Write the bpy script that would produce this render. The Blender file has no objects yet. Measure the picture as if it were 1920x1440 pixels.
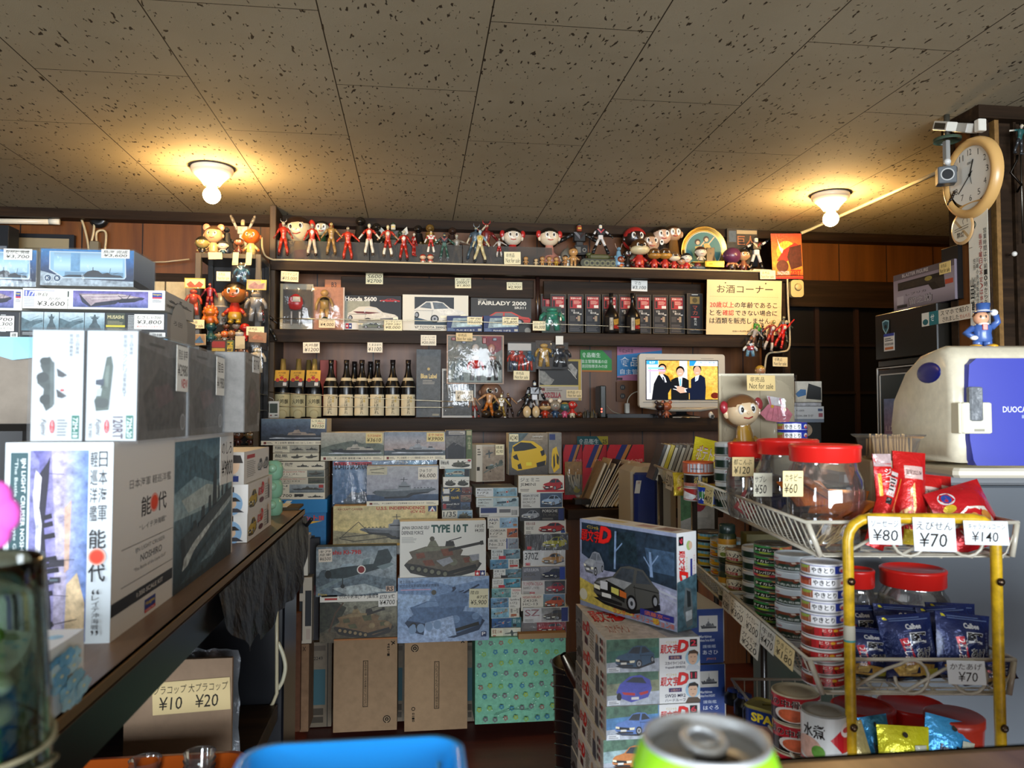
import bpy,math,random
from mathutils import Vector,Matrix
random.seed(7)
C=bpy.context.scene.collection
S=bpy.context.scene
V=Vector
PI=math.pi

# camera, light, exposure
FPX,YAW,PITCH=1437.0,math.radians(7.14),math.radians(2.31)
CAM=V((0,0,1.42))
CEIL=2.485
FWD=V((math.sin(YAW)*math.cos(PITCH),math.cos(YAW)*math.cos(PITCH),math.sin(PITCH)))
RGT=V((math.cos(YAW),-math.sin(YAW),0))
UPV=RGT.cross(FWD)
cd=bpy.data.cameras.new('camera');cam=bpy.data.objects.new('camera',cd);C.objects.link(cam)
cam.location=CAM
cam.rotation_euler=Matrix((RGT,UPV,-FWD)).transposed().to_euler()
cd.sensor_width=36;cd.lens=FPX/1920*36;cd.clip_start=.02
cd.dof.use_dof=True;cd.dof.focus_distance=3.0;cd.dof.aperture_fstop=8.0
S.camera=cam
S.view_settings.view_transform='Standard';S.view_settings.look='None'
S.view_settings.exposure=0.8;S.view_settings.gamma=1
W=bpy.data.worlds.new('world');S.world=W;W.use_nodes=True
W.node_tree.nodes['Background'].inputs[0].default_value=(.75,.85,1,1)
W.node_tree.nodes['Background'].inputs[1].default_value=.25
def area(name,loc,target,sx,sy,power,col):
 l=bpy.data.lights.new(name,'AREA');l.shape='RECTANGLE';l.size=sx;l.size_y=sy
 l.energy=power;l.color=col
 o=bpy.data.objects.new(name,l);C.objects.link(o);o.location=loc
 o.rotation_euler=(V(target)-V(loc)).to_track_quat('-Z','Y').to_euler()
 return o
# daylight through the shop front behind the viewer (a wide low window band) and an unseen side window on the left
area('daylight_shop_front',(.6,-4.6,1.3),(.4,2.2,1.5),4.2,2.0,430,(.86,.93,1))
area('daylight_unseen_side_window',(-2.66,-.4,1.65),(-.4,1.2,1.3),1.1,1.1,46,(.80,.91,1))

# colours and materials
_lc={}
def lin(h):
 if not isinstance(h,str):return h
 if h in _lc:return _lc[h]
 a=0
 s=h
 if '~' in s:s,m=s.split('~');a=int(m)/10
 r=[int(s[i:i+2],16)/255 for i in(0,2,4)]
 r=[x/12.92 if x<=.04045 else((x+.055)/1.055)**2.4 for x in r]
 _lc[h]=(r[0],r[1],r[2],a)
 return _lc[h]
MATS={}
def mat(name,fn):
 m=bpy.data.materials.new(name);m.use_nodes=True
 nt=m.node_tree;nt.nodes.clear()
 out=nt.nodes.new('ShaderNodeOutputMaterial')
 sh=fn(nt)
 nt.links.new(sh,out.inputs[0]);MATS[name]=m
 return m
def N(nt,t,**k):
 n=nt.nodes.new('ShaderNode'+t)
 for a,b in k.items():
  if a.startswith('i_'):
   key=a[2:];n.inputs[int(key)if key.isdigit()else key.replace('_',' ')].default_value=b
  else:setattr(n,a,b)
 return n
def L(nt,a,b):nt.links.new(a,b)
def pbsdf(nt,rough=.5,metal=0,spec=.5,col=None,coat=0):
 p=N(nt,'BsdfPrincipled');p.inputs['Roughness'].default_value=rough
 p.inputs['Metallic'].default_value=metal;p.inputs['Specular IOR Level'].default_value=spec
 p.inputs['Coat Weight'].default_value=coat;p.inputs['Coat Roughness'].default_value=.12
 if col:p.inputs['Base Color'].default_value=lin(col)[:3]+(1,)
 return p
def vmath(nt,op,a,b=None):
 m=N(nt,'Math',operation=op)
 for i,x in enumerate((a,b)):
  if x is None:continue
  if isinstance(x,(int,float)):m.inputs[i].default_value=x
  else:L(nt,x,m.inputs[i])
 return m.outputs[0]
def objco(nt,sc=(1,1,1),which='Object'):
 t=N(nt,'TexCoord');mp=N(nt,'Mapping');mp.inputs['Scale'].default_value=sc
 L(nt,t.outputs[which],mp.inputs[0]);return mp.outputs[0]
def noise(nt,vec,scale,detail=3,rough=.55):
 n=N(nt,'TexNoise');n.inputs['Scale'].default_value=scale;n.inputs['Detail'].default_value=detail
 n.inputs['Roughness'].default_value=rough
 L(nt,vec,n.inputs['Vector']);return n.outputs[0]
def ramp(nt,fac,stops):
 r=N(nt,'ValToRGB');e=r.color_ramp.elements
 while len(e)<len(stops):e.new(.5)
 for x,(p,c)in zip(e,stops):x.position=p;x.color=lin(c)[:3]+(1,)
 L(nt,fac,r.inputs[0]);return r.outputs[0]
def bump(nt,h,p,strength=.3,dist=.003):
 b=N(nt,'Bump');b.inputs['Strength'].default_value=strength;b.inputs['Distance'].default_value=dist
 L(nt,h,b.inputs['Height']);L(nt,b.outputs[0],p.inputs['Normal'])
def attrcol(nt,scale=55,lo=.55):
 a=N(nt,'Attribute',attribute_name='Col')
 nz=noise(nt,objco(nt),scale,7,.62)
 k=vmath(nt,'MULTIPLY',vmath(nt,'SUBTRACT',nz,.5),4.6)
 k=vmath(nt,'ADD',vmath(nt,'MULTIPLY',k,a.outputs['Alpha']),1.0)
 k=vmath(nt,'MAXIMUM',k,.12)
 v=N(nt,'VectorMath',operation='SCALE');L(nt,a.outputs['Color'],v.inputs[0]);L(nt,k,v.inputs['Scale'])
 return v.outputs[0]
def colored(rough,metal=0,spec=.5,coat=0,bmp=None,scale=55):
 def f(nt):
  p=pbsdf(nt,rough,metal,spec,None,coat)
  L(nt,attrcol(nt,scale),p.inputs['Base Color'])
  if bmp:
   h=noise(nt,objco(nt),bmp[0],4);bump(nt,h,p,bmp[1],bmp[2])
  return p.outputs[0]
 return f
mat('print',colored(.5,0,.35))
mat('print_fine',colored(.45,0,.4,0,None,75))
mat('paper',colored(.8,0,.2,0,(300,.15,.0005)))
mat('plastic',colored(.28,0,.5))
mat('vinyl',colored(.33,0,.5,.25))
mat('metal',colored(.3,1,.5))
mat('dullmetal',colored(.45,.6,.5,0,(200,.2,.0005)))
mat('foil',colored(.22,.35,.6,.3,(90,.6,.004)))
mat('cloth',colored(.9,0,.1,0,(700,.4,.001)))
mat('crinkle',colored(.4,0,.4,0,(14,.9,.02)))
def _kraft(nt):
 p=pbsdf(nt,.85,0,.15)
 L(nt,attrcol(nt,30),p.inputs['Base Color'])
 h=noise(nt,objco(nt,(6,6,160)),1.5,3);bump(nt,h,p,.25,.001)
 return p.outputs[0]
mat('kraft',_kraft)
def _wood(c0,c1,c2,rough=.5,ax=0,spec=.35,fine=1.0):
 def f(nt):
  sc=[28*fine,28*fine,28*fine];sc[ax]=1.6*fine
  co=objco(nt,sc)
  n1=noise(nt,co,1.0,6,.65)
  p=pbsdf(nt,rough,0,spec)
  L(nt,ramp(nt,n1,[(.3,c0),(.52,c1),(.72,c2)]),p.inputs['Base Color'])
  bump(nt,n1,p,.15,.002)
  return p.outputs[0]
 return f
mat('shelf_wood',_wood('1c140c','2b1f15','3e2d1d',.5,0,.12))
mat('shelf_wood_upright',_wood('2a1f15','43321f','5c4830',.5,2))
mat('counter_wood',_wood('5a4030','765a44','8a6c54',.38,1,.5))
mat('floor_board',_wood('43201b','582a24','6a342c',.4,0,.4,.3))
def _panel(nt,c0='502b0e',c1='683c14',c2='7c4a1c'):
 t=N(nt,'TexCoord');sx=N(nt,'SeparateXYZ');L(nt,t.outputs['Object'],sx.inputs[0])
 co=objco(nt,(14,14,1.0));n1=noise(nt,co,1.0,6,.6)
 col=ramp(nt,n1,[(.28,c0),(.5,c1),(.75,c2)])
 m=vmath(nt,'FRACT',vmath(nt,'DIVIDE',vmath(nt,'ADD',sx.outputs[0],20.235),.303))
 g=vmath(nt,'LESS_THAN',m,.022)
 mx=N(nt,'MixRGB');mx.inputs[2].default_value=lin('1a0d05');L(nt,g,mx.inputs[0]);L(nt,col,mx.inputs[1])
 p=pbsdf(nt,.4,0,.4);L(nt,mx.outputs[0],p.inputs['Base Color'])
 bump(nt,vmath(nt,'SUBTRACT',1.0,g),p,.5,.003)
 return p.outputs[0]
mat('wall_panel',_panel)
def _ceil(nt):
 t=N(nt,'TexCoord');sx=N(nt,'SeparateXYZ');L(nt,t.outputs['Object'],sx.inputs[0])
 x=vmath(nt,'DIVIDE',vmath(nt,'ADD',sx.outputs[0],45.5-.193),.455)
 fx=vmath(nt,'FRACT',x);ix=vmath(nt,'FLOOR',x)
 off=vmath(nt,'MULTIPLY',vmath(nt,'MODULO',ix,2.0),.5)
 y=vmath(nt,'ADD',vmath(nt,'DIVIDE',vmath(nt,'ADD',sx.outputs[1],91-2.48),.91),off)
 fy=vmath(nt,'FRACT',vmath(nt,'ADD',y,.5))
 gx=vmath(nt,'LESS_THAN',fx,.008);gy=vmath(nt,'LESS_THAN',fy,.0035)
 seam=vmath(nt,'MAXIMUM',gx,gy)
 co=objco(nt,(1,.42,1))
 w1=N(nt,'TexNoise');w1.inputs['Scale'].default_value=30;L(nt,co,w1.inputs['Vector'])
 av=N(nt,'VectorMath',operation='MULTIPLY_ADD');L(nt,w1.outputs['Color'],av.inputs[0]);av.inputs[1].default_value=(.02,.02,0);L(nt,co,av.inputs[2])
 n1=noise(nt,av.outputs[0],78,2.2,.5)
 n2=noise(nt,objco(nt),6,2,.5)
 thr=vmath(nt,'SUBTRACT',.725,vmath(nt,'MULTIPLY',n2,.15))
 pit=N(nt,'MapRange');L(nt,n1,pit.inputs[0]);L(nt,thr,pit.inputs[1])
 L(nt,vmath(nt,'ADD',thr,.025),pit.inputs[2])
 n3=noise(nt,objco(nt),420,3,.6)
 n4=noise(nt,objco(nt),1.3,4,.6)
 base=ramp(nt,n4,[(.3,'968a70'),(.7,'a69b82')])
 m1=N(nt,'MixRGB');m1.inputs[2].default_value=lin('3a3024');L(nt,pit.outputs[0],m1.inputs[0]);L(nt,base,m1.inputs[1])
 m2=N(nt,'MixRGB');m2.inputs[2].default_value=lin('2e2418');L(nt,seam,m2.inputs[0]);L(nt,m1.outputs[0],m2.inputs[1])
 p=pbsdf(nt,.85,0,.2);L(nt,m2.outputs[0],p.inputs['Base Color'])
 h=vmath(nt,'SUBTRACT',vmath(nt,'MULTIPLY',n3,.25),vmath(nt,'ADD',pit.outputs[0],seam))
 bump(nt,h,p,.6,.004)
 return p.outputs[0]
mat('ceiling_board',_ceil)
def _film(tint,bs,bd,refl,scale,opac=0.0,rough=.08):
 def f(nt):
  tr=N(nt,'BsdfTransparent');tr.inputs[0].default_value=lin(tint)[:3]+(1,)
  gl=N(nt,'BsdfGlossy');gl.inputs['Roughness'].default_value=rough
  b=N(nt,'Bump');b.inputs['Strength'].default_value=bs;b.inputs['Distance'].default_value=bd
  L(nt,noise(nt,objco(nt,(1,1,.5)),scale,3,.6),b.inputs['Height']);L(nt,b.outputs[0],gl.inputs['Normal'])
  lw=N(nt,'LayerWeight');lw.inputs[0].default_value=.35;L(nt,b.outputs[0],lw.inputs['Normal'])
  k=vmath(nt,'ADD',vmath(nt,'MULTIPLY',lw.outputs['Fresnel'],refl),refl*.12)
  mx=N(nt,'MixShader');L(nt,k,mx.inputs[0]);L(nt,tr.outputs[0],mx.inputs[1]);L(nt,gl.outputs[0],mx.inputs[2])
  if opac:
   d=N(nt,'BsdfDiffuse');d.inputs[0].default_value=(.8,.8,.8,1)
   m2=N(nt,'MixShader');m2.inputs[0].default_value=opac
   L(nt,mx.outputs[0],m2.inputs[1]);L(nt,d.outputs[0],m2.inputs[2]);return m2.outputs[0]
  return mx.outputs[0]
 return f
mat('film',_film('f4f4f4',.5,.008,.24,26,.015))
mat('cling',_film('f2f4f6',.4,.01,.14,16,.05))
mat('jar_plastic',_film('f0f0ee',.1,.004,.8,6,.03,.04))
mat('acrylic',_film('cfc9bd',.1,.002,.5,3,.05,.1))
mat('pane',_film('8c9494',.05,.002,.7,2,0,.03))
def _glass(nt):
 p=pbsdf(nt,.03,0,.5,'aebcae');p.inputs['Transmission Weight'].default_value=1;p.inputs['IOR'].default_value=1.46
 return p.outputs[0]
mat('bottle_glass',_glass)
def _emit(strength,usecol=True,col=(1,1,1,1)):
 def f(nt):
  e=N(nt,'Emission');e.inputs[1].default_value=strength
  if usecol:L(nt,attrcol(nt,60),e.inputs[0])
  else:e.inputs[0].default_value=col
  return e.outputs[0]
 return f
mat('screen',_emit(1.0))
mat('bulb',_emit(300,False,(1,.62,.24,1)))
mat('led',_emit(3.0))

# pixel rays -> points in the room
def ray(px,py):return FWD+RGT*((px-960)/FPX)-UPV*((py-720)/FPX)
def PY(px,py,y):d=ray(px,py);return CAM+d*((y-CAM.y)/d.y)
def PX(px,py,x):d=ray(px,py);return CAM+d*((x-CAM.x)/d.x)
def PZ(px,py,z):d=ray(px,py);return CAM+d*((z-CAM.z)/d.z)
def PD(px,py,D):return CAM+ray(px,py)*D

# mesh builder
class B:
 def __init__(s):s.v=[];s.f=[];s.c=[];s.m=[];s.s=[]
 def add(s,pts,faces,col,m=0,sm=False):
  o=len(s.v);s.v.extend(tuple(p)for p in pts)
  many=isinstance(col,list);
  if not many:col=lin(col)
  for i,f in enumerate(faces):
   s.f.append(tuple(j+o for j in f));s.c.append(col[i]if many else col);s.m.append(m);s.s.append(sm)
 def box(s,x0,x1,y0,y1,z0,z1,col,m=0,M=None):
  p=[V((x,y,z))for z in(z0,z1)for y in(y0,y1)for x in(x0,x1)]
  if M:p=[M@q for q in p]
  s.add(p,[(0,2,3,1),(4,5,7,6),(0,1,5,4),(2,6,7,3),(0,4,6,2),(1,3,7,5)],col,m)
 def bbox(s,x0,x1,y0,y1,z0,z1,col,r=.004,m=0,M=None):
  xs=(x0,x0+r,x1-r,x1);ys=(y0,y0+r,y1-r,y1);zs=(z0,z0+r,z1-r,z1)
  ring=lambda xa,xb,ya,yb,z:[V((xa+r,ya,z)),V((xb-r,ya,z)),V((xb,ya+r,z)),V((xb,yb-r,z)),V((xb-r,yb,z)),V((xa+r,yb,z)),V((xa,yb-r,z)),V((xa,ya+r,z))]
  h=r*.7
  R=[ring(x0+h,x1-h,y0+h,y1-h,z0),ring(x0,x1,y0,y1,z0+h),ring(x0,x1,y0,y1,z1-h),ring(x0+h,x1-h,y0+h,y1-h,z1)]
  p=[q for a in R for q in a]
  if M:p=[M@q for q in p]
  fs=[tuple(range(7,-1,-1)),tuple(range(24,32))]
  for k in range(3):
   for i in range(8):fs.append((k*8+i,k*8+(i+1)%8,k*8+8+(i+1)%8,k*8+8+i))
  s.add(p,fs,col,m)
 def tube(s,pts,r,col,n=8,m=0,caps=True,closed=False):
  pts=[V(p)for p in pts];k=len(pts)
  rs=r if isinstance(r,(list,tuple))else[r]*k
  up=None;out=[]
  for i,p in enumerate(pts):
   if closed:t=pts[(i+1)%k]-pts[i-1]
   else:t=pts[min(i+1,k-1)]-pts[max(i-1,0)]
   t.normalize()
   if up is None:up=V((0,0,1))if abs(t.z)<.9 else V((0,1,0))
   a=t.cross(up)
   if a.length<1e-4:a=t.cross(V((1,.3,.2)))
   a.normalize();b=a.cross(t).normalized();up=b
   for j in range(n):
    w=2*PI*j/n;out.append(p+(a*math.cos(w)+b*math.sin(w))*rs[i])
  fs=[]
  for i in range(k if closed else k-1):
   i2=(i+1)%k
   for j in range(n):fs.append((i*n+j,i*n+(j+1)%n,i2*n+(j+1)%n,i2*n+j))
  if caps and not closed:fs+=[tuple(range(n-1,-1,-1)),tuple(range((k-1)*n,k*n))]
  s.add(out,fs,col,m,True)
 def lathe(s,prof,col,n=20,o=(0,0,0),m=0,M=None,sx=1,sy=1,sm=True,a0=0,a1=2*PI):
# prof: (r, z[, colour]) from bottom to top; a colour applies to the band above its row
  full=abs(a1-a0-2*PI)<1e-6;nn=n if full else n+1
  p=[]
  for q in prof:
   for j in range(nn):
    w=a0+(a1-a0)*j/n;p.append(V((q[0]*math.cos(w)*sx,q[0]*math.sin(w)*sy,q[1])))
  O=V(o);p=[(M@x if M else x)+O for x in p]
  fs=[];cs=[];cur=lin(col)
  for i in range(len(prof)-1):
   if len(prof[i])>2:cur=lin(prof[i][2])
   for j in range(n):
    fs.append((i*nn+j,i*nn+(j+1)%nn,(i+1)*nn+(j+1)%nn,(i+1)*nn+j));cs.append(cur)
  s.add(p,fs,cs,m,sm)
 def ell(s,c,rx,ry,rz,col,nu=12,nv=8,m=0,M=None,z0=-1,z1=1):
  prof=[]
  a0,a1=math.asin(z0),math.asin(z1)
  for i in range(nv+1):
   w=a0+(a1-a0)*i/nv;prof.append((max(math.cos(w),1e-3),math.sin(w)))
  K=Matrix.Diagonal((rx,ry,rz));MM=(M@K)if M else K
  s.lathe(prof,col,nu,c,m,MM)
 def disc(s,c,r,col,n=20,m=0,nrm=(0,0,1),r2=None):
  q=V(nrm).to_track_quat('Z','Y');c=V(c);r2=r2 or r
  s.add([c+q@V((math.cos(2*PI*j/n)*r,math.sin(2*PI*j/n)*r2,0))for j in range(n)],[tuple(range(n))],col,m)
 def build(s,name,parent=None,at=None,mats=('print',)):
  at=V(at)if at is not None else(V(parent['_at'])if parent is not None and '_at' in parent else V((0,0,0)))
  me=bpy.data.meshes.new(name)
  me.from_pydata([V(p)-at for p in s.v],[],s.f)
  ca=me.color_attributes.new('Col','FLOAT_COLOR','CORNER')
  flat=[]
  for f,c in zip(s.f,s.c):
   if isinstance(c[0],(tuple,list)):
    for q in c:flat.extend(q)
   else:flat.extend(c*len(f))
  ca.data.foreach_set('color',flat)
  me.polygons.foreach_set('material_index',s.m);me.polygons.foreach_set('use_smooth',s.s)
  for k in(mats if isinstance(mats,(list,tuple))else(mats,)):me.materials.append(MATS[k])
  me.update()
  return link(name,me,parent,at)
def link(name,me,parent,at):
 o=bpy.data.objects.new(name,me);C.objects.link(o)
 if parent is not None:
  o.parent=parent;o.location=V(at)-V(parent['_at'])
 else:o.location=at
 o['_at']=tuple(at)
 return o
def thing(name,label,cat,at,group=None):
 o=bpy.data.objects.new(name,None);C.objects.link(o);o.location=at;o['_at']=tuple(at);o.empty_display_size=.05
 return tag(o,label,cat,group)
def tag(o,label,cat,group=None):
 o['label']=label;o['category']=cat
 if group:o['group']=group
 return o
def struct(o):o['kind']='structure';return o
def copy_tree(o,parent=None,loc=None,rot=None,label=None):
 c=o.copy();C.objects.link(c);c.parent=parent
 if loc is not None:c.location=loc;c['_at']=tuple(loc)
 if rot is not None:c.rotation_euler=rot
 if label:c['label']=label
 for ch in list(o.children):copy_tree(ch,c)
 return c
ORD=['first','second','third','fourth','fifth','sixth','seventh','eighth','ninth','tenth','eleventh','twelfth','thirteenth']

# lettering and flat artwork (0..100 across, 0..100 down)
_tc={}
def glyphs(s,bold=0,shear=0):
 if any(ord(c)>12288 for c in s):bold=bold*(.42 if bold<6 else .6)
 k=(s,bold,shear)
 if k in _tc:return _tc[k]
 cu=bpy.data.curves.new('lettering','FONT');cu.body=s;cu.resolution_u=2;cu.offset=bold*.01;cu.shear=shear
 o=bpy.data.objects.new('lettering',cu);me=bpy.data.meshes.new_from_object(o)
 vs=[(v.co.x,v.co.y)for v in me.vertices];fs=[tuple(p.vertices)for p in me.polygons]
 bpy.data.objects.remove(o);bpy.data.curves.remove(cu);bpy.data.meshes.remove(me)
 if not vs:vs=[(0,0),(1,1)]
 x0=min(v[0]for v in vs);x1=max(v[0]for v in vs);y0=min(v[1]for v in vs);y1=max(v[1]for v in vs)
 w=max(x1-x0,1e-4);h=max(y1-y0,1e-4)
 if s in('ー','-','一'):y0-=w*.4;h=w*.8+h
 vs=[((x-x0)/w,1-(y-y0)/h)for x,y in vs]
 _tc[k]=(vs,fs);return _tc[k]
def pts(s):return[tuple(float(q)for q in p.split(','))for p in s.split()]if isinstance(s,str)else s
class Fr:
 STEP=5e-5
 def __init__(s,b,O,U,Vv,m=0,k=None,step=None):
  s.b=b;s.O=V(O);s.U=V(U)/100;s.V=V(Vv)/100;s.m=m;s.k=k or[1];s.step=step or Fr.STEP
  s.n=s.V.cross(s.U).normalized();s.cyl=False
  s.asp=s.U.length/s.V.length
 def p(s,u,v):return s.O+s.U*u+s.V*v+s.n*(s.k[0]*s.step)
 def sub(s,x0,y0,x1,y1):
  f=Fr(s.b,s.O+s.U*x0+s.V*y0,s.U*(x1-x0),s.V*(y1-y0),s.m,s.k,s.step)
  return f
 def poly(s,q,col):
  q=pts(q);s.k[0]+=1;s.b.add([s.p(*a)for a in q],[tuple(range(len(q)))],col,s.m)
 def r(s,x0,y0,x1,y1,col):s.poly([(x0,y0),(x1,y0),(x1,y1),(x0,y1)],col)
 def frame(s,x0,y0,x1,y1,w,col):
  wy=w*s.asp;s.r(x0,y0,x1,y0+wy,col);s.r(x0,y1-wy,x1,y1,col);s.r(x0,y0,x0+w,y1,col);s.r(x1-w,y0,x1,y1,col)
 def e(s,x,y,rx,col,ry=None,n=18):
  ry=rx*s.asp if ry is None else ry
  s.poly([(x+math.cos(2*PI*i/n)*rx,y+math.sin(2*PI*i/n)*ry)for i in range(n)],col)
 def line(s,q,w,col):
  q=pts(q);s.k[0]+=1;a=s.asp
  for(x0,y0),(x1,y1)in zip(q,q[1:]):
   dx,dy=(x1-x0),(y1-y0)/a;l=math.hypot(dx,dy)or 1;nx,ny=-dy/l*w/2,dx/l*w/2*a
   s.b.add([s.p(x0+nx,y0+ny),s.p(x1+nx,y1+ny),s.p(x1-nx,y1-ny),s.p(x0-nx,y0-ny)],[(0,1,2,3)],col,s.m)
 def grad(s,x0,y0,x1,y1,cols,horiz=False):
  s.k[0]+=1;n=len(cols)-1;cs=[lin(c)for c in cols]
  for i in range(n):
   if horiz:
    a,b2=x0+(x1-x0)*i/n,x0+(x1-x0)*(i+1)/n;q=[(a,y0),(b2,y0),(b2,y1),(a,y1)];cc=[cs[i],cs[i+1],cs[i+1],cs[i]]
   else:
    a,b2=y0+(y1-y0)*i/n,y0+(y1-y0)*(i+1)/n;q=[(x0,a),(x1,a),(x1,b2),(x0,b2)];cc=[cs[i],cs[i],cs[i+1],cs[i+1]]
   s.b.add([s.p(*w)for w in q],[(0,1,2,3)],[cc],s.m)
 def t(s,txt,x0,y0,x1,y1,col,bold=0,shear=0,rot=0):
  s.k[0]+=1
  vs,fs=glyphs(txt,bold,shear)
  w,h=x1-x0,y1-y0
  if rot==90:q=[(x1-y*w,y0+x*h)for x,y in vs]
  elif rot==-90:q=[(x0+y*w,y1-x*h)for x,y in vs]
  else:q=[(x0+x*w,y0+y*h)for x,y in vs]
  s.b.add([s.p(*a)for a in q],fs,col,s.m)
 def vt(s,txt,x0,y0,x1,y1,col,bold=0):
  n=len(txt);h=(y1-y0)/n
  for i,ch in enumerate(txt):
   if ch==' ':continue
   if ch=='ー':s.r((x0+x1)/2-(x1-x0)*.06,y0+h*i+h*.1,(x0+x1)/2+(x1-x0)*.06,y0+h*i+h*.9,col);continue
   s.t(ch,x0,y0+h*i+h*.06,x1,y0+h*i+h*.94,col,bold)
 def fine(s,x0,y0,x1,y1,n,col,seed=1):
  rr=random.Random(seed);h=(y1-y0)/n
  for i in range(n):s.r(x0,y0+h*i+h*.25,x0+(x1-x0)*rr.uniform(.7,1),y0+h*i+h*.7,col)
 def bars(s,x0,y0,x1,y1,col='222222',n=14,seed=3):
  rr=random.Random(seed);w=(x1-x0)/n
  for i in range(n):s.r(x0+w*i,y0,x0+w*i+w*rr.uniform(.25,.7),y1,col)
class CylFr(Fr):
 def __init__(s,b,c,rad,z0,z1,a0=-110,a1=110,face=0,m=0):
  s.b=b;s.c=V(c);s.rad=rad;s.z0=z0;s.z1=z1;s.a0=a0;s.a1=a1;s.face=face;s.m=m;s.k=[1];s.step=1.2e-4
  s.asp=rad*math.radians(a1-a0)/(z1-z0)
 def p(s,u,v):
  a=math.radians(s.face+s.a0+(s.a1-s.a0)*u/100-90);r=s.rad+s.k[0]*s.step
  return s.c+V((math.cos(a)*r,math.sin(a)*r,s.z1+(s.z0-s.z1)*v/100))
 def r(s,x0,y0,x1,y1,col):
  s.k[0]+=1;n=max(1,int(abs(x1-x0)*(s.a1-s.a0)/100/14)+1);p=[];f=[]
  for i in range(n+1):
   u=x0+(x1-x0)*i/n;p+=[s.p(u,y0),s.p(u,y1)]
   if i:f.append((2*i-2,2*i,2*i+1,2*i-1))
  s.b.add(p,f,col,s.m,True)
 def poly(s,q,col):
  q=pts(q);s.k[0]+=1;xs=[a[0]for a in q];x0,x1=min(xs),max(xs);n=int((x1-x0)*(getattr(s,'a1',70)-getattr(s,'a0',-70))/1000)+1
  cut=lambda x:sorted(ya+(yb-ya)*(x-xa)/(xb-xa)for(xa,ya),(xb,yb)in zip(q,q[1:]+q[:1])if(xa<=x)!=(xb<=x))
  xs=sorted(set(xs+[x0+(x1-x0)*i/n for i in range(n+1)]))
  for a,c in zip(xs,xs[1:]):
   if c-a<.05:continue
   ya,yc=cut(a+.004),cut(c-.004)
   if len(ya)==len(yc):
    for i in range(0,len(ya)-1,2):s.b.add([s.p(a,ya[i]),s.p(c,yc[i]),s.p(c,yc[i+1]),s.p(a,ya[i+1])],[(0,1,2,3)],col,s.m)
 def grad(s,x0,y0,x1,y1,cols,horiz=False):s.r(x0,y0,x1,y1,cols[len(cols)//2])

# the room
SH=3.98
Z1,Z2,Z3=2.208,1.853,1.404
WB=4.25
CT=1.147
def sbox(name,x0,x1,y0,y1,z0,z1,col,m):
 b=B();b.box(x0,x1,y0,y1,z0,z1,col)
 return struct(b.build(name,None,((x0+x1)/2,(y0+y1)/2,z0),m))
b=B();b.box(-2.7,3.3,-3,4.35,-.05,0,'ffffff');struct(b.build('floor',None,(0,0,0),'floor_board'))
b=B();b.box(-2.7,3.3,-3,4.35,CEIL,CEIL+.05,'ffffff');struct(b.build('ceiling',None,(0,0,0),'ceiling_board'))
b=B();b.box(-2.7,3.3,WB,WB+.08,0,CEIL,'ffffff');struct(b.build('wall_back',None,(0,WB,0),'wall_panel'))
sbox('wall_left',-2.78,-2.7,-3,WB,0,CEIL,'5a3a20~2','print')
b=B()
for y0,y1,z0,z1 in((-1.0,-.94,1.06,2.26),(.14,.2,1.06,2.26),(-1.0,.2,1.06,1.1),(-1.0,.2,2.22,2.26),(-.42,-.38,1.06,2.26)):b.box(-2.7,-2.64,y0,y1,z0,z1,'6a5a48')
struct(b.build('window_1',None,(-2.7,-.4,1.06),'plastic'))
b=B()
for x in(-2.7,-1.3,.2,1.7,3.22):b.box(x,x+.08,-3.06,-3,0,CEIL,'6a6660')
b.box(-2.7,3.3,-3.06,-3,2.3,CEIL,'6a6660');struct(b.build('window_2',None,(0,-3,0),'plastic'))
sbox('wall_right',3.3,3.38,-3,WB,0,CEIL,'3a2a1c~2','print')
sbox('trim_1',-2.7,3.3,4.17,WB,2.437,CEIL,'241a12','shelf_wood')
sbox('trim_2',-2.7,-.77,4.2,WB,2.10,2.165,'120d0a','shelf_wood')
sbox('trim_3',-2.7,-.77,4.225,WB,0,2.10,'1e0e0a','shelf_wood')
sbox('trim_4',2.06,3.3,4.19,WB,2.05,2.205,'0e0a08','shelf_wood')
b=B()
b.box(2.06,3.3,4.235,WB,0,2.05,'070504')
for x in(2.06,2.33,2.58,2.83,3.1):b.box(x-.012,x+.012,4.215,4.236,0,2.05,'2a1a14')
for z in(.25,.7,1.15,1.55,1.83):b.box(2.06,3.3,4.222,4.236,z-.008,z+.008,'1c120d')
struct(b.build('door_1',None,(2.6,WB,0),'print'))
# the partition with the clock: orange face towards the room, dark boards towards the viewer
PXF=1.93
sbox('wall_partition',PXF+.012,3.3,2.41,2.53,0,2.44,'1d130d~3','shelf_wood')
sbox('trim_5',PXF,PXF+.012,2.43,2.525,0,2.44,'b06a24','wall_panel')
sbox('trim_6',PXF-.006,PXF+.03,2.39,2.43,0,2.44,'3a2a1e','shelf_wood')
sbox('trim_7',PXF-.02,3.3,2.37,2.56,2.44,CEIL,'2a2018','shelf_wood')
sbox('trim_8',PXF+.05,PXF+.066,2.385,2.41,0,2.44,'7a5a30~3','print')
sbox('trim_9',PXF+.13,PXF+.14,2.395,2.41,0,2.44,'4a382a','shelf_wood')
sbox('trim_10',PXF-.004,PXF+.012,2.515,2.55,0,2.44,'1c120c','shelf_wood')

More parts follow.
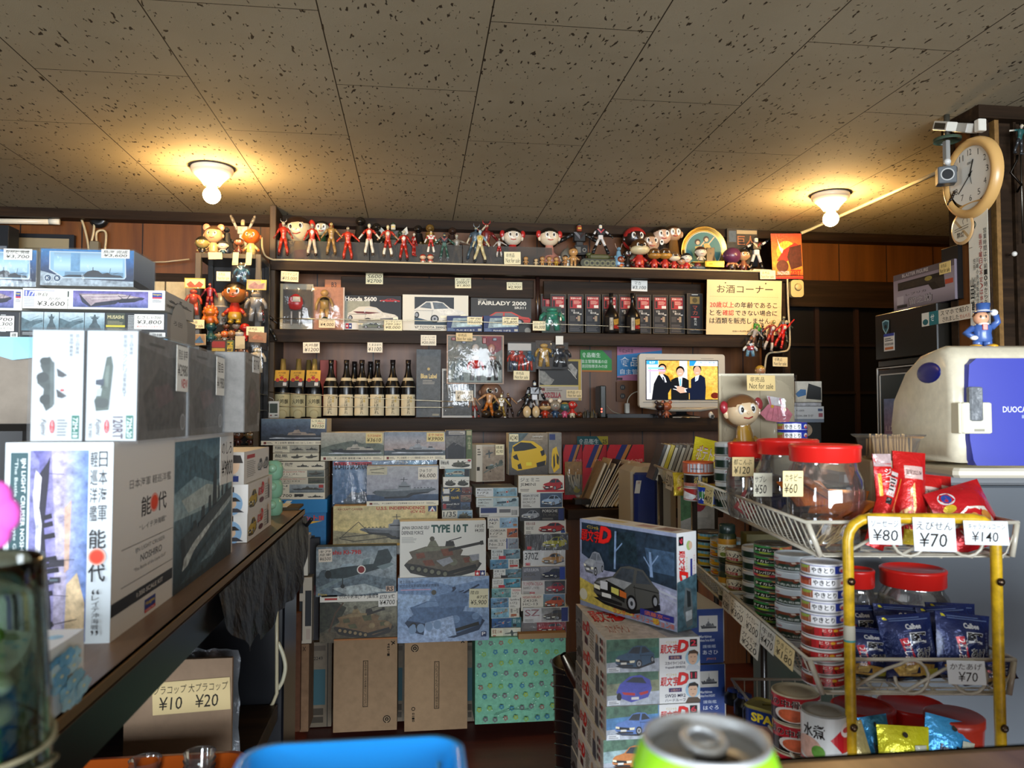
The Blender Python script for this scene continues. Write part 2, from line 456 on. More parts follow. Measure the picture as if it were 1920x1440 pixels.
# the long display shelf
xl=PY(503,600,SH).x;xr=PY(1497,600,SH).x
sh=thing('display_shelf','long dark stained wooden display shelf of three boards along the back wall','shelf',((xl+xr)/2,SH,0))
def part(name,x0,x1,y0,y1,z0,z1,m='shelf_wood',col='2a1d14'):
 b=B();b.bbox(x0,x1,y0,y1,z0,z1,col,.003);return b.build(name,sh,((x0+x1)/2,(y0+y1)/2,(z0+z1)/2),m)
part('upright',xl,xl+.032,SH+.002,WB,0,CEIL,'shelf_wood_upright')
part('upright',xr-.09,xr-.045,SH+.006,WB,0,2.42,'shelf_wood')
part('upright',PY(1340,600,SH).x+.3,PY(1340,600,SH).x+.345,SH+.01,WB,0,Z3-.07,'shelf_wood')
for z,n,x1 in((Z1,.055,xr),(Z2,.066,xr-.1),(Z3,.072,xr-.1)):
 x0=xl+.005 if z!=Z3 else xl-.035
 part('shelf_board',xl+.033,x1-.1 if x1==xr else x1,SH+.021,WB-.002,z-.022,z)
 part('fascia',x0,x1,SH-.012,SH+.02,z-n,z)
part('valance',PY(640,530,4.1).x,PY(1000,530,4.1).x,4.08,4.1,2.05,Z1-.06)
part('valance',PY(1018,530,4.1).x,PY(1312,530,4.1).x,4.08,4.1,2.05,Z1-.06)
part('shelf_board',PY(1058,945,3.8).x,PY(1345,945,3.8).x,3.72,WB-.002,.905,.955)
p0=PY(1008,525,4.03);b=B();b.tube([(p0.x,4.03,Z2),(p0.x,4.03,Z1-.03)],.012,'2a1814',10);b.build('pole',sh,(p0.x,4.03,Z2),'vinyl')
# beige cable clipped along the shelf edge, then up the post and across the ceiling
def cable(name,label,path,r,col,cat='cable',m='plastic'):
 b=B();b.tube(path,r,col,7);o=b.build(name,None,path[0],m);return tag(o,label,cat)
def smooth(ps,n=6):
 ps=[V(p)for p in ps];out=[]
 for i in range(len(ps)-1):
  a=ps[max(i-1,0)];b_=ps[i];c=ps[i+1];d=ps[min(i+2,len(ps)-1)]
  for j in range(n):
   t=j/n;out.append(.5*((2*b_)+(c-a)*t+(2*a-5*b_+4*c-d)*t*t+(3*b_-a-3*c+d)*t**3))
 out.append(ps[-1]);return out
ye=SH-.018
cable('cable','beige cable clipped along the top shelf edge',
smooth([PY(491,445,ye),PY(492,465,ye),PY(498,480,ye),PY(512,487,ye)])+
[V((PY(x,490,ye).x,ye,Z1-.004))for x in range(530,1500,60)],.0048,'cbb88f')
z=CEIL-.008
cable('cable_conduit','slim cream conduit running across the ceiling to the clock pillar',
[PY(1502,437,4.1),PZ(1518,431,z),PZ(1640,376,z),PZ(1760,322,z)],.009,'d9cfae','conduit')
cable('cable','beige cable hanging down the right end post beside the sign',
smooth([PY(1476,522,ye),PY(1478,580,ye),PY(1481,630,ye),PY(1478,655,ye),PY(1462,660,ye),PY(1440,664,ye),PY(1434,690,ye),PY(1432,720,ye)]),.0055,'b5a98c')
def wire(label,a,b2,sag=0,r=.002):
 ps=[a.lerp(b2,t/12)+V((0,0,-sag*4*(t/12)*(1-t/12)))for t in range(13)]
 return cable('guard_wire',label,ps,r,'c9bda0','wire','metal')
yg=SH-.014
wire('upper guard wire across the sake bottles',PY(506,735,yg),PY(850,753,yg),.004)
wire('lower guard wire across the sake bottles',PY(506,762,yg),PY(850,764,yg))
wire('long guard wire across the boxes on the middle shelf',PY(518,597,yg),PY(1392,622,yg),-.012)

# ceiling lamps
def lamp(px,py,label):
 c=PZ(px,py,CEIL)
 t=thing('ceiling_lamp',label,'lamp',c,'bare bulb ceiling lamps')
 b=B();b.lathe([(.093,-.004),(.093,0)],'4a4034',32,c);b.disc(c+V((0,0,-.004)),.093,'4a4034',32);b.build('ceiling_ring',t,c)
 b=B();b.lathe([(.030,-.082),(.034,-.078),(.045,-.062),(.066,-.040),(.085,-.024),(.088,-.012),(.087,-.004)],'efe6d2',36,c);b.build('lamp_shade',t,c,'vinyl')
 b=B();b.lathe([(.019,-.094),(.021,-.092),(.021,-.074)],'e8e0cc',20,c);b.build('socket',t,c,'plastic')
 b=B();b.ell(c+V((0,0,-.121)),.036,.036,.036,'ffffff',20,14);b.lathe([(.028,-.10),(.018,-.088)],'ffffff',20,c);b.build('bulb',t,c+V((0,0,-.1)),'bulb')
lamp(398,314,'bare bulb in cream ceiling rose on the left, above the toy rack')
lamp(1557,364,'bare bulb in cream ceiling rose on the right, beside the conduit')

# cards, price tags, kit boxes
INK='26221e';RED='b0201c';PAPER='e8dcb4';WHITE='e9e6dc'
def card(name,O,U,Vv,paint,parent=None,paper=PAPER,th=.0008,m='paper',label=None,cat=None,group=None):
 O,U,Vv=V(O),V(U),V(Vv);n=Vv.cross(U).normalized();b=B()
 q=[O,O+U,O+U+Vv,O+Vv];b.add([x for x in q]+[x-n*th for x in q],[(0,1,2,3),(7,6,5,4),(0,4,5,1),(1,5,6,2),(2,6,7,3),(3,7,4,0)],paper)
 f=Fr(b,O,U,Vv)
 paint(f)
 o=b.build(name,parent,O+U/2+Vv,m)
 if label:tag(o,label,cat,group)
 return o
def written(lines,seed=0):
 def paint(f):
  rr=random.Random(seed);y=8;tot=sum((l[2]if len(l)>2 else 1)for l in lines)
  for l in lines:
   h=(l[2]if len(l)>2 else 1)/tot*84;a=l[3]if len(l)>3 else 8;c=l[4]if len(l)>4 else 92
   f.t(l[0],a+rr.uniform(-2,2),y+h*.1,c+rr.uniform(-2,2),y+h*.9,l[1]or INK,.2,.12);y+=h
 return paint
def ptag(x0,y0,x1,y1,Y,lines,parent=None,label=None,paper=PAPER,tilt=0,group=None,name='price_tag'):
 a,c=PY(x0,y0,Y),PY(x1,y1,Y);w,h=c.x-a.x,a.z-c.z;t=math.radians(tilt)
 U=V((math.cos(t)*w,0,math.sin(t)*w));Vv=V((math.sin(t)*h,0,-math.cos(t)*h))
 return card(name,a,U,Vv,written(lines,int(x0)),parent,paper,label=label,cat='price tag' if label else None,group=group)
NFS=[('非売品',None,1,12,62),('Not for sale',None,1.1)]
def nfs(x0,y0,x1,y1,Y,where,tilt=0,parent=None,lines=NFS,paper=PAPER):
 return ptag(x0,y0,x1,y1,Y,lines,parent,where and 'cream handwritten not-for-sale card '+where,paper,tilt,None if parent else 'not-for-sale cards','notice_card')
def kbox(label,px,Y,depth,art=None,side='ddd8cb',yaw=0,m='print',name='model_kit_box',cat='model kit box',group=None,right=None,left=None,top=None,ch=.0015,pitch=0):
 x0,y0,x1,y1=px
 a,c=PY(x0,y0,Y),PY(x1,y1,Y);w,h=c.x-a.x,a.z-c.z
 R=Matrix.Rotation(math.radians(yaw),3,'Z')@Matrix.Rotation(math.radians(pitch),3,'X')
 o=V((a.x,Y,c.z));M=Matrix.Translation(o)@R.to_4x4()
 b=B();b.bbox(0,w,0,depth,0,h,side,ch,0,M)
 T=lambda*q:M@V(q)
 D=lambda*q:R@V(q)
 if art:art(Fr(b,T(0,0,h),D(w,0,0),D(0,0,-h)))
 if right:right(Fr(b,T(w,0,h),D(0,depth,0),D(0,0,-h)))
 if left:left(Fr(b,T(0,depth,h),D(0,-depth,0),D(0,0,-h)))
 if top:top(Fr(b,T(0,depth,h),D(w,0,0),D(0,-depth,0)))
 ob=b.build(name,None,T(w/2,depth/2,0),m)
 ob['_dim']=(w,depth,h)
 return tag(ob,label,cat,group)
def wrap(parent,O,ex,ey,ez,m='film',name='shrink_wrap',seed=0,puff=.002):
 rr=random.Random(seed);O,ex,ey,ez=V(O),V(ex),V(ey),V(ez);b=B()
 e=[v.normalized()*puff for v in(ex,ey,ez)];O=O-e[0]-e[1]-e[2];ex=ex+2*e[0];ey=ey+2*e[1];ez=ez+2*e[2]
 for o,u,v in((O,ex,ez),(O+ey,ex,ez),(O,ey,ez),(O+ex,ey,ez),(O+ez,ex,ey)):
  b.add([o,o+u,o+u+v,o+v],[(0,1,2,3)],'ffffff')
 return b.build(name,parent,parent['_at'],m)
def kwrap(o,m='film',yaw=0):
 w,d,h=o['_dim'];c=V(o['_at']);R=Matrix.Rotation(math.radians(yaw),3,'Z')
 return wrap(o,c-R@V((w/2,d/2,0))+V((0,0,.001)),R@V((w,0,0)),R@V((0,d,0)),V((0,0,h)),m)
def flip(f):
 g=f.sub(0,0,100,100);g.O=f.O+f.U*100;g.U=-f.U;g.n=f.n;return g

# pictures printed on boxes
def car34(f,body='8a1a1c',hood=None,glass='2b333c',trim='17181b',open_=False,sh=True):
 hood=hood or body
 if sh:f.poly('2,82 20,90 60,94 99,76 98,66 60,84 14,80','141518')
 f.poly('3,72 4,56 10,47 32,38 44,19 56,14 76,16 90,36 97,44 98,64 92,72 60,88 14,85',body)
 f.poly('6,55 32,40 60,42 48,57 44,62',hood+'~3')
 if open_:f.poly('36,40 66,36 88,36 80,44 58,46','5a1416');f.line('36,40 46,24 64,24 66,40',1.6,'b8bcc0')
 else:
  f.poly('35,39 46,20 64,18 61,42',glass+'~4');f.poly('65,41 68,19 75,19 87,37',glass+'~3');f.line('65,42 67,18',1.2,body)
 f.poly('6,60 44,66 44,74 6,69',trim);f.poly('7,75 46,80 46,85 14,84',trim)
 f.poly('4,58 13,60 13,67 4,65','e6e2c8');f.poly('37,65 50,64 49,72 38,73','e6e2c8');f.r(16,70,30,77,'d8d8d2')
 f.line('62,48 97,48',.8,trim);f.line('64,44 66,82',.5,trim)
 f.e(60,76,7.5,'0f0f11',14);f.e(60,76,5,'9a9da2',9.5);f.e(60,76,2,'33363a',4)
 f.e(92,63,4,'0f0f11',11);f.e(92.5,63,2.6,'8c8f94',7)
def carside(f,body='8a1a1c',glass='20262c',roof=None,sh=True):
 if sh:f.poly('2,74 98,74 96,80 5,80','141416')
 f.poly('1,70 2,54 8,48 26,44 38,24 66,22 84,44 96,48 99,58 98,72',body)
 f.poly('30,45 40,28 51,27 51,45',glass);f.poly('54,45 54,27 65,27 78,45',glass)
 f.r(2,56,97,58,'00000'+'0');f.poly('1,55 6,53 6,60 1,61','e8e4cc');f.poly('95,52 99,55 99,60 95,60','c02018')
 for x in(20,78):f.e(x,70,9,'101012',15);f.e(x,70,5.4,'a0a2a6',9)
def tank(f,base='5a5a48',dark='26271f',lite='86846c',gun=((60,38),(97,27)),gw=3,spots=None):
 f.poly('2,66 8,56 62,52 88,56 97,66 90,82 60,94 30,90 10,82',dark)
 f.poly('4,62 12,52 40,46 84,50 94,60 62,68 50,78 20,66',base+'~4')
 f.poly('50,78 62,66 94,60 92,72 64,86',base+'~3')
 f.poly('12,52 8,40 28,30 62,30 74,38 70,52 40,56',base+'~4');f.poly('14,40 28,31 62,31 66,36 30,40',lite+'~3')
 if spots:
  for q in('16,44 26,42 28,52 18,54','46,36 60,34 62,48 50,50','24,58 36,56 40,68 28,68','74,54 84,52 86,62 76,64'):f.poly(q,spots+'~4')
 f.line([gun[0],gun[1]],gw,dark);f.line([(gun[1][0]-4,gun[1][1]+1.2),gun[1]],gw*1.5,dark)
 f.poly('30,30 34,18 40,18 44,30',lite+'~4');f.e(36,15,3,'4a4638');f.poly('52,30 53,20 62,20 64,30',dark);f.line('56,20 72,13',1.2,dark)
 for i in range(6):f.e(12+i*8,72+i*2.6,4.4,'15150f');f.e(12+i*8,72+i*2.6,2.6,lite)
 f.e(62,62,5,lite+'~3',7);f.e(86,58,4.6,lite+'~3',6);f.line('54,84 90,70',4,'1a1a14')
def ship(f,hull='5c6068',deck='8a8e94',y=66,mast=True,dark='2e3238',wake=True):
 f.poly([(4,y-4),(30,y-1),(97,y+1),(95,y+11),(13,y+12)],hull+'~2');f.poly([(9,y+7),(96,y+7),(95,y+11),(12,y+12)],dark)
 f.poly([(34,y-1),(36,y-12),(44,y-15),(46,y-24),(54,y-26),(57,y-15),(66,y-14),(68,y-8),(82,y-8),(84,y)],deck+'~2')
 f.poly([(42,y-8),(58,y-8),(58,y-5),(42,y-5)],dark);f.poly([(70,y-8),(71,y-14),(78,y-14),(79,y-8)],dark)
 if mast:f.line([(50,y-24),(51,y-44)],.9,dark);f.line([(46,y-36),(56,y-37)],.6,dark);f.line([(47,y-31),(55,y-31)],.8,dark)
 f.poly([(20,y-2),(22,y-7),(27,y-7),(29,y-1)],dark);f.line([(12,y-8),(24,y-5)],.7,dark)
 if wake:f.poly([(2,y+13),(14,y+9),(40,y+12),(98,y+11),(98,y+14),(4,y+15)],'b8bec6~4')
def carrier(f,hull='5a5e62',deck='7c8084',y=58,dark='24272b'):
 f.poly([(2,y+10),(6,y+3),(30,y-2),(96,y-3),(99,y+1),(90,y+8),(60,y+12),(52,y+24),(20,y+26),(8,y+20)],hull+'~3')
 f.poly([(4,y+3),(30,y-3),(97,y-4),(70,y+2),(32,y+6)],deck+'~3')
 f.poly([(40,y-2),(41,y-16),(45,y-18),(46,y-28),(53,y-28),(55,y-17),(60,y-15),(60,y-2)],deck);f.poly([(42,y-12),(58,y-12),(58,y-9),(42,y-9)],dark)
 f.line([(49,y-28),(49.5,y-44)],1,dark);f.line([(44,y-36),(55,y-36)],.8,dark)
 for i in range(6):f.poly([(64+i*5,y-5),(66+i*5,y-8),(68+i*5,y-5)],dark)
 f.poly([(20,y+26),(52,y+24),(60,y+12),(90,y+8),(86,y+13),(64,y+20),(56,y+30),(20,y+32)],dark)
def plane(f,body='3a463c',wing='55624f',mark='a01c1c',dark='1a1f1c'):
 f.poly('2,86 36,60 58,58 34,70 4,94',wing+'~4');f.poly('56,44 60,26 68,24 66,46',wing+'~3')
 f.poly('14,56 18,47 34,42 60,38 84,34 92,36 90,42 60,56 36,66 20,66 14,62',body+'~4')
 f.e(16,57,4,dark,9);f.poly('30,43 34,35 44,34 50,39','90a0a8~3');f.poly('72,36 78,8 90,4 96,24 92,38',body+'~4');f.poly('76,42 94,34 98,38 84,50',wing)
 f.e(57,48,5.5,'d8d4c8');f.e(57,48,4.2,mark);f.line('34,66 34,80',1.2,dark);f.e(34,83,2.6,dark)
def plane_top(f,body='5a6a74',dark='2a343c'):
 f.poly('6,54 40,44 46,18 52,18 58,42 96,40 96,46 60,56 58,78 66,86 40,88 46,80 44,58 8,60',body+'~3')
 f.poly('46,30 52,30 53,42 46,43',dark);f.line('47,18 52,18',3,dark)
def sea(f,x0,y0,x1,y1,hor,sky,water):
 f.grad(x0,y0,x1,hor,sky);f.grad(x0,hor,x1,y1,water)
def strip_kit(pic,txt,bg='e6e2d6',split=48,picbg=('8aa6b8~4','5c7c90~4'),tcol='3a3a3a',accent=None,rev=False,acc_x=None,n=2):
# the long end of a kit box: a block of lettering and a picture
 def paint(f):
  f.r(0,0,100,100,bg)
  a,c=((split,100)if not rev else(0,split));tx=(4,split-4)if not rev else(split+4,97)
  if picbg:f.grad(a,4,c-1,96,picbg)
  pic(f.sub(a+2,6,c-2,94))
  h=62/len(txt)
  for i,s in enumerate(txt):
   f.t(s,tx[0],12+i*h,tx[1]if i==0 else tx[0]+(tx[1]-tx[0])*.8,12+i*h+h*.72,tcol if i==0 else '555048',1.2 if i==0 else .4)
  f.fine(tx[0],76,tx[0]+(tx[1]-tx[0])*.6,94,n,'77736a',len(txt[0]))
  if accent:
   q=acc_x or(tx[1]-10,72,tx[1],92);f.r(*q,accent)
 return paint
def tamiya(f,x0,y0,x1,y1,name=True):
 m=(x0+x1)/2;yb=y0+(y1-y0)*(.72 if name else 1)
 for a,c,col in((x0,m,'b01820'),(m,x1,'1c2c66')):
  f.r(a,y0,c,yb,col);cx,cy,r=(a+c)/2,(y0+yb)/2,(c-a)*.40
  f.poly([(cx+math.sin(PI*i/5)*r*(1 if i%2==0 else .42),cy-math.cos(PI*i/5)*r*f.asp*(1 if i%2==0 else .42))for i in range(10)],'f0eee8')
 if name:f.t('TAMIYA',x0,yb+(y1-y0)*.06,x1,y1,'1c2c66',1.5)
def idlogo(f,x0,y0,x1,y1,rot=0):
 g=f.sub(x0,y0,x1,y1)
 if rot:
  h=f.sub(x0,y0,x1,y1);h.O=f.p(x1,y0)-f.n*(f.k[0]*f.step);h.U=f.V*((y1-y0)/100);h.V=-f.U*((x1-x0)/100);h.n=f.n;h.asp=h.U.length/h.V.length;g=h
 g.t('頭文字',0,32,64,96,'7a0c0c',4,.18);g.t('頭文字',1,30,63,92,'d8201c',2.2,.18)
 g.t('D',56,2,100,92,'7a0c0c',6,.22);g.t('D',57,3,98,90,'d8201c',5,.22)
 g.t('イニシャル',20,8,58,26,'c8a81c',2)

# small toy figures (unit height, facing the viewer)
class Toy:
 def __init__(s,name,label,cat,at,h,group=None,lean=0,yaw=0,tiltx=0,m='vinyl',one=False,side=None):
  s.R=Matrix.Rotation(math.radians(lean),3,'Y')@Matrix.Rotation(math.radians(tiltx),3,'X')@Matrix.Rotation(math.radians(yaw),3,'Z')
  s.at=V(at);s.h=h;s.m=m;s.one=one
  if one:s.b=B();s.nm=name;s.meta=(label,cat,group);s.root=None
  else:s.root=thing(name,label,cat,at,group)
 def part(s,name,fn,m=None,label=None):
  b=B();fn(b);b.v=[tuple(s.at+s.R@(V(p)*s.h))for p in b.v]
  if s.one:
   o=len(s.b.v);s.b.v+=b.v;s.b.f+=[tuple(i+o for i in f)for f in b.f];s.b.c+=b.c;s.b.m+=b.m;s.b.s+=b.s
   return None
  return b.build(name,s.root,s.at,m or s.m)
 def done(s):
  if s.one:s.root=tag(s.b.build(s.nm,None,s.at,s.m),*s.meta)
  return s.root
def limb(b,ps,rs,col,n=8):b.tube(ps,rs,col,n)
def hero(T,body='a02020',leg=None,arm=None,hand=None,head='9a9aa0',boot=None,chest=None,spread=.05,arms=(38,38),horns=None,trunk=None,wide=1,lower=None):
 leg=leg or body;arm=arm or body;hand=hand or arm;boot=boot or leg;lower=lower or leg
 def torso(b):
  b.lathe([(.05,.46),(.085*wide,.5),(.07*wide,.58),(.085*wide,.66),(.115*wide,.76),(.10*wide,.80),(.04,.835)],body,14,sy=.62)
  if chest:b.ell((0,-.055,.72),.06*wide,.025,.07,chest,10,6)
  if trunk:b.lathe([(.055,.455),(.09*wide,.5),(.075*wide,.56)],trunk,14,sy=.66)
 T.part('torso',torso)
 for s in(-1,1):
  def lg(b,s=s):
   limb(b,[(s*.045,0,.5),(s*(.055+spread*.5),-.01,.28)],[.055*wide,.042*wide],leg)
   limb(b,[(s*(.055+spread*.5),-.01,.285),(s*(.06+spread),0,.16),(s*(.06+spread),0,.03)],[.043*wide,.044*wide,.032],lower)
   b.ell((s*(.063+spread*1.1),-.03,.025),.035,.07,.028,boot,10,6);limb(b,[(s*(.06+spread),0,.02),(s*(.06+spread),0,.09)],[.037,.044*wide],boot)
  T.part('leg',lg)
  a=math.radians(arms[0]if s<0 else arms[1]);x,z=s*math.sin(a),-math.cos(a)
  def ar(b,s=s,x=x,z=z):
   p=V((s*.105*wide,0,.775));e=p+V((x*.15,-.01,z*.15));w=e+V((x*.16,-.03,z*.16))
   limb(b,[p,e],[.038*wide,.032*wide],arm);limb(b,[e,w],[.032*wide,.022],hand);b.ell(w,.026,.026,.032,hand,8,6)
  T.part('arm',ar)
 def hd(b):
  limb(b,[(0,0,.8),(0,0,.87)],[.035,.03],head);b.ell((0,-.005,.915),.05,.055,.07,head,14,10)
  for s in(-1,1):b.ell((s*.022,-.05,.925),.016,.012,.018,'d8cf9a',8,5)
  if horns:
   for s in(-1,1):b.tube([(s*.03,0,.96),(s*.08,0,1.0),(s*.085,-.01,1.07)],[.016,.013,.002],horns,6)
 T.part('head',hd);return T.done()
def doll(T,face='e6cda6',hair='2a1812',body='b02424',low=None,hand=None,head=.3,cap=.25,bow=None,ears=None,skirt=0,mouth='b03028',eyes=True,arms=True,legs=True,muzzle=None):
 low=low or body;hand=hand or face;hz=1-head*.95
 bw=.17+skirt
 def bd(b):
  b.lathe([(bw*.8,.1,low),(bw,.16,low),(bw*.86,.28,body),(.13,.40,body),(.09,hz-head*.78,body)],body,16,sy=.8);b.disc((0,0,.1),bw*.8,low)
 T.part('body',bd)
 def hd(b):
  b.ell((0,0,hz),head*1.04,head*.94,head*.93,face,20,14)
  if muzzle:b.ell((0,-.06,hz-head*.32),head*1.1,head*.95,head*.56,muzzle,18,10);b.ell((0,-head*.98,hz+head*.05),.07,.05,.05,'1c1512',8,6)
  if eyes:
   for s in(-1,1):
    b.ell((s*head*.36,-head*.80,hz+head*.12),.052,.03,.075,'f2efe6',10,6);b.ell((s*head*.35,-head*.845,hz+head*.12),.032,.025,.05,'1a1412',8,6)
  if mouth:b.tube([(-head*.28,-head*.82,hz-head*.36),(0,-head*.9,hz-head*.44),(head*.28,-head*.82,hz-head*.36)],.011,mouth,6)
  b.ell((0,-head*.92,hz-head*.1),.025,.025,.022,face,8,6)
  for s in(-1,1):b.ell((s*head*1.02,0,hz-head*.05),.05,.04,.075,face,8,6)
 h=T.part('head',hd)
 if hair:T.part('hair',lambda b:(b.ell((0,.03,hz+.02),head*1.09,head*1.0,head*1.0,hair,20,12,z0=cap),b.ell((0,.09,hz-.02),head*1.07,head*.9,head*.98,hair,20,12)))
 if bow:[T.part('bow',lambda b,s=s:b.ell((s*head*1.12,0,hz+head*.35),.07,.05,.10,bow,10,6))for s in(-1,1)]
 if ears:[T.part('ear',lambda b,s=s:b.ell((s*head*.8,0,hz+head*.92),.13,.05,.13,ears,12,8))for s in(-1,1)]
 if arms:
  for s in(-1,1):T.part('arm',lambda b,s=s:(limb(b,[(s*.12,0,.36),(s*.24,-.03,.24)],[.05,.045],body),b.ell((s*.26,-.04,.21),.05,.05,.05,hand,8,6)))
 if legs:
  for s in(-1,1):T.part('leg',lambda b,s=s:(limb(b,[(s*.08,0,.16),(s*.09,0,.03)],[.07,.06],hand if low==body else low),b.ell((s*.09,-.03,.035),.07,.10,.04,low,10,6)))
 return T.done()
def baby(T,skin='b98a58',hair='5a3418',suit=None):
 s2=suit or skin
 T.part('body',lambda b:b.lathe([(.10,.28),(.165,.34),(.15,.45),(.09,.56)],s2,14,sy=.8))
 T.part('head',lambda b:(b.ell((0,0,.74),.23,.21,.22,skin,16,12),[b.ell((s*.08,-.19,.75),.02,.02,.03,'1a1412',6,5)for s in(-1,1)]))
 T.part('hair',lambda b:(b.ell((0,.02,.76),.235,.215,.22,hair,16,8,z0=.4),b.tube([(0,-.05,.94),(0,-.03,1.0)],[.05,.003],hair,6)))
 for s in(-1,1):
  T.part('arm',lambda b,s=s:limb(b,[(s*.12,0,.5),(s*.24,-.03,.38),(s*.3,-.05,.36)],[.05,.045,.035],s2))
  T.part('leg',lambda b,s=s:limb(b,[(s*.08,0,.33),(s*.09,0,.12),(s*.09,-.03,.02)],[.075,.06,.05],skin if not suit else suit))
 return T.done()
def robot(T,body='2a2c34',chest='b02a24',limbs='2a2c34',cuff='b8bac0',head='b8bac0',stride=.06,arms=(25,25),wing=None):
 def torso(b):
  b.bbox(-.13,.13,-.07,.07,.62,.82,body,.02);b.bbox(-.08,.08,-.06,.06,.47,.62,cuff,.015)
  b.add([(-.13,-.075,.81),(0,-.085,.66),(.13,-.075,.81),(.07,-.085,.81),(0,-.09,.73),(-.07,-.085,.81)],[(0,1,4,5),(1,2,3,4)],chest)
 T.part('torso',torso)
 T.part('head',lambda b:(b.bbox(-.05,.05,-.05,.05,.84,.96,head,.018),b.lathe([(.04,.95),(.055,.97),(.03,1.0)],body,10),b.box(-.036,.036,-.055,-.048,.89,.91,'e0c040')))
 for s in(-1,1):
  a=math.radians(arms[0]if s<0 else arms[1]);d=V((s*math.sin(a),-.1,-math.cos(a)));p=V((s*.15,0,.77))
  T.part('arm',lambda b,p=p,d=d:(b.ell(p,.05,.05,.05,body,10,8),limb(b,[p,p+d*.16],[.036,.034],cuff),limb(b,[p+d*.15,p+d*.30],[.045,.04],limbs),b.ell(p+d*.33,.035,.035,.04,limbs,8,6)))
  T.part('leg',lambda b,s=s:(limb(b,[(s*.06,0,.48),(s*(.07+stride*.5),0,.27)],[.05,.045],cuff),limb(b,[(s*(.07+stride*.5),0,.27),(s*(.08+stride),0,.05)],[.05,.06],limbs),b.bbox(s*(.08+stride)-.05,s*(.08+stride)+.05,-.1,.05,0,.06,limbs,.012)))
 if wing:[T.part('wing',lambda b,s=s:b.add([(s*.06,.06,.7),(s*.3,.1,.95),(s*.33,.1,.8),(s*.1,.07,.6)],[(0,1,2,3)],wing))for s in(-1,1)]
 return T.done()
def lizard(T,col='2a2c2a',belly=None):
 T.part('body',lambda b:(b.lathe([(.17,.10),(.22,.2),(.19,.42),(.11,.64),(.09,.78)],col,16,sy=.9),b.tube([(0,.1,.2),(.2,.2,.14),(.36,.2,.2),(.44,.14,.34)],[.13,.09,.05,.008],col,8)))
 T.part('head',lambda b:(b.ell((0,-.05,.87),.095,.13,.085,col,12,8),b.ell((0,-.15,.84),.06,.07,.04,col,10,6)))
 for s in(-1,1):
  T.part('arm',lambda b,s=s:limb(b,[(s*.12,-.03,.56),(s*.21,-.12,.48),(s*.2,-.17,.54)],[.05,.035,.02],col))
  T.part('leg',lambda b,s=s:(limb(b,[(s*.13,0,.28),(s*.17,-.02,.04)],[.11,.07],col),b.ell((s*.17,-.08,.03),.075,.12,.035,col,10,6)))
 T.part('crest',lambda b:[b.add([(-.0,.17-.02*i,.2+.14*i),(0,.30-.035*i,.30+.14*i),(0,.15-.02*i,.34+.14*i)],[(0,1,2)],col)for i in range(4)])
 return T.done()

# the bar counter, left arm and the arm before the viewer
CX=-.318
ct=thing('bar_counter','dark high bar counter with brown wooden top running along the left','counter',(-.7,1.2,0))
def cpart(name,x0,x1,y0,y1,z0,z1,m,col='1b1714',r=.003):
 b=B();b.bbox(x0,x1,y0,y1,z0,z1,col,r);return b.build(name,ct,((x0+x1)/2,(y0+y1)/2,z0),m)
cpart('countertop',-1.7,CX-.004,.2,2.285,CT-.022,CT,'counter_wood')
cpart('countertop',CX-.004,1.5,.2,.583,CT-.022,CT,'counter_wood')
cpart('edge_strip',CX-.004,CX+.001,.587,2.29,CT-.014,CT+.001,'dullmetal','8a6f4a')
cpart('edge_strip',CX,1.5,.583,.588,CT-.014,CT+.001,'dullmetal','7a6248')
cpart('fascia',CX-.012,CX-.005,.6,2.29,CT-.076,CT-.015,'plastic','17171a')
cpart('fascia',CX,1.5,.570,.578,CT-.25,CT-.022,'shelf_wood')
cpart('base_shelf',-1.7,CX-.02,.62,2.0,.66,.70,'shelf_wood')
cpart('base_panel',-1.7,CX-.05,.62,.65,0,.66,'shelf_wood')
cpart('base_panel',-1.7,CX-.05,1.97,2.0,0,.66,'shelf_wood')
cpart('back_panel',-1.72,-1.7,.2,2.285,0,CT,'shelf_wood')
cpart('end_panel',-1.0,CX-.03,2.25,2.28,0,CT-.022,'shelf_wood',r=.002)
cpart('end_panel',1.44,1.48,.24,.56,0,CT-.022,'shelf_wood')
b=B();b.tube([V((CX-.01,2.275,CT-.05)),V((CX+.004,2.28,CT-.05)),V((CX+.022,2.24,CT-.028)),V((CX+.03,2.21,CT-.018))],.005,'3a3a3c',8);b.bbox(CX-.006,CX,2.25,2.285,CT-.075,CT-.02,'2c2c2e',.001)
b.build('bracket',ct,(CX,2.27,CT-.05),'dullmetal')
# black plastic sheet taped over the far end of the counter front
b=B();rr=random.Random(4);ys=[1.30+.99*i/36 for i in range(37)]
def zlow(y):
 k=[(1.30,1.075),(1.42,1.02),(1.47,.985),(1.55,1.0),(1.62,.962),(1.77,.985),(2.03,.955),(2.2,1.0),(2.30,1.06)]
 for(a,za),(c,zc)in zip(k,k[1:]):
  if y<=c:return za+(zc-za)*(y-a)/(c-a)
 return 1.06
g=[[V((CX+.002+.002+.003*j*(.6+.4*math.sin(i*.9+j*.5)*math.sin(i*.37)),y,(CT-.016)+(zlow(y)-(CT-.016))*j/7))for j in range(8)]for i,y in enumerate(ys)]
b.add([p for c in g for p in c],[(i*8+j,i*8+8+j,i*8+9+j,i*8+1+j)for i in range(36)for j in range(7)],'141416',0,True)
tag(b.build('plastic_sheet',None,(CX,1.8,1.1),'crinkle'),'crumpled black plastic sheet taped over the far end of the counter front','plastic sheet')

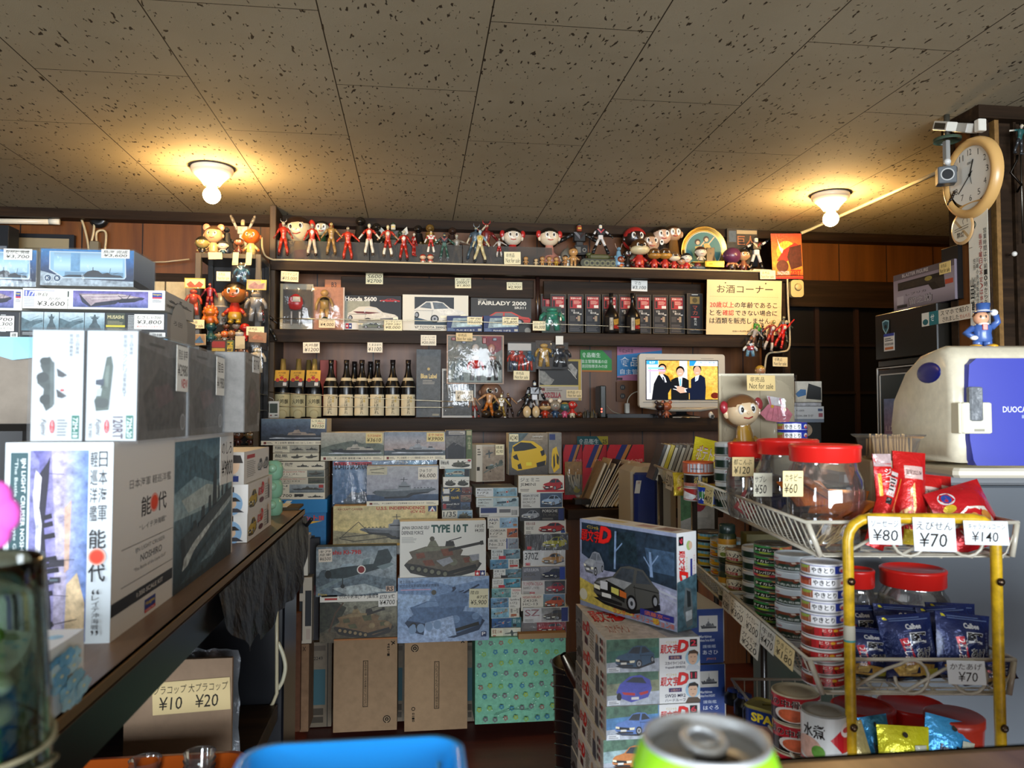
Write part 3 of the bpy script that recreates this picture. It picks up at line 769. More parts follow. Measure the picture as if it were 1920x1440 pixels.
# the large upright ship kit at the near end
def art_cruiser_end(f):
 f.r(0,0,100,100,'d0dae0');f.r(5,5,21,62,'35545a');
 f.t('IJN LIGHT CRUISER NOSHIRO',14,8,19,60,'e4ecec',1.5,0,90);f.t('"The Battle of the Leyte Gulf"',8,8,12,58,'cfdcdc',.5,0,90)
 g=f.sub(23,4,77,99)
 g.grad(0,0,100,100,['54528c~5','6a68a4~6','8c86b8~6','a8a4cc~5','8a9ccc~6','5f7cb8~5'],True)
 g.poly('36,0 60,0 62,30 66,60 60,100 44,100 46,50','b0a8c4~7');g.poly('66,70 84,64 98,80 98,100 64,100','d8c09a~5');g.poly('60,30 72,26 70,62 62,64','c8a898~4')
 g.poly('4,0 16,6 12,40 10,80 14,100 0,100 0,0','7a7ab0~7')
 g.poly('12,14 30,6 34,3 32,16 26,40 32,60 40,80 44,100 20,100 22,70 14,40','2c2a38~3');g.poly('10,10 20,14 17,30 22,38 20,60 12,66 12,40 6,24','e2e0ea~6');g.poly('15,62 21,60 22,100 16,100','d2d0dc~6')
 for y,w in((34,12),(38,14),(44,18),(56,22),(59,30),(62,26),(68,18),(74,16),(83,14),(90,18),(95,12)):
  g.poly([(24,y),(26+w,y-1.2),(28+w,y+1.4),(24,y+2.6)],'24222e~4')
 g.r(36,57,62,60.5,'34323e~3');g.r(38,66,56,69,'3c3a46~3');g.r(38,67,52,68,'60707a');g.line('30,12 60,12.5',.8,'3a3848');g.line('30,58 80,57',.9,'2a2834');g.line('34,91 86,88',1.2,'34323c');g.line('34,75 70,76',.8,'34323c')
 f.vt('日本海軍',87,4,95,40,'2a2a30',.6);f.vt('軽巡洋艦',79,4,86,40,'2a2a30',.4)
 f.t('能',79,43.5,95,53,'1c1a1e',3);f.t('代',79,60,95,69.5,'1c1a1e',3)
 for r_,c in((8.5,'e8b0a4'),(7.2,'e4644c'),(5.8,'e23a20')):f.e(87,57,r_,c)
 f.vt('“レイテ沖海戦”',83,73,90,96,'2a2a30',0)
def art_cruiser_side(f):
 f.r(0,0,100,100,'d6d0c6')
 f.t('日本海軍 軽巡洋艦',9,21,36,26,'34322f',.6);f.t('能',16,32,22.5,43,'1c1a1e',3);f.t('代',26.5,32,33,43,'1c1a1e',3)
 for r_,c in((2.9,'dc9080'),(2.2,'e0401e')):f.e(24.4,37,r_,c,5.5*r_/2.9)
 f.t('“レイテ沖海戦”',15,47,33,50.5,'34322f',0);f.r(5,56.5,38,56.9,'55514c')
 f.t('IJN LIGHT CRUISER',13,59,32,62,'6a6660',0);f.t('NOSHIRO',16,63.5,30,67.5,'55514c',.6);f.t('"The Battle of the Leyte Gulf"',12,69.5,33,72,'6a6660',0);f.r(5,76,38,76.4,'55514c')
 f.r(0,81.5,38,88,'2a2f35');f.t('1:350 SCALE KIT',14,83.4,31,86,'d6d0c6',.8)
 f.r(19,90.5,26,96,'1c3a82');f.t('Hasegawa',19.6,91.6,25.4,94.4,'d8b820',1.5);f.r(19,96,26,97.8,'c02020');f.t('Hobby Kits',19.8,96.3,25.2,97.5,'e8e4dc',.5)
 g=f.sub(38.5,3.5,98,100)
 g.grad(0,0,100,56,['4c6c78~4','5e7f8a~5','7a949a~5','8fa2a2~4']);g.grad(0,52,100,100,['587078~5','40565f~6','2f444d~6','273a43~5'])
 g.poly('0,10 30,4 60,16 100,6 100,30 60,34 30,26 0,34','41606c~6');g.poly('10,40 50,34 80,40 70,48 20,50','a6b2ac~4')
 g.poly('10,66 16,64 46,58 80,48 98,44 98,52 70,66 30,78 14,82','3f4b50~4');g.poly('9,66 14,66 18,82 12,84','2b353a~3')
 g.poly('12,88 15,80 30,72 52,65 66,62 50,70 30,78 20,86','b4bcb8~7');g.poly('52,66 80,56 98,50 98,54 76,62','9aa8a8~7');g.poly('10,96 40,82 98,62 98,80 50,96','3d535c~8');g.poly('40,90 70,80 98,72 98,76 60,90','6a8088~7')
 for q in('40,60 41,50 46,49 47,58','52,57 53,44 57,43 58,54','60,53 61,28 63,27 64,24 66,24 67,28 68,52','70,50 71,36 73,36 74,48','77,48 78,34 80,34 81,47','85,46 86,40 90,39 91,45','26,64 27,58 32,57 34,62'):g.poly(q,'303c42~3')
 for a in('64,24 64,14','72,36 72,26','79,34 79,24','88,39 88,16','24,64 24,52'):g.line(a,.7,'2c383e')
 g.line('36,62 98,44',2,'3a464c');g.line('84,24 92,23',.6,'2c383e');g.line('61,17 67,17',.6,'2c383e')
nx1=PZ(213,1200,CT).x;ny0=.9825;ny1=PZ(438,1035,CT).y;nz1=1.387;nx0=PY(9,900,ny0).x
b=B();b.bbox(nx0,nx1,ny0,ny1,CT,nz1,'d9d6ce',.0015)
art_cruiser_end(Fr(b,(nx0,ny0,nz1),(nx1-nx0,0,0),(0,0,CT-nz1)));art_cruiser_side(Fr(b,(nx1,ny0,nz1),(0,ny1-ny0,0),(0,0,CT-nz1)))
nosh=tag(b.build('model_kit_box',None,((nx0+nx1)/2,(ny0+ny1)/2,CT),'print_fine'),'large white light cruiser kit box standing at the near end of counter','model kit box')
card('price_tag',(nx1+.002,ny1-.11,nz1-.008),(0,.10,0),(0,0,-.09),lambda f:(f.t('のしろ',12,12,88,38,INK,.5),f.t('¥9000',12,50,96,84,INK,.5)),nosh,'dcdad2')
# two wrapped armoured-car kits stacked on it, a third and fourth behind
def art_72(num,txt,kind):
 def f_(f):
  f.r(0,0,100,100,'d0d5d8');f.vt('陸上自衛隊',84,3,91,22,'60666a',.6);f.vt(txt,72,3,79,60 if kind else 24,'6a7074',.2)
  g=f.sub(6,22,70,74)
  if not kind:
   g.poly('20,8 44,4 54,14 56,90 36,98 24,84 28,60 8,50 6,36 24,30 16,20','4a5350~4');g.e(30,12,16,'3a4240',7);g.e(24,40,19,'39403f',9);g.e(34,78,18,'363d3c',9);g.poly('46,10 58,14 60,86 48,94','5c6664~3')
   for y in(24,60):g.poly([(66,y),(82,y+6),(98,y+12),(84,y+16),(70,y+14)],'4c4e50~3')
   g.e(84,62,6,'c04040',2)
  else:
   g.poly('52,4 66,2 72,20 66,60 60,96 22,98 16,80 34,60 44,30','57645c~4');g.poly('20,44 46,42 44,54 20,52','3c4654~3');g.e(40,84,22,'454e4c',9);g.poly('24,60 40,58 36,72 22,72','b8c0c0');g.poly('50,20 62,18 58,56 48,56','6d7a72~3')
  f.r(80,77,94,98,'2f7a68');f.t('72M-%s'%num,82,79,92,97,'e8ecea',2,0,90)
  f.t('Fujimi',18,80,30,95,'55504e',.6,.4,90);f.e(42,87,5,'d04048',6);f.vt('2個入り',40,82,44,92,'f0e4e4')
  if kind:f.t('120RT',54,78,74,98,'5a4a58',1.5,0,90);f.t('¥2,980',6,84,13,97,'77797a',.3,0,90)
  else:f.fine(52,80,72,96,6,'888c8e')
 return f_
def art_72side(f):
 f.r(0,0,100,100,'6f6c66~3');f.poly('0,0 100,0 100,14 60,18 0,12','84817b~3');f.poly('10,60 40,30 70,36 96,60 90,90 20,92','5a5853~5');f.poly('30,50 60,44 72,60 40,70','6a5a58~4');f.fine(20,6,60,12,1,'5a5753');f.e(92,84,6,'aaa8a2',9);f.e(92,84,4.6,'85827c',7)
kx=PY(255,825,1.0).x;KZ=nz1+.001;kh=.136
def k72(label,x0,x1,y0,y1,art,tagtxt=None):
 b=B();b.bbox(x0,x1,y0,y1,KZ,KZ+kh,'dcd9d2',.002)
 if art:art(Fr(b,(x0,y0,KZ+kh),(x1-x0,0,0),(0,0,-kh)))
 art_72side(Fr(b,(x1,y0,KZ+kh),(0,y1-y0,0),(0,0,-kh)))
 o=tag(b.build('model_kit_box',None,((x0+x1)/2,(y0+y1)/2,KZ),'print_fine'),label,'model kit box','shrink-wrapped army vehicle kits')
 if art:wrap(o,(x0,y0,KZ),(x1-x0,0,0),(0,y1-y0,0),(0,0,kh),'cling',puff=.003)
 else:wrap(o,(x0,y0,KZ),(x1-x0,0,0),(0,y1-y0,0),(0,0,kh),'cling',puff=.003)
 if tagtxt:card('price_tag',(x1+.0045,y1-.062,KZ+kh-.004),(0,.055,0),(0,0,-.066),tagtxt,o,'dcdad0')
 return o
kw=kx-PY(160,825,1.0).x
t1=lambda f:(f.t('陸自 装甲',14,8,90,30,INK,.5),f.t('¥2980',8,40,94,66,INK,.5),f.t('NEW',40,72,94,92,RED,1))
t2=lambda f:(f.t('陸自',14,12,80,40,INK,.5),f.t('¥1980',8,52,94,82,INK,.5))
k72('wrapped six-wheeled armoured car kit box on the left of the pair on the cruiser box',kx-2*kw-.004,kx-kw-.004,1.0,1.205,art_72('18','軽装甲機動車',0))
k72('wrapped gun carrier kit box on the cruiser box with a ¥2980 NEW tag',kx-kw,kx,1.0,1.205,art_72('20','軽装甲ハウンドリ追撃砲RT',1),t1)
k72('wrapped grey kit box with a ¥1980 tag, standing behind the gun carrier kit',kx-kw*1.5,kx,1.215,1.425,None,t2)
b=B();b.bbox(kx-.02,kx+.035,1.44,1.57,KZ,KZ+.147,'77746f~2',.002);art_72side(Fr(b,(kx+.035,1.44,KZ+.147),(0,.13,0),(0,0,-.147)))
o=tag(b.build('model_kit_box',None,(kx,1.5,KZ),'print_fine'),'grey kit box with a small white tag, last of the row on the cruiser box','model kit box')
card('price_tag',(kx+.0365,1.50,KZ+.143),(0,.06,0),(0,0,-.03),written([('G17 ¥',None)]),o,'cfccc4')

# ship kits piled on the carton behind
YK=1.95
def art_kb(price,name):
 def f_(f):
  f.grad(0,0,100,100,['2a78b0~3','27588c~4','1e3050~4','18222f~3']);f.poly('0,60 30,80 100,86 100,100 0,100','a0aab0~6')
  f.poly('9,6 91,6 92,74 90,80 24,80 9,56','c8d0d6');f.poly('10,8 90,8 90.6,73 89,77.5 25,77.5 10.5,55','92b8d0');f.grad(14,10,88,60,['8aa4b4','9cc4dc','bcd8e6','9fbccc']);f.r(32,10,42,60,'6c98b8~2');f.poly('26,62 89,62 89,76 25.5,76','6a8aa0')  # reflections on the clear window painted into the panel colours
  f.poly('22,76 30,70 46,70 50,60 56,56 62,58 66,66 72,62 76,68 86,70 89,76','30343a~3');f.line('74,64 75,50',.5,'30343a');f.line('56,56 56,48',.8,'30343a');f.line('78,66 84,62',.5,'30343a')
  f.e(8,80,4.2,'d8dee2');f.e(8,80,3.6,'2e4862');f.t('K',6.4,76,9.6,84,'e4e8ea',1.5);f.e(18,80,4.2,'d8dee2');f.e(18,80,3.6,'2e4862');f.t('B',16.4,76,19.6,84,'e4e8ea',1.5);f.t('SHIPS',5,88,21,94,'d8dee2',1)
 return f_
def art_kaga(f):
 f.r(0,0,100,100,'dcdcd6');f.r(1,10,22,40,'5a64a8');f.t('1/700',2,13,14,38,'e8e8ee',2);f.fine(1,46,16,92,7,'9aa0a8');f.r(29,12,32,40,'2e3a34');f.fine(29,46,32,86,8,'77776f')
 g=f.sub(35,8,88,90);g.grad(0,0,100,100,['5a5490~4','7c74ac~5','6f70a8~5','3f4a7a~5'],False);g.poly('8,22 60,14 96,40 92,52 60,66 56,80 22,98 12,70','2f3140~3');g.poly('8,18 64,16 90,36 60,52 30,72 24,92','9a8a90~5');g.line('12,30 70,24',1,'c8bcb8');g.line('24,50 80,36',1,'c8bcb8');g.poly('58,60 64,46 76,44 90,50 82,66 62,72','2a2b36~3');g.line('72,46 76,20',1,'34343e');g.line('66,46 60,26',.8,'34343e')
 f.r(91,12,98,34,'1c3a8a');f.t('Hasegawa',91.5,16,97.5,28,'d8c02a',1.5);f.r(91,34,98,42,'b83048');f.fine(91,46,98,62,3,'88888a')
def art_musashi(f):
 f.r(0,0,100,100,'1c1e22')
 for a,c,k in((1,15.5,0),(16,26,1),(26.5,43,0),(43.5,57,1)):
  g=f.sub(a,3,c,78);g.grad(0,0,100,100,['b8c4c8~2','9ab0b8~3','6f8a94~4','4f6a74~4']);
  if k:g.poly('46,10 54,10 56,24 70,26 66,34 60,36 64,56 76,70 84,92 16,92 24,70 36,56 40,36 34,34 30,26 44,24','435258~4');g.line('26,22 74,22',3,'435258')
  else:g.poly('0,30 40,50 96,40 98,52 60,70 40,90 0,92','4a6068~5');g.line('50,46 94,34',3,'44565e');g.line('40,40 80,20',1.4,'44565e')
 f.r(58,3,71,80,'3a4236');f.t('MUSASHI',59,12,70,26,'c8bc8c',2);f.fine(59,34,70,50,3,'8a8468');f.r(58,52,71,60,'c8b838');f.fine(59,64,70,78,4,'8a8468');f.fine(73,10,83,80,12,'b8bab8');f.fine(2,84,50,96,2,'9a9c9c')
 f.r(88,80,99,99,'dad8d0');f.bars(90,84,97,96)
def art_gship(f):f.r(0,0,100,100,'b0aca4');ship(f.sub(6,4,96,60),'5a5a58','6a6a68',wake=False);f.r(4,62,60,78,'8a8478');f.t('IJN',8,64,34,76,'3a3834',2)
x310=PY(308,560,YK).x
def stackkit(label,px,art,right=None,d=.24,**k):return kbox(label,px,YK,d,art,'cfccc4',0,'print_fine',right=right,group='ship kits piled on the carton',**k)
o=stackkit('black battleship kit box with photo strip, under the white carrier box on the carton',(38,583,313,633),art_musashi,lambda f:(f.r(0,0,100,100,'8d8a84'),f.e(40,60,30,'a4a19a'),f.t('ろ田',20,20,50,40,'33312e',1)))
ptag(252,589,307,618,YK-.002,[('むさし1/700',None,.8),('¥3,800',None,1.2),('色付フルハルモデル',RED,.6)],o,paper=WHITE)
o=stackkit('white aircraft carrier kit box under the windowed cruiser box on the carton',(43,540,309,582),art_kaga,art_gship)
ptag(65,545,126,579,YK-.002,[('海自',None,.8,4,40),('かが',None,.7,40,80),('¥3,600',None,1.2)],o,paper=WHITE)
o=stackkit('windowed box with a finished grey cruiser model, on top of the carrier box',(77,466,250,538),art_kb(3600,''),lambda f:(f.grad(0,0,100,100,['c0ccd6','a8b4c2','8a98aa','5a6676']),f.poly('0,80 60,84 100,92 100,100 0,100','3a4450')),d=.15)
ptag(190,467,243,485,YK-.002,[('鳥海 完成',None),('¥3,600',None)],o,paper=WHITE);kwrap(o,'cling')
o=stackkit('dark kit box with photos at the picture edge, bottom of the left pile',(-90,583,35,633),art_musashi)
ptag(-20,592,26,621,YK-.002,[('1/700',None),('¥3,300',None,1.2),('フルハルモデル',None,.7)],o,paper=WHITE)
o=stackkit('white carrier kit box at the picture edge, middle of the left pile',(-90,540,41,582),art_kaga)
o=stackkit('windowed box with a finished battleship model, top of the left pile',(-70,466,67,538),art_kb(3700,''),d=.15)
ptag(7,466,60,488,YK-.002,[('ながと 完成',None),('¥3,700',None)],o,paper=WHITE);kwrap(o,'cling')
ca=thing('carton','big plain carton with light blue sheet over its top, left end of counter','carton',(-1.0,YK+.1,CT))
cx1=PY(316,633,YK).x;zt=PY(50,633,YK).z-.001;cx0=-1.62
b=B();b.bbox(cx0,cx1,YK-.02,YK+.26,CT,zt-.002,'8e8478~1',.003);b.build('carton_body',ca,(-1.0,YK+.1,CT),'kraft')
b=B();q=[]
for i in range(25):q+=[V((cx0-.004+(cx1-cx0+.008)*i/24,YK-.022-.003*(i%3),zt-.001)),V((cx0-.004+(cx1-cx0+.008)*i/24,YK-.024-.004*((i*7)%5)/2,zt-.028-.022*i/24-.006*((i*5)%3)))]
b.add(q,[(2*i,2*i+2,2*i+3,2*i+1)for i in range(24)],'7fc4ea');b.box(cx0,cx1,YK-.024,YK+.26,zt-.002,zt,'9fd4f0');b.build('blue_sheet',ca,(-1,YK,zt),'plastic')
b=B();b.bbox(PY(-70,800,1.6).x,PY(63,800,1.6).x,1.6,1.75,CT,PY(30,795,1.6).z,'1b1a1a',.02)
tag(b.build('black_case',None,None,'plastic'),'black rounded plastic case behind the cruiser box on the counter','case')

# three car kits on the counter beyond the cruiser box
ix1=PZ(463,1018,CT).x;iy0=PZ(463,1018,CT).y;iy1=PZ(513,984,CT).y
def art_face(n,hat):
 def f_(f):
  f.r(0,0,100,100,'e4e2dc');f.r(62,8,84,42,'1c1414');f.t(n,64,10,82,40,'d02830',2);f.e(80,66,14,'8ab0d0');f.e(80,66,7,'d8b898',18);f.poly('70,60 74,46 86,44 92,58','2a2420');f.poly('66,96 74,82 88,82 96,96','3c3a40')
  idlogo(f,8,20,56,80)
 return f_
def art_idlong(c):
 def f_(f):f.r(0,0,100,100,'d2cdc4');car34(f.sub(2,14,36,92),c,sh=True);idlogo(f,38,10,62,60);f.e(52,76,9,'5a2c34',10);f.r(80,12,86,84,'6a645c');f.e(83,20,3,'c8a888');f.fine(66,20,78,86,7,'99948a')
 return f_
def art_aoshima(f):f.r(0,0,100,100,'d6d2ca');f.r(10,12,40,24,'b03038');f.fine(10,30,44,84,9,'8c8880');car34(f.sub(50,24,72,80),'9a9a98',sh=False);car34(f.sub(74,24,97,80),'8a8a88',sh=False)
for i,(n,c,lab)in enumerate((('10','b89a2c','red-numbered 10 car kit box, bottom of three beyond the cruiser box'),('12','b89a2c','red-numbered 12 car kit box, middle of three beyond the cruiser box'),('','','grey and white car kit box on top of the numbered pair on the counter'))):
 z0=CT+.001+i*.0626;z1=z0+(.0615 if i<2 else .068);d=-.004 if i==2 else .003*i
 b=B();b.bbox(ix1-.18+d,ix1+d,iy0-.01*i,iy1-.008*i,z0,z1,'d4d0c8',.001)
 (art_face(n,0)if i<2 else(lambda f:(f.r(0,0,100,100,'c4c0b8'),f.e(86,40,9,'d8b898',30),f.poly('74,34 80,8 96,10 99,34','2a2420'),f.r(84,74,94,92,'1c3070'),f.fine(72,70,98,74,1,'777'*2))))(Fr(b,(ix1-.18+d,iy0-.01*i,z1),(.18,0,0),(0,0,z0-z1)))
 (art_idlong(c)if i<2 else art_aoshima)(Fr(b,(ix1+d,iy0-.01*i,z1),(0,iy1-iy0+.002*i,0),(0,0,z0-z1)))
 tag(b.build('model_kit_box',None,(ix1-.09,(iy0+iy1)/2,z0),'print_fine'),lab,'model kit box','car kits stacked on the counter')
for i in range(3):
 p=PZ(516,968,CT);b=B();b.lathe([(.018,0),(.024,.008),(.025,.03),(.02,.044),(.012,.05)],'7fae90',14,(p.x-.01,p.y+.03,CT+i*.049));b.ell((p.x-.01,p.y+.005,CT+i*.049+.03),.012,.01,.012,'8fbc9c')
 tag(b.build('rubber_toy',None,(p.x-.01,p.y+.03,CT+i*.049),'vinyl'),['bottom','middle','top'][i]+' mint green rubber toy of the stack beside the car kits','toy','mint green rubber toys')
p=PZ(545,953,CT);b=B();b.bbox(p.x-.05,p.x+.03,p.y-.05,p.y+.05,CT,CT+.008,'4a4030',.002);b.box(p.x-.048,p.x-.005,p.y-.04,p.y+.045,CT+.008,CT+.0095,'d8d2c0');tag(b.build('notepad',None,(p.x,p.y,CT),'paper'),'brown notepad with white slip at the far end of counter','notepad')

# near things: tissue box, vase, blue tray, drink can
tx0,tx1,ty0,ty1,tz1=-.44,CX-.003,.60,.805,CT+.064
def flowers(f,n,seed,sc=1):
 rr=random.Random(seed)
 f.r(0,0,100,100,'e9e9e4')
 for q in('58,96 62,60 50,20 53,20 66,60 62,96','80,96 84,70 78,50 82,50 87,70 84,96'):f.poly(q,'7a8f4a~2')
 for q in('70,30 84,22 96,34 92,54 80,50','52,64 62,60 66,84 58,100 50,98','92,60 99,58 99,82 94,80'):f.poly(q,'4f7a34~4')
 for i in range(n):
  x,y=rr.choice(((rr.uniform(30,60),rr.uniform(20,62)),(rr.uniform(70,97),rr.uniform(50,92)),(rr.uniform(55,90),rr.uniform(8,40)),(rr.uniform(4,30),rr.uniform(70,98))))
  c=rr.choice(('8cc4dc~3','a6d4e4~3','6fb0d4~3','c0e0ea~2'))
  for k in range(5):f.e(x+4.6*math.cos(k*1.257),y+7*math.sin(k*1.257),4,c,6,9)
  f.e(x,y,1.6,'e6e4b8',2.4,8)
tb=thing('tissue_box','white tissue box printed with pale blue flowers at the counter corner','tissue box',((tx0+tx1)/2,(ty0+ty1)/2,CT))
b=B();b.bbox(tx0,tx1,ty0,ty1,CT,tz1,'e6e6e0',.0015)
flowers(Fr(b,(tx1,ty0,tz1),(0,ty1-ty0,0),(0,0,CT-tz1)),26,5);flowers(Fr(b,(tx0,ty0,tz1),(tx1-tx0,0,0),(0,0,CT-tz1)),14,8)
g=Fr(b,(tx0,ty1,tz1),(tx1-tx0,0,0),(0,ty0-ty1,0));g.r(0,0,100,100,'ebebe6');g.poly('50,10 64,4 80,12 70,20','8aa05a~3')
for x,y in((70,20),(82,26),(60,30),(88,14),(76,40)):g.e(x,y,6,'9ccbe0~3')
g.e(50,50,22,'d8d6d0',24);b.build('carton',tb,(tx0,ty0,CT),'print_fine')
b=B();cx_,cy_=(tx0+tx1)/2,(ty0+ty1)/2;b.add([(cx_-.03,cy_-.02,tz1),(cx_+.03,cy_-.03,tz1),(cx_+.025,cy_+.03,tz1),(cx_-.03,cy_+.03,tz1),(cx_-.02,cy_,tz1+.012),(cx_+.015,cy_+.005,tz1+.014)],[(0,1,5,4),(2,3,4,5),(1,2,5),(3,0,4)],'f2f2f0');b.build('tissue',tb,(cx_,cy_,tz1),'paper')
vc=PD(-58,1055,.42);vc.z=CT
vs=thing('glass_vase','tall dark tinted glass vase wound with twine at the left edge','vase',vc)
b=B();b.lathe([(.001,.004),(.040,.004),(.043,.010),(.0425,.06),(.040,.12),(.0365,.175),(.0358,.192),(.0350,.1935),(.0336,.192),(.0338,.174),(.0375,.12),(.0398,.06),(.040,.016),(.001,.014)],'ffffff',48,vc);b.build('glass_body',vs,vc,'bottle_glass')
b=B()
for z,tlt,rr_ in((.032,.018,.0452),(.047,.010,.0452),(.066,-.006,.0440),(.072,.012,.0440),(.089,.004,.0432),(.098,-.006,.0428),(.015,-.004,.0452)):
 b.tube([vc+V((math.cos(w)*rr_,math.sin(w)*rr_,z+tlt*math.cos(w+.6)))for w in[2*PI*i/40 for i in range(40)]],.0011,'8c8468~3',6,closed=True)
b.build('twine',vs,vc,'cloth')
b=B();b.lathe([(.001,.02),(.038,.02),(.0385,.03),(.001,.03)],'2a6ac0',24,vc);b.ell(vc+V((.004,-.004,.152)),.016,.016,.006,'3f7a2c');b.ell(vc+V((.006,0,.125)),.018,.014,.008,'c8c8b8');b.ell(vc+V((-.002,.004,.108)),.026,.02,.010,'b8b49a');b.ell(vc+V((0,0,.06)),.024,.02,.03,'4a5048');b.build('filling',vs,vc,'print')
fp=PD(-10,965,.40);b=B()
for k in range(5):b.ell(fp+V((.006*math.cos(k*1.257),0,.009*math.sin(k*1.257))),.007,.005,.009,'e060c0',10,8)
b.tube([fp,fp+V((-.02,.02,-.04)),V((vc.x+.012,vc.y,CT+.17)),V((vc.x+.02,vc.y,CT+.06))],.0012,'4a7a34',6)
tag(b.build('pink_flower',None,V((vc.x+.02,vc.y,CT+.06)),'cloth'),'pink artificial flower reaching out of the glass vase','flower')
# blue tray
def rrect(x0,x1,y0,y1,r,z,n=6):
 q=[]
 for cx,cy,a in((x1-r,y0+r,-90),(x1-r,y1-r,0),(x0+r,y1-r,90),(x0+r,y0+r,180)):
  for i in range(n+1):w=math.radians(a+90*i/n);q.append(V((cx+r*math.cos(w),cy+r*math.sin(w),z)))
 return q
bx0,bx1=PY(466,1440,.462).x,PY(860,1440,.462).x;bz=1.231
rings=[rrect(bx0+.012,bx1-.012,.312,.450,.014,CT+.002),rrect(bx0+.010,bx1-.010,.310,.452,.014,CT+.006),rrect(bx0+.001,bx1-.001,.301,.461,.018,bz-.004),rrect(bx0-.002,bx1+.002,.298,.464,.02,bz-.002),rrect(bx0-.002,bx1+.002,.298,.464,.02,bz),rrect(bx0+.003,bx1-.003,.303,.459,.017,bz),rrect(bx0+.013,bx1-.013,.313,.449,.012,CT+.008)]
b=B();n=len(rings[0]);b.add([p for r_ in rings for p in r_],[(k*n+i,k*n+(i+1)%n,k*n+n+(i+1)%n,k*n+n+i)for k in range(6)for i in range(n)]+[tuple(range(n-1,-1,-1)),tuple(range(6*n,7*n))],'1c96f0',0,True)
b.tube([V((bx1-.012,.44,bz-.006)),V((bx1-.014,.40,bz-.03)),V((bx1-.015,.36,bz-.05))],.0016,'4cb0f6',6)
tag(b.build('blue_tray',None,((bx0+bx1)/2,.38,CT),'plastic'),'bright blue open plastic tray on the counter right before the viewer','tray')
# drink can
cc=PD(1324,1387,.350);cz=cc.z;cc.z=CT
cn=thing('drink_can','opened green drink can with silver top before the viewer','can',cc);h=cz-CT
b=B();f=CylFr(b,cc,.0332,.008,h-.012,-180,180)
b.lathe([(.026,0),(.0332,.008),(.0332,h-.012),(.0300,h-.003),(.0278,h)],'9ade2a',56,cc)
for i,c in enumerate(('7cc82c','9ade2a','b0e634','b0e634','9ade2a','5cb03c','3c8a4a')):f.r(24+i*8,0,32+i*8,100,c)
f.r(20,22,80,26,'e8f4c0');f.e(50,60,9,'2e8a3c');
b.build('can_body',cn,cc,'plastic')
b=B();b.lathe([(.0262,h-.006),(.0270,h+.001),(.0283,h+.0018),(.0288,h),(.0280,h-.003),(.030,h-.004),(.0305,h-.008)],'c8ccd0',56,cc);b.lathe([(.001,h-.0045),(.0225,h-.0045),(.0240,h-.0062),(.0262,h-.006)],'b4b8bc',56,cc);b.build('can_top',cn,cc,'dullmetal')
b=B();b.tube([cc+V((math.cos(w)*.0085,.003+math.sin(w)*.0115,h-.0015+.001*math.sin(w)))for w in[2*PI*i/24 for i in range(24)]],.0022,'d4d8dc',8,closed=True);b.tube([cc+V((-.006,-.001,h-.002)),cc+V((.006,-.001,h-.002))],.0016,'d4d8dc',8);b.disc(cc+V((0,-.004,h-.0022)),.0075,'d4d8dc',16);b.build('pull_tab',cn,cc,'dullmetal')
b=B();b.disc(cc+V((0,-.0125,h-.0038)),.0105,'1c1a18',20,r2=.008);b.build('opening',cn,cc,'print')

# under the counter
f0=thing('small_fridge','black small fridge with pale edged door under the far end of counter','fridge',(-.6,2.1,0))
fx=PY(545,1300,2.02).x
b=B();b.bbox(-1.15,fx-.02,2.03,2.24,.02,1.03,'0c0d10',.006);b.build('cabinet',f0,(-.6,2.1,0),'plastic')
dx=PY(508,1300,2.0).x;b=B();b.bbox(dx-.5,dx+.03,2.003,2.028,.06,1.0,'0b0d12',.005);b.build('door',f0,(-.6,2.01,0),'plastic')
b=B();b.tube([PY(519,1120,1.995),PY(519,1210,1.995),PY(519,1300,1.995),PY(512,1318,1.995),PY(504,1330,1.995)],.0045,'b0a88c',8);b.build('door_edge',f0,(dx,2.0,.8),'plastic')
cable('cable','pale cable looping beside the fridge under the counter',smooth([PY(521,1204,2.0),PY(530,1225,2.0),PY(535,1250,2.0),PY(530,1276,2.0),PY(521,1292,2.0)]),.005,'b8b49c')
BZ=.701
o=kbox('brown cardboard sheet with a yellow cup price card, below the counter',(234,1241,433,1424),1.62,.012,lambda f:f.r(0,0,100,100,'8b7560~1'),'8b7560~1',0,'kraft','cardboard_sheet','cardboard')
ptag(285,1281,430,1335,1.617,[('プラコップ 大プラコップ',None,.8,2,98),('¥10   ¥20',None,1.2,8,86)],o,paper='cdb888',tilt=2.2)
b=B();rr=random.Random(9);q=[]
for j in range(11):
 for i in range(9):p=PY(352+12.2*i+rr.uniform(-1.5,1.5),1216+20.5*j+(rr.uniform(-2,2)if 0<j<10 else 0),1.70);q.append(p+V((0,rr.uniform(-.014,.014),0)))
b.add(q,[(j*9+i,j*9+i+1,j*9+i+10,j*9+i+9)for j in range(10)for i in range(8)],'8e949a',0,True)
tag(b.build('plastic_bag',None,(q[94].x,1.7,q[94].z),'foil'),'grey plastic bag bulging behind the cardboard sheet below the counter','bag')
cr=thing('orange_crate','orange plastic crate holding clear cups below the counter','crate',(-.52,1.28,BZ))
rings=[rrect(-.78,-.315,1.12,1.40,.03,BZ+.002),rrect(-.79,-.30,1.11,1.45,.03,.80),rrect(-.797,-.293,1.103,1.457,.034,.802),rrect(-.797,-.293,1.103,1.457,.034,.816),rrect(-.785,-.305,1.115,1.445,.03,.816),rrect(-.775,-.32,1.125,1.395,.03,BZ+.006)]
n=len(rings[0]);b=B();b.add([p for r_ in rings for p in r_],[(k*n+i,k*n+(i+1)%n,k*n+n+(i+1)%n,k*n+n+i)for k in range(5)for i in range(n)]+[tuple(range(n)),tuple(range(5*n,6*n))],'c05a1e',0,True);b.build('crate_body',cr,(-.52,1.28,BZ),'plastic')
b=B()
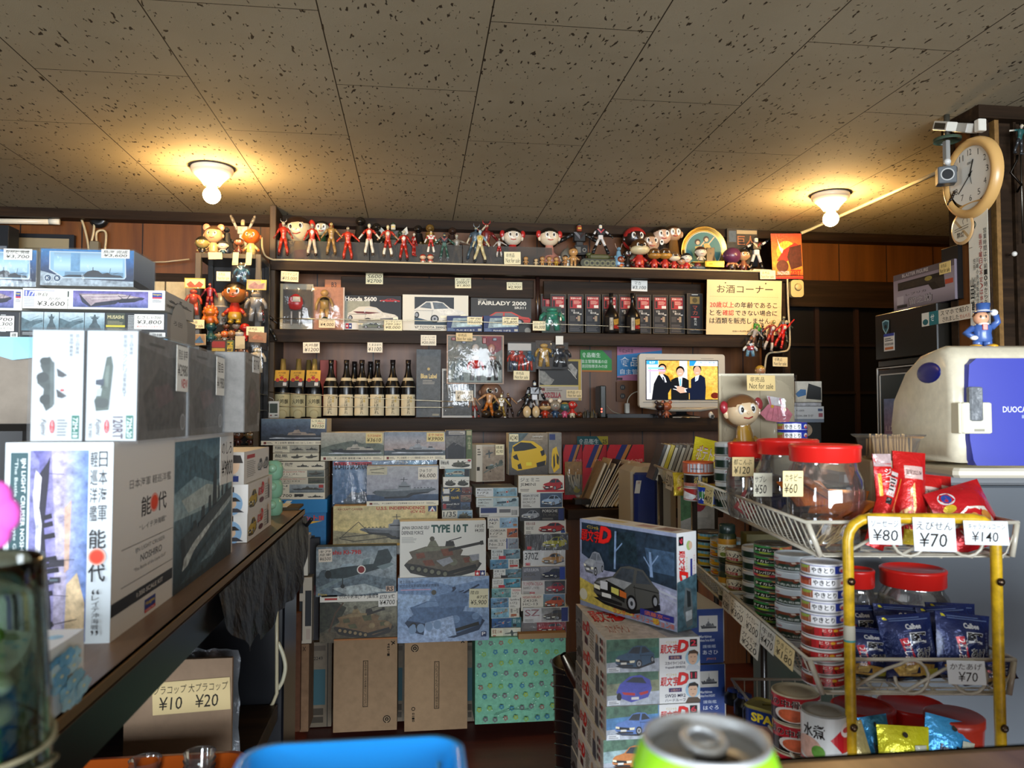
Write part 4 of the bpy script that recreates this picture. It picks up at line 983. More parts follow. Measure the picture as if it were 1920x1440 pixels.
for i in range(9):b.box(-.44+i*.014,-.432+i*.014,1.432,1.4435,.776,.796,'6a2e10')
b.build('slots',cr,(-.4,1.39,.76),'print')
for i,(px,top)in enumerate(((374,1408),(272,1421))):
 p=PD(px,1430,1.33);zt_=PD(px,top,1.33).z;b=B()
 for k in range(4):b.lathe([(.019,BZ+.01+k*.012),(.026,zt_-.04+k*.012),(.0272,zt_-.038+k*.012)],'ffffff',24,(p.x,p.y,0))
 tag(b.build('plastic_cups',None,(p.x,p.y,BZ+.008),'jar_plastic'),['taller nested stack of clear cups in the orange crate','shorter nested stack of clear cups in the orange crate'][i],'cups','clear cups in the crate')

# on the back wall at the left
YB=WB-.01
o=kbox('black framed certificate hanging high on the left of the panelled wall',(24,437,137,520),YB-.03,.025,lambda f:(f.r(0,0,100,100,'14161c'),f.r(8,10,92,92,'8f8468'),f.fine(20,30,80,80,5,'70664e')),'14161c',0,'print','framed_certificate','picture')
b=B();a,c=PY(-60,414,YB-.03),PY(112,416,YB-.03);b.tube([a,c],.014,'e8dcc4',12);b.tube([c+V((-.05,0,0)),c],.0155,'efe6d2',12)
tag(b.build('fluorescent_tube',None,a,'plastic'),'unlit pale fluorescent tube on the left of the panelled wall','tube lamp')
c=PY(187,412,YB);b=B();b.lathe([(.046,0),(.046,.02),(.03,.03),(.002,.022)],'141414',24,c,0,Matrix.Rotation(PI/2,3,'X'));tag(b.build('wall_speaker',None,c,'plastic'),'round black speaker under the ceiling beam, left of the toys','speaker')
cable('cable','cream cable curving down to the socket box from the left',smooth([PY(-40,393,YB-.02),PY(60,390,YB-.02),PY(130,389,YB-.02),PY(158,398,YB-.02),PY(175,415,YB-.02),PY(176,432,YB-.02),PY(172,452,YB-.02)]),.006,'bfae8a')
cable('cable','cream cable dropping left of the socket box behind the kits',smooth([PY(-40,397,YB-.02),PY(100,393,YB-.02),PY(140,394,YB-.02),PY(153,412,YB-.02),PY(163,446,YB-.02),PY(168,480,YB-.02)]),.006,'bfae8a')
cable('cable','short cream cable hooking up right of the socket box',smooth([PY(181,452,YB-.02),PY(181,437,YB-.02),PY(188,432,YB-.02),PY(197,434,YB-.02),PY(199,446,YB-.02),PY(196,475,YB-.02)]),.006,'bfae8a')
kbox('small grey socket box below the cream cables on the wall',(168,452,184,478),YB-.03,.03,None,'77705e',0,'plastic','socket_box','socket')
kbox('dark upright case at the left picture edge before the wall',(-60,420,14,520),4.0,.1,lambda f:f.r(60,40,96,96,'6e7680'),'15181d',0,'print','speaker_cabinet','speaker')
kbox('pale cardboard sheet leaning behind the white ship kits',(262,527,350,1318),3.95,.02,lambda f:f.r(46,0,49,100,'4a4236'),'b3a88c~1',0,'paper','cardboard_sheet','cardboard')
cable('cable','thin pale cable along the dark rail left of the toy rack',[PY(262,492,4.18),PY(310,491,4.18),PY(355,486,4.18)],.004,'a89c80')

# toys along the top board
TG='toy figures on the top shelf'
def spot(x,top,bot,Y,z=None):
 p=PY(x,bot,Y);q=PY(x,top,Y)
 if z is not None:p.z=z
 return p,q.z-p.z
def T_(label,x,top,bot,Y=3.99,z=None,name='toy_figure',group=TG,**k):
 p,h=spot(x,top,bot,Y,z);return Toy(name,label,'toy figure',p,h,group,**k)
st0,st1=PY(514,460,4.012).x,PY(1036,460,4.012).x
for i in range(3):
 a,c=st0+(st1-st0)*i/3,st0+(st1-st0)*(i+1)/3;b=B();b.box(a+.002,c-.002,4.010,4.0125,Z1,Z1+.106,'ffffff')
 tag(b.build('acrylic_strip',None,((a+c)/2,4.011,Z1),'acrylic'),['left','middle','right'][i]+' of three clear strips fencing the toys on the top shelf','clear strip','clear strips along the top shelf')
hero(T_('red toy figure with two silver horns, first from the left post',531,414,480,lean=0),'a02c1c',leg='a8301e',hand='7a2418',boot='4a1410',head='8a8078',horns='9a9080',chest='b8402c',arms=(28,30))
hero(T_('red toy figure with pale inner legs, hooked on the strip beside the big doll',585,418,481),'a8301e',leg='c8b8a0',lower='c0b29c',boot='2a1c18',head='8c8478',chest='d8d0c0',arms=(24,22),trunk='a8301e')
hero(T_('bronze coloured toy figure hooked on the strip',621,416,479),'8a6c3c',leg='937443',boot='4a3820',head='8a7038',arms=(34,40),chest='a08048')
hero(T_('plain red toy figure with spread arms, hooked between bronze and white-legged ones',652,424,487),'b0301c',boot='7a2014',head='7a6a5a',arms=(40,46),chest='c05040')
hero(T_('red toy figure with white belly and legs, left of the winged one',692,418,480),'a83020',leg='d8d2c0',arm='a83020',hand='d8d2c0',boot='3a3028',head='c8c2b0',chest='d8d2c0',trunk='b02c1c',arms=(36,40),lower='d8d2c0')
hero(T_('red toy figure with white shins and pale wings behind its head',727,421,483),'a83020',leg='9c2a1c',lower='d8d2c0',boot='4a3a2c',head='c0b088',chest='c8c0a8',trunk='b02c1c',arms=(38,42),hand='a07858')
hero(T_('slim dark red toy figure with white chest mark',757,431,489),'a02418',boot='2a1410',head='a09888',chest='d8d0c0',arms=(34,30))
hero(T_('narrow red toy figure turned sideways in front of black shapes',776,436,480,yaw=60),'9a2018',head='b8b0a0',chest='c8c0b0',arms=(14,20),spread=.02)
robot(T_('white and red toy robot with round red belly',808,434,473,one=False),'d8d2c4','b02a20','d8d2c4','b8302a','c8a868')
robot(T_('black toy robot with green legs and red chest flash',833,437,484),'16181a','8a2a1c','2a4a40','3a5c50','2a3440',arms=(50,50))
hero(T_('faded silver toy figure behind the strip',856,438,490,4.04,Z1),'8a7a68',boot='6a5a4c',head='a09484',arms=(60,70),chest='b0a898')
hero(T_('tall grey-blue toy figure leaning right with raised antennae',884,423,488,lean=8),'3a4a54',head='30404a',boot='2a3a48',arms=(16,150),hand='b0a890',horns='707a80')
hero(T_('cream toy figure with pale blue bug-eyed head and black boots',900,430,493,3.985),'b8a878',leg='c0b284',boot='18181a',head='8fa8b8',arm='7a98a8',hand='c0b68c',horns='a05848',chest='c8a838',arms=(20,30),spread=.09)
hero(T_('dark red toy figure with tall red horns behind the cream one',912,418,486,4.05,Z1),'6a1c1a',head='7a2420',horns='9a2420',boot='4a1412',arms=(30,40))
hero(T_('small silver and red toy figure near the not-for-sale card',936,446,482,3.995),'a8a098',leg='a02420',lower='c8c4bc',boot='a8a098',head='706a64',arms=(40,60),trunk='9a2420')
for i,x in enumerate((793,807)):
 T=T_(('left','right')[i]+' of two tiny round-headed red and white figurines by the robot',x,477,492,3.985,Z1,'figurine',one=True);doll(T,'c8a888','a83020','b83824','d0c4b4',head=.32,eyes=False,mouth=None,legs=False)
doll(T_('large brown-haired vinyl doll head leaning beside the left post',566,408,488,4.07,Z1,'vinyl_doll',lean=-8),'d8c49a','2e1c12','c09a38','b03024',head=.29,bow='c03020')
doll(T_('small dark green doll with pale face behind the strip',603,416,478,4.1,Z1,'vinyl_doll'),'c8c0a0','1c1814','2a4a28',head=.18,bow='8a2a24')
lizard(T_('black long-eared toy creature at the back, under the ceiling tiles',676,404,480,4.13,Z1,'toy_creature'),'1c1814')
lizard(T_('dark toy creature behind the white-legged red figures',706,416,480,4.13,Z1,'toy_creature'),'1a1612')
robot(T_('black toy robot with pale wings at the back behind red figures',737,418,480,4.12,Z1,'toy_robot'),'2a3a24','3a2018','2a2a20','605848','c8c0a8',wing='d8d4c4')
lizard(T_('wide dark toy creature in the back left of the tan-eared one',784,420,480,4.14,Z1,'toy_creature'),'181310')
lizard(T_('tan tall-eared toy creature behind the white and red robot',806,418,480,4.12,Z1,'toy_creature'),'6a5024')
lizard(T_('brown toy creature at the back behind the black robot',848,424,480,4.13,Z1,'toy_creature'),'30201a')
lizard(T_('small black toy creature beside the silver and red figure',951,440,482,4.08,Z1,'toy_creature'),'1c1816')
doll(T_('white-faced black-haired doll in red behind the card',961,429,486,4.06,Z1,'vinyl_doll'),'d4c6b0','14100e','a01c18',head=.23,bow='b02420',arms=False)
doll(T_('white-faced black-haired doll in a pink dress beside the silver helmet',1030,429,494,4.05,Z1,'vinyl_doll'),'d8c8ac','16110e','b07868','a06a5a',head=.235,bow='b02420',skirt=.13)
p,h=spot(1064,437,486,4.05,Z1)
hm=thing('toy_helmet','silver toy helmet mask with ridge beside the pink-dressed doll','toy helmet',p,TG)
b=B();b.lathe([(.032,0),(.040,.03),(.044,.055),(.038,.085),(.02,.108),(.002,.116)],'8c8a80',18,p,sy=.8);b.add([p+V(q)for q in((0,-.034,.05),(0,-.044,.10),(0,0,.135),(0,.03,.11))],[(0,1,2,3)],'a8a498');b.build('shell',hm,p,'dullmetal')
b=B();[b.ell(p+V((s*.018,-.033,.062)),.014,.008,.008,'1a1814')for s in(-1,1)];[b.ell(p+V((s*.045,0,.058)),.008,.012,.014,'d8d4c8')for s in(-1,1)];b.build('eye_slots',hm,p,'plastic')
for i,(x,top,suit,lab)in enumerate(((986,480,None,'baby doll standing alone right of the not-for-sale card'),(1005,484,'c8b088','pale baby doll, smallest of the row before the pink dress'),(1017,480,None,'baby doll between the pale one and the next brown one'),(1030,480,None,'baby doll in front of the middle of the pink dress'),(1043,481,'a8822a','baby doll in a yellow dress'),(1060,479,'a07040','baby doll with painted shorts beside the big one'),(1075,463,None,'big brown baby doll beside the olive tank'))):
 T=T_(lab,x,top,498,3.985,Z1,'baby_doll','baby dolls on the top shelf',one=(i in(1,)));baby(T,'b08450' if i!=1 else 'c8a878','4a2c16',suit)
p,h=spot(1086,418,470,4.12,Z1)
robot(T_('bulky black toy robot with red lights behind the big baby doll',1086,420,490,4.12,Z1,'toy_robot'),'1c1a18','2a1816','1c1a18','2c2a28','8a3a20',arms=(60,60))
kbox('black toy radio with a pale dial behind the big baby doll',(1078,459,1102,478),4.07,.04,lambda f:(f.r(0,0,100,100,'1a1816'),f.e(74,50,15,'8a867c'),f.e(74,50,10,'1a1816'),f.r(8,20,46,80,'6a665c')),'1a1816',0,'plastic','toy_radio','toy')
# olive tank
p,h=spot(1124,475,498,4.0,Z1);s=h
tk=thing('toy_tank','olive green toy tank on the top shelf under the striding robot','toy tank',p,TG)
b=B();w=PY(1160,490,4.0).x-p.x;b.bbox(-w*.9,w*.9,0,.09,s*.30,s*.62,'4a4a2a',.006,0,Matrix.Translation(p));b.bbox(-w*.55,w*.6,.005,.08,s*.6,s*.98,'50502e',.012,0,Matrix.Translation(p));b.ell(p+V((-w*.45,.04,s*1.0)),.018,.018,.012,'5a5a36');b.build('hull',tk,p,'vinyl')
for yy in(-.012,.085):
 b=B();q=[p+V((w*(1.0 if abs(a_)<90 else-1.0)*.78+w*.22*math.cos(math.radians(a_)),yy,s*.3+s*.3*math.sin(math.radians(a_))))for a_ in range(-90,271,15)]
 b.add(q+[v+V((0,.014,0))for v in q],[tuple(range(len(q)))]+[(i,i+1,len(q)+i+1,len(q)+i)for i in range(len(q)-1)]+[tuple(range(len(q),2*len(q)))],'33331f')
 for i in range(6):b.disc(p+V((-w*.68+w*.272*i,yy-.001,s*.3)),s*.2,'6a6a4a',14,0,(0,-1,0));b.disc(p+V((-w*.68+w*.272*i,yy-.0016,s*.3)),s*.1,'26261a',10,0,(0,-1,0))
 b.build('track',tk,p,'vinyl')
b=B();b.tube([p+V((w*.4,.03,s*.85)),p+V((w*1.25,.03,s*.9))],.004,'3c3c24',8);b.build('gun',tk,p,'vinyl')
robot(T_('black silver and red toy robot striding on the olive tank',1126,420,476,4.02),'141416','a0303a','121214','c8c6c4','d0cecc',stride=.17,arms=(30,50))
rt=lizard(T_('pale blue toy insect figure with two long antennae by the tank',1160,462,498,4.0,Z1,'toy_creature'),'6a90a8')
b=B();p=PY(1160,470,4.0);[b.tube(smooth([p,p+V((s*.012,0,.015)),p+V((s*.02,0,.04))],4),.0015,'a88c80',5)for s in(-1,1)]
b.build('antennae',rt,p,'vinyl')
doll(T_('small sitting red and orange figurine right of the tank',1164,481,499,3.985,Z1,'figurine'),'8a4a2c','6a2418','a83418','b86a20',head=.30,legs=False)
doll(T_('dark brown doll standing between the tank and frog heads',1177,469,499,4.01,Z1,'vinyl_doll'),'30221a','16100c','241a14',head=.22)
doll(T_('tall red and white capped figure behind the big wide-mouthed figure',1191,428,490,4.12,Z1,'vinyl_doll'),'2a1a14','a82824','b8b0a0','a82824',head=.24,cap=.0)
FR=dict(hair=None,head=.30,eyes=True,mouth='2a1c14')
for x,top,mz,face,lab in((1199,448,'cabc94','4a3018','largest wide-mouthed brown and cream vinyl figure in red'),(1227,465,'9a6c2c','5a3c18','tan wide-mouthed vinyl figure in red, left of its matching twin'),(1247,465,'a8782e','4a3014','tan wide-mouthed vinyl figure in red, right of its matching twin'),(1264,472,'d4c6a8','6a5030','cream wide-mouthed small vinyl figure in red')):
 doll(T_(lab,x,top,501,3.99,Z1,'vinyl_figure','wide-mouthed vinyl figures'),face,body='9a2018',low='a82a1c',muzzle=mz,**FR)
doll(T_('tiny dark-haired figurine in red left of the tin toys',1278,484,501,3.985,Z1,'figurine',one=True),'a87c58','2a1c14','9a2018',head=.32,legs=False)
doll(T_('white-faced black-haired small figurine in red next to the tray',1287,475,500,4.0,Z1,'figurine'),'d8cbb8','14100e','a82020',head=.30)
doll(T_('long brown-haired doll in dark red dress at the back',1218,438,498,4.12,Z1,'doll'),'b8967a','3a2816','5a1416',head=.26,skirt=.1)
rt=doll(T_('brown-haired doll with a white heart on her chest',1241,427,498,4.1,Z1,'doll'),'c8a890','1c120c','1c1814',head=.2,skirt=.06)
b=B();p=PY(1241,454,4.06);b.disc(p,.011,'d8d8d4',14,0,(0,-1,0),.016);b.disc(p+V((0,-.0006,.002)),.006,'1a1a1a',12,0,(0,-1,0));b.build('heart_badge',rt,p,'plastic')
doll(T_('tall doll in a long brown dress beside the round tray',1263,425,498,4.1,Z1,'doll'),'b08a68','3a2614','6a4a22','7a5628',head=.17,skirt=.14)
# round tin tray
p=PY(1319,464,4.10);r=(PY(1362,464,4.1).x-PY(1276,464,4.1).x)/2;p.z=Z1+r*.995
tr=thing('tin_tray','round gold-rimmed tin tray with two dancing women on teal','tray',V((p.x,4.1,Z1)))
Mx=Matrix.Rotation(PI/2+.1,3,'X');b=B();b.lathe([(.001,-.004),(r*.8,-.004),(r*.97,.012),(r,.012),(r,.010),(r*.84,-.001),(r*.80,0)],'a88c4c',48,p,0,Mx);b.build('rim',tr,p,'metal')
b=B();b.lathe([(r*.8,.0004),(.001,.0004)],'2f6a6c',40,p,0,Mx);f=Fr(b,p+Mx@V((-r*.8,r*.8,.001)),Mx@V((2*r*.8,0,0)),Mx@V((0,-2*r*.8,0)));f.n=Mx@V((0,0,1))
f.e(50,50,49,'d8d0b0',n=40);f.e(50,50,47.5,'2f6a6c',n=40)
for x,y in((33,28),(56,20)):f.e(x,y,8,'1c1610');f.e(x+1,y+2,5,'c8a888');f.poly([(x-7,y+12),(x+8,y+10),(x+30,y+56),(x+6,y+60)],'a8924c');f.line([(x+6,y+14),(x+22,y-6)],3,'c8a888')
b.build('picture',tr,p,'print')
p=PY(1311,476,4.02);b=B();b.bbox(p.x-.045,p.x+.035,4.0,4.04,Z1+.045,Z1+.05,'a88a3a',.001);b.tube([V((p.x,4.02,Z1+.001)),V((p.x,4.02,Z1+.046))],.006,'a88a3a',8);tag(b.build('toy_table',None,V((p.x,4.02,Z1)),'vinyl'),'small yellow toy table in front of the round tray','toy table')
T=T_('tiny white and brown dog figurine on the yellow toy table',1314,463,476,4.02,Z1+.0505,'figurine',one=True);doll(T,'c8bca8','4a2c1c','b8a890',head=.36,legs=False)
kbox('small brown toy castle before the round tray',(1325,464,1340,492),4.06,.03,lambda f:(f.r(0,0,100,100,'4a3620'),f.r(0,0,20,10,'181008'),f.r(42,0,60,10,'181008'),f.e(50,40,14,'2a1c10')),'4a3620',0,'vinyl','toy_castle','toy')
b=B();p0,p1=PY(1297,500,4.0),PY(1322,500,4.0);b.bbox(p0.x,p1.x,3.99,4.03,Z1+.008,Z1+.022,'4a5a64',.004);b.ell(V((p0.x*.5+p1.x*.5,4.01,Z1+.03)),.02,.016,.018,'6a2420');[b.lathe([(.009,0),(.009,.006)],'1a1a1a',12,(x,3.988,Z1+.009),0,Matrix.Rotation(PI/2,3,'X'))for x in(p0.x+.012,p1.x-.012)];tag(b.build('toy_car',None,V((p0.x,4.0,Z1)),'vinyl'),'blue-grey toy car with a red hump left of the yellow tin','toy car')
kbox('flat yellow tin box before the round tray',(1322,489,1358,501),3.985,.05,lambda f:(f.r(0,0,100,100,'8a7838'),f.r(8,20,92,80,'b09a48'),f.r(20,40,40,60,'6a5a2a')),'8a7838',0,'metal','tin_box','tin box')
kbox('worn picture box with red title at the right end of the top shelf',(1363,428,1421,500),4.15,.04,lambda f:(f.r(0,0,100,100,'3a342c~3'),f.poly('0,40 100,30 100,100 0,100','262a2c~4'),f.r(6,6,30,36,'4a5a68~2'),f.r(32,4,98,14,'a89878'),f.t('巨人',34,18,92,44,'a86a44',3),f.e(50,60,18,'4a443a~4')),'33291f',0,'print','picture_box','box')
p=T_('purple one-eyed toy head on an open toy hand',1373,464,501,4.0,Z1,'toy_figure');rt=doll(p,'5a2a48',None,'b07a50','3a2418',head=.36,eyes=False,mouth=None)
b=B();q=PY(1373,475,3.965);b.disc(q,.010,'d8dce0',16,0,(0,-1,0));b.disc(q+V((0,-.0006,0)),.006,'3a5a7a',14,0,(0,-1,0));b.disc(q+V((0,-.0012,0)),.0028,'101010',10,0,(0,-1,0));b.build('eye',rt,q,'vinyl')
doll(T_('brown-haired child figurine beside the one-eyed head',1394,468,501,4.0,Z1,'vinyl_doll'),'b08a60','1c1610','7a4a30','5a2a1c',head=.28)
robot(T_('shiny black toy robot with raised arm at the right end',1418,444,498,4.02,Z1+.006,'toy_robot'),'101012','6a1c20','0e0e10','c8c6c4','d0cecc',stride=.12,arms=(60,120))
for i in range(3):
 a,c=PY(1408,500,4.0).x,PY(1446,500,4.0).x;b=B();b.bbox(a+.004*i,c-.002*i,3.985,4.06,Z1+.0045*i,Z1+.0042+.0045*i,'c8c0a8',.001);tag(b.build('card_case',None,V((a,4.0,Z1+.0045*i)),'plastic'),['bottom','middle','top'][i]+' pale card case lying at the right end of the top shelf','case','pale card cases')
nfs(945,472,976,496,3.982,'standing on the top shelf among the toys',1)
# red poster and dial at the right end
card('poster',PY(1445,438,3.955),PY(1502,438,3.955)-PY(1445,438,3.955),PY(1449,523,3.955)-PY(1445,438,3.955),
lambda f:(f.grad(0,0,100,100,['d03a2a~2','e06a24~4','e8902c~4','c8401e~3']),f.e(50,40,34,'e8a83a~5'),f.poly('16,60 40,36 78,20 96,28 70,52 40,66','c82820~3'),f.poly('60,30 98,24 99,72 62,80 50,52','4a2018~4'),f.e(34,72,20,'5a2a1c~4'),f.poly('20,12 30,30 40,34 34,44 26,34','d8d0c8~3'),f.r(0,92,100,94,'3a1414'),f.r(0,96,100,100,'d83030'),f.t('MAZINGER',16,83,56,91,'d8c8d8',.5),f.t('ZEST',58,80,94,92,'1c0c0c',5),f.t('ZEST',59,81,93,91,'c8281c',2)),None,'c8341e',.0006,'print','red and orange poster with ZEST lettering on the right post','poster')
nfs(1425,507,1454,524,3.953,'stuck at the right end of the top shelf edge',1)
p=PY(1495,540,3.955);dl=thing('dial_box','rounded beige wall control with a big dial below the poster','control',p)
b=B();q=rrect(-.037,.037,-.05,.045,.02,0);b.add([p+V((v.x,0,v.y))for v in q]+[p+V((v.x,.03,v.y))for v in q],[tuple(range(len(q)))]+[(i,(i+1)%len(q),len(q)+(i+1)%len(q),len(q)+i)for i in range(len(q))],'b8a878');b.build('case',dl,p,'plastic')
b=B();b.lathe([(.019,0),(.019,.008),(.015,.011),(.001,.011)],'a8986a',24,p+V((.004,0,.005)),0,Matrix.Rotation(PI/2,3,'X'));b.lathe([(.021,.0005),(.019,.001)],'2a261c',24,p+V((.004,0,.005)),0,Matrix.Rotation(PI/2,3,'X'));b.build('dial',dl,p,'plastic')

# middle board
G2='boxes on the middle shelf'
def k2(label,px,Y,d,art,side='1c1a18',**k):return kbox(label,px,Y,d,art,side,group=G2,**k)
def blister(label,px,Y,paint,fn,mats='plastic',backcol='8a8478',name='blister_pack',frame=None,deep=.04,film='film',z=None,grp=None,base=True):
 a,c=PY(px[0],px[1],Y),PY(px[2],px[3],Y);o=V(((a.x+c.x)/2,Y,c.z));t=thing(name,label,'toy pack',o,grp)
 if base:card('backing_card',V((a.x,Y+.012,a.z)),(c.x-a.x,0,0),(0,0,c.z-a.z),paint,t,backcol,.002,'print')
 b=B();fn(b,V((a.x,Y,a.z)),c.x-a.x,a.z-c.z);
 if b.v:b.build('toy',t,o,mats)
 w,h=c.x-a.x,a.z-c.z;rr=random.Random(int(px[0]));b=B();n=6
 q=[V((a.x+w*i/n,Y-.014-(0 if i in(0,n)or j in(0,n)else rr.uniform(.004,.02)),a.z-h*j/n))for j in range(n+1)for i in range(n+1)]
 b.add(q,[(j*(n+1)+i,j*(n+1)+i+1,(j+1)*(n+1)+i+1,(j+1)*(n+1)+i)for j in range(n)for i in range(n)],'ffffff',0,True);b.build('clear_bag',t,o,film)
 return t
def figfn(body,legs,head,x=.5,y0=.1,y1=.95,w=.16,arms=None):
 arms=arms or body
 def fn(b,o,W,H):
  P=lambda u,v:o+V((W*u,0,-H*v));d=y1-y0;r=W*w
  b.ell(P(x,y0+d*.1),r*.42,r*.42,H*d*.09,head,12,8);b.tube([P(x,y0+d*.2),P(x,y0+d*.36),P(x,y0+d*.52)],[r*.5,r*.44,r*.46],body,10)
  for s in(-1,1):
   b.tube([P(x+s*w*.22,y0+d*.5),P(x+s*w*.34,y0+d*.74),P(x+s*w*.4,y0+d*.96)],[r*.26,r*.22,r*.2],legs,8)
   b.tube([P(x+s*w*.5,y0+d*.24),P(x+s*w*.8,y0+d*.4),P(x+s*w*.86,y0+d*.55)],[r*.17,r*.15,r*.13],arms,8)
 return fn
def redbot(b,o,W,H):
 P=lambda u,v:o+V((W*u,-.004,-H*v))
 b.lathe([(.002,-H*.15),(W*.17,-H*.13),(W*.235,0),(W*.2,H*.12),(W*.09,H*.19),(.002,H*.21)],'b81c1c',20,P(.48,.44),sy=.5);b.bbox(-W*.12,W*.12,-.004,.004,-H*.06,H*.06,'b8b0a0',.003,0,Matrix.Translation(P(.52,.36)+V((0,-W*.1,0))))
 for s in(-1,1):b.tube([P(.48+s*.12,.62),P(.48+s*.12,.92)],W*.03,'c8c4bc',8)
blister('card pack with round red robot toy, leftmost on the middle shelf',(525,531,586,617),4.02,lambda f:(f.r(0,0,100,100,'5a5040'),f.r(8,0,100,12,'9a9888'),f.r(0,0,8,100,'b0a078'),f.r(8,88,100,100,'9a9280'),f.r(10,14,98,86,'3a332a~3')),redbot,grp='toy packs on the middle shelf')
pk=blister('peach card pack with boy doll, second on the middle shelf',(584,537,645,618),4.03,lambda f:(f.r(0,0,100,100,'b0785a~2'),f.r(96,0,100,100,'c8b8a8')),figfn('b08a48','b08a48','b48c50',.40,.06,.96,.30),backcol='b0785a',grp='toy packs on the middle shelf')
b=B();q=PY(608,565,4.0);b.ell(q+V((0,.012,.003)),.026,.022,.022,'18140f',14,8,z0=.2);b.ell(q+V((.004,0,-.095)),.02,.016,.016,'1a3028');b.build('hair_and_shorts',pk,q,'vinyl')
kbox('orange-brown card standing behind the boy doll pack',(609,524,640,560),4.10,.004,lambda f:f.t('B3',40,14,70,40,'2a1810',1),'b06a40',0,'print','card','card')
def art_s600(f):
 f.r(0,0,100,100,'16161a');f.r(0,16,45,92,'8a8a78~2');f.grad(0,80,100,100,['c8c4bc','d0ccc2']);f.r(28,80,40,96,'c8c4bc');f.t('Honda S600',2,4,57,17,'d8d4cc',3);car34(flip(f.sub(4,22,98,92)),'c4beb0','cac4b6','8a9098','4a4a4c',True,False);carside(f.sub(62,5,98,22),'b01c20',sh=False)
 tamiya(f,3,82,14,98,False)
k2('black sports car kit box with a cream roadster and Honda S600 title',(645,553,752,619),4.06,.06,art_s600)
def art_2000(f):
 f.r(0,0,100,100,'d6d0be');f.poly('18,6 78,6 78,66 92,66 92,84 18,84','23282e');f.grad(18,66,92,84,['30485a','22343f']);car34(flip(f.sub(15,6,99,86)),'d2cfc4','dad7cc','5a646c','8a8a86',False,False);f.t("'67 TOYOTA 2000GT",18,87,68,94,'1c1c1a',2);f.fine(24,95,70,98,1,'5a564c')
k2('white kit box with a white coupe and TOYOTA 2000GT lettering',(755,552,878,621),4.055,.07,art_2000,'cfc8b6')
def art_fair(f):
 f.r(0,0,100,100,'2b2824');f.t('NISSAN',12,3,26,8,'a8a498',.5);f.t('FAIRLADY 2000',12,9,92,21,'d8d2c4',3);f.t('SR311',72,24,91,31,'d8d2c4',2);carside(f.sub(4,26,100,88),'b83c30','6a6a6a',sh=False);f.e(94,94,5,'8a8478')
k2('dark kit box with red roadster and FAIRLADY 2000 title',(883,558,996,624),4.06,.06,art_fair)
def art_ps(txt):
 return lambda f:(f.r(0,0,100,100,'1b2c58'),f.poly('18,14 92,8 96,64 12,74','8a9a9c~4'),f.poly('24,58 50,40 86,44 92,60 30,68','b0c4c4~4'),f.poly('30,30 60,22 66,40 40,46','5a6a70~4'),f.t(txt,28,82,78,93,'d8d6cc',2),f.fine(2,76,24,94,3,'6a80a0'),f.r(88,78,98,92,'a8a498'))
o=k2('left of two small blue-framed ship boxes in front of the dark car box',(838,592,904,623),3.99,.04,art_ps('PL-61 はくおう'),'1b2c58')
ptag(876,594,904,609,3.987,[('海保',None,.6),('¥5,800',None)],o)
o=k2('right of two small blue-framed ship boxes in front of the dark car box',(907,592,972,624),3.99,.04,art_ps('PLH-02 つがる'),'1b2c58')
ptag(942,594,972,610,3.987,[('海保',None,.6),('¥5,800',None)],o)
o=blister('small wrapped silver car pack with a ¥8,000 tag',(672,598,722,619),3.985,lambda f:(f.r(0,0,100,100,'8a8c84~3'),carside(f.sub(10,10,96,96),'6a7058')),lambda b,o,W,H:None,grp='toy packs on the middle shelf')
ptag(720,599,754,620,3.975,[('センチュリー',None,.7),('限定',None,.7),('¥8,000',None,1.2)],o)
blister('teal figure in a shiny clear bag leaning by the pole',(1017,574,1053,624),3.985,lambda f:f.r(0,0,100,100,'2a3a30~4'),figfn('2f7a62','2f7a62','3a8a70',.5,.05,.95,.7),base=True,grp='toy packs on the middle shelf')
ptag(999,602,1023,620,3.97,[('ピンクマ',None,.6),('¥6,000',None)],None,'cream handwritten tag reading ¥6,000 on the pole of the middle shelf')
ptag(598,597,628,615,3.97,[('アトムゼンマイ',None,.6),('¥4,000',None)],None,'cream handwritten tag reading ¥4,000 in front of the boy doll pack',paper='d8c4a0')
def art_maca(f):
 f.r(0,0,100,100,'141214');f.frame(0,0,100,100,2,'6a5a40');f.r(10,5,90,37,'5a2a22');f.r(13,7,88,36,'a01c20');f.t('戦勝のお酒',18,8,84,13,'e0d4c4',2);f.r(16,16,30,34,'2a1010');f.fine(36,16,84,26,4,'d0a090');f.r(58,28,86,35,'d8d0c4');f.t('マカ',20,40,44,46,'d8d4cc',2);f.t('精力酒',34,46,72,51,'d8d4cc',2);f.r(74,50,88,53,'b8b4ac')
 f.r(12,56,46,70,'3a3634');f.r(62,56,78,70,'9a8468');f.e(56,62,5,'b08070');f.fine(12,76,88,96,5,'55504e')
for i,x in enumerate((1014,1032,1065,1097,1129,1160,1192,1224,1255)):
 k2('black liquor carton with red picture panel, %s from the pole on the middle shelf'%ORD[i],(x,551+i*.3,x+29,623+i*.4),4.07 if i else 4.1,.075,art_maca,'121012',name='liquor_carton',cat='carton')
k2('black liquor carton with a gold seal and red マカ, rightmost on the middle shelf',(1288,550,1318,626),4.04,.075,lambda f:(f.r(0,0,100,100,'121012'),f.frame(0,0,100,100,3,'4a4030'),f.r(30,2,70,4,'c8c4b8'),f.r(20,8,80,26,'8a7038'),f.e(50,17,16,'5a4820'),f.vt('マカ',36,30,66,54,'a84a30',2),f.vt('精力剤',44,60,60,80,'d0ccc0',1),f.r(24,57,78,60,'a02020'),f.t('Maca Power',16,88,84,92,'c8c4b8',.5,.3)),'121012',name='liquor_carton',cat='carton')
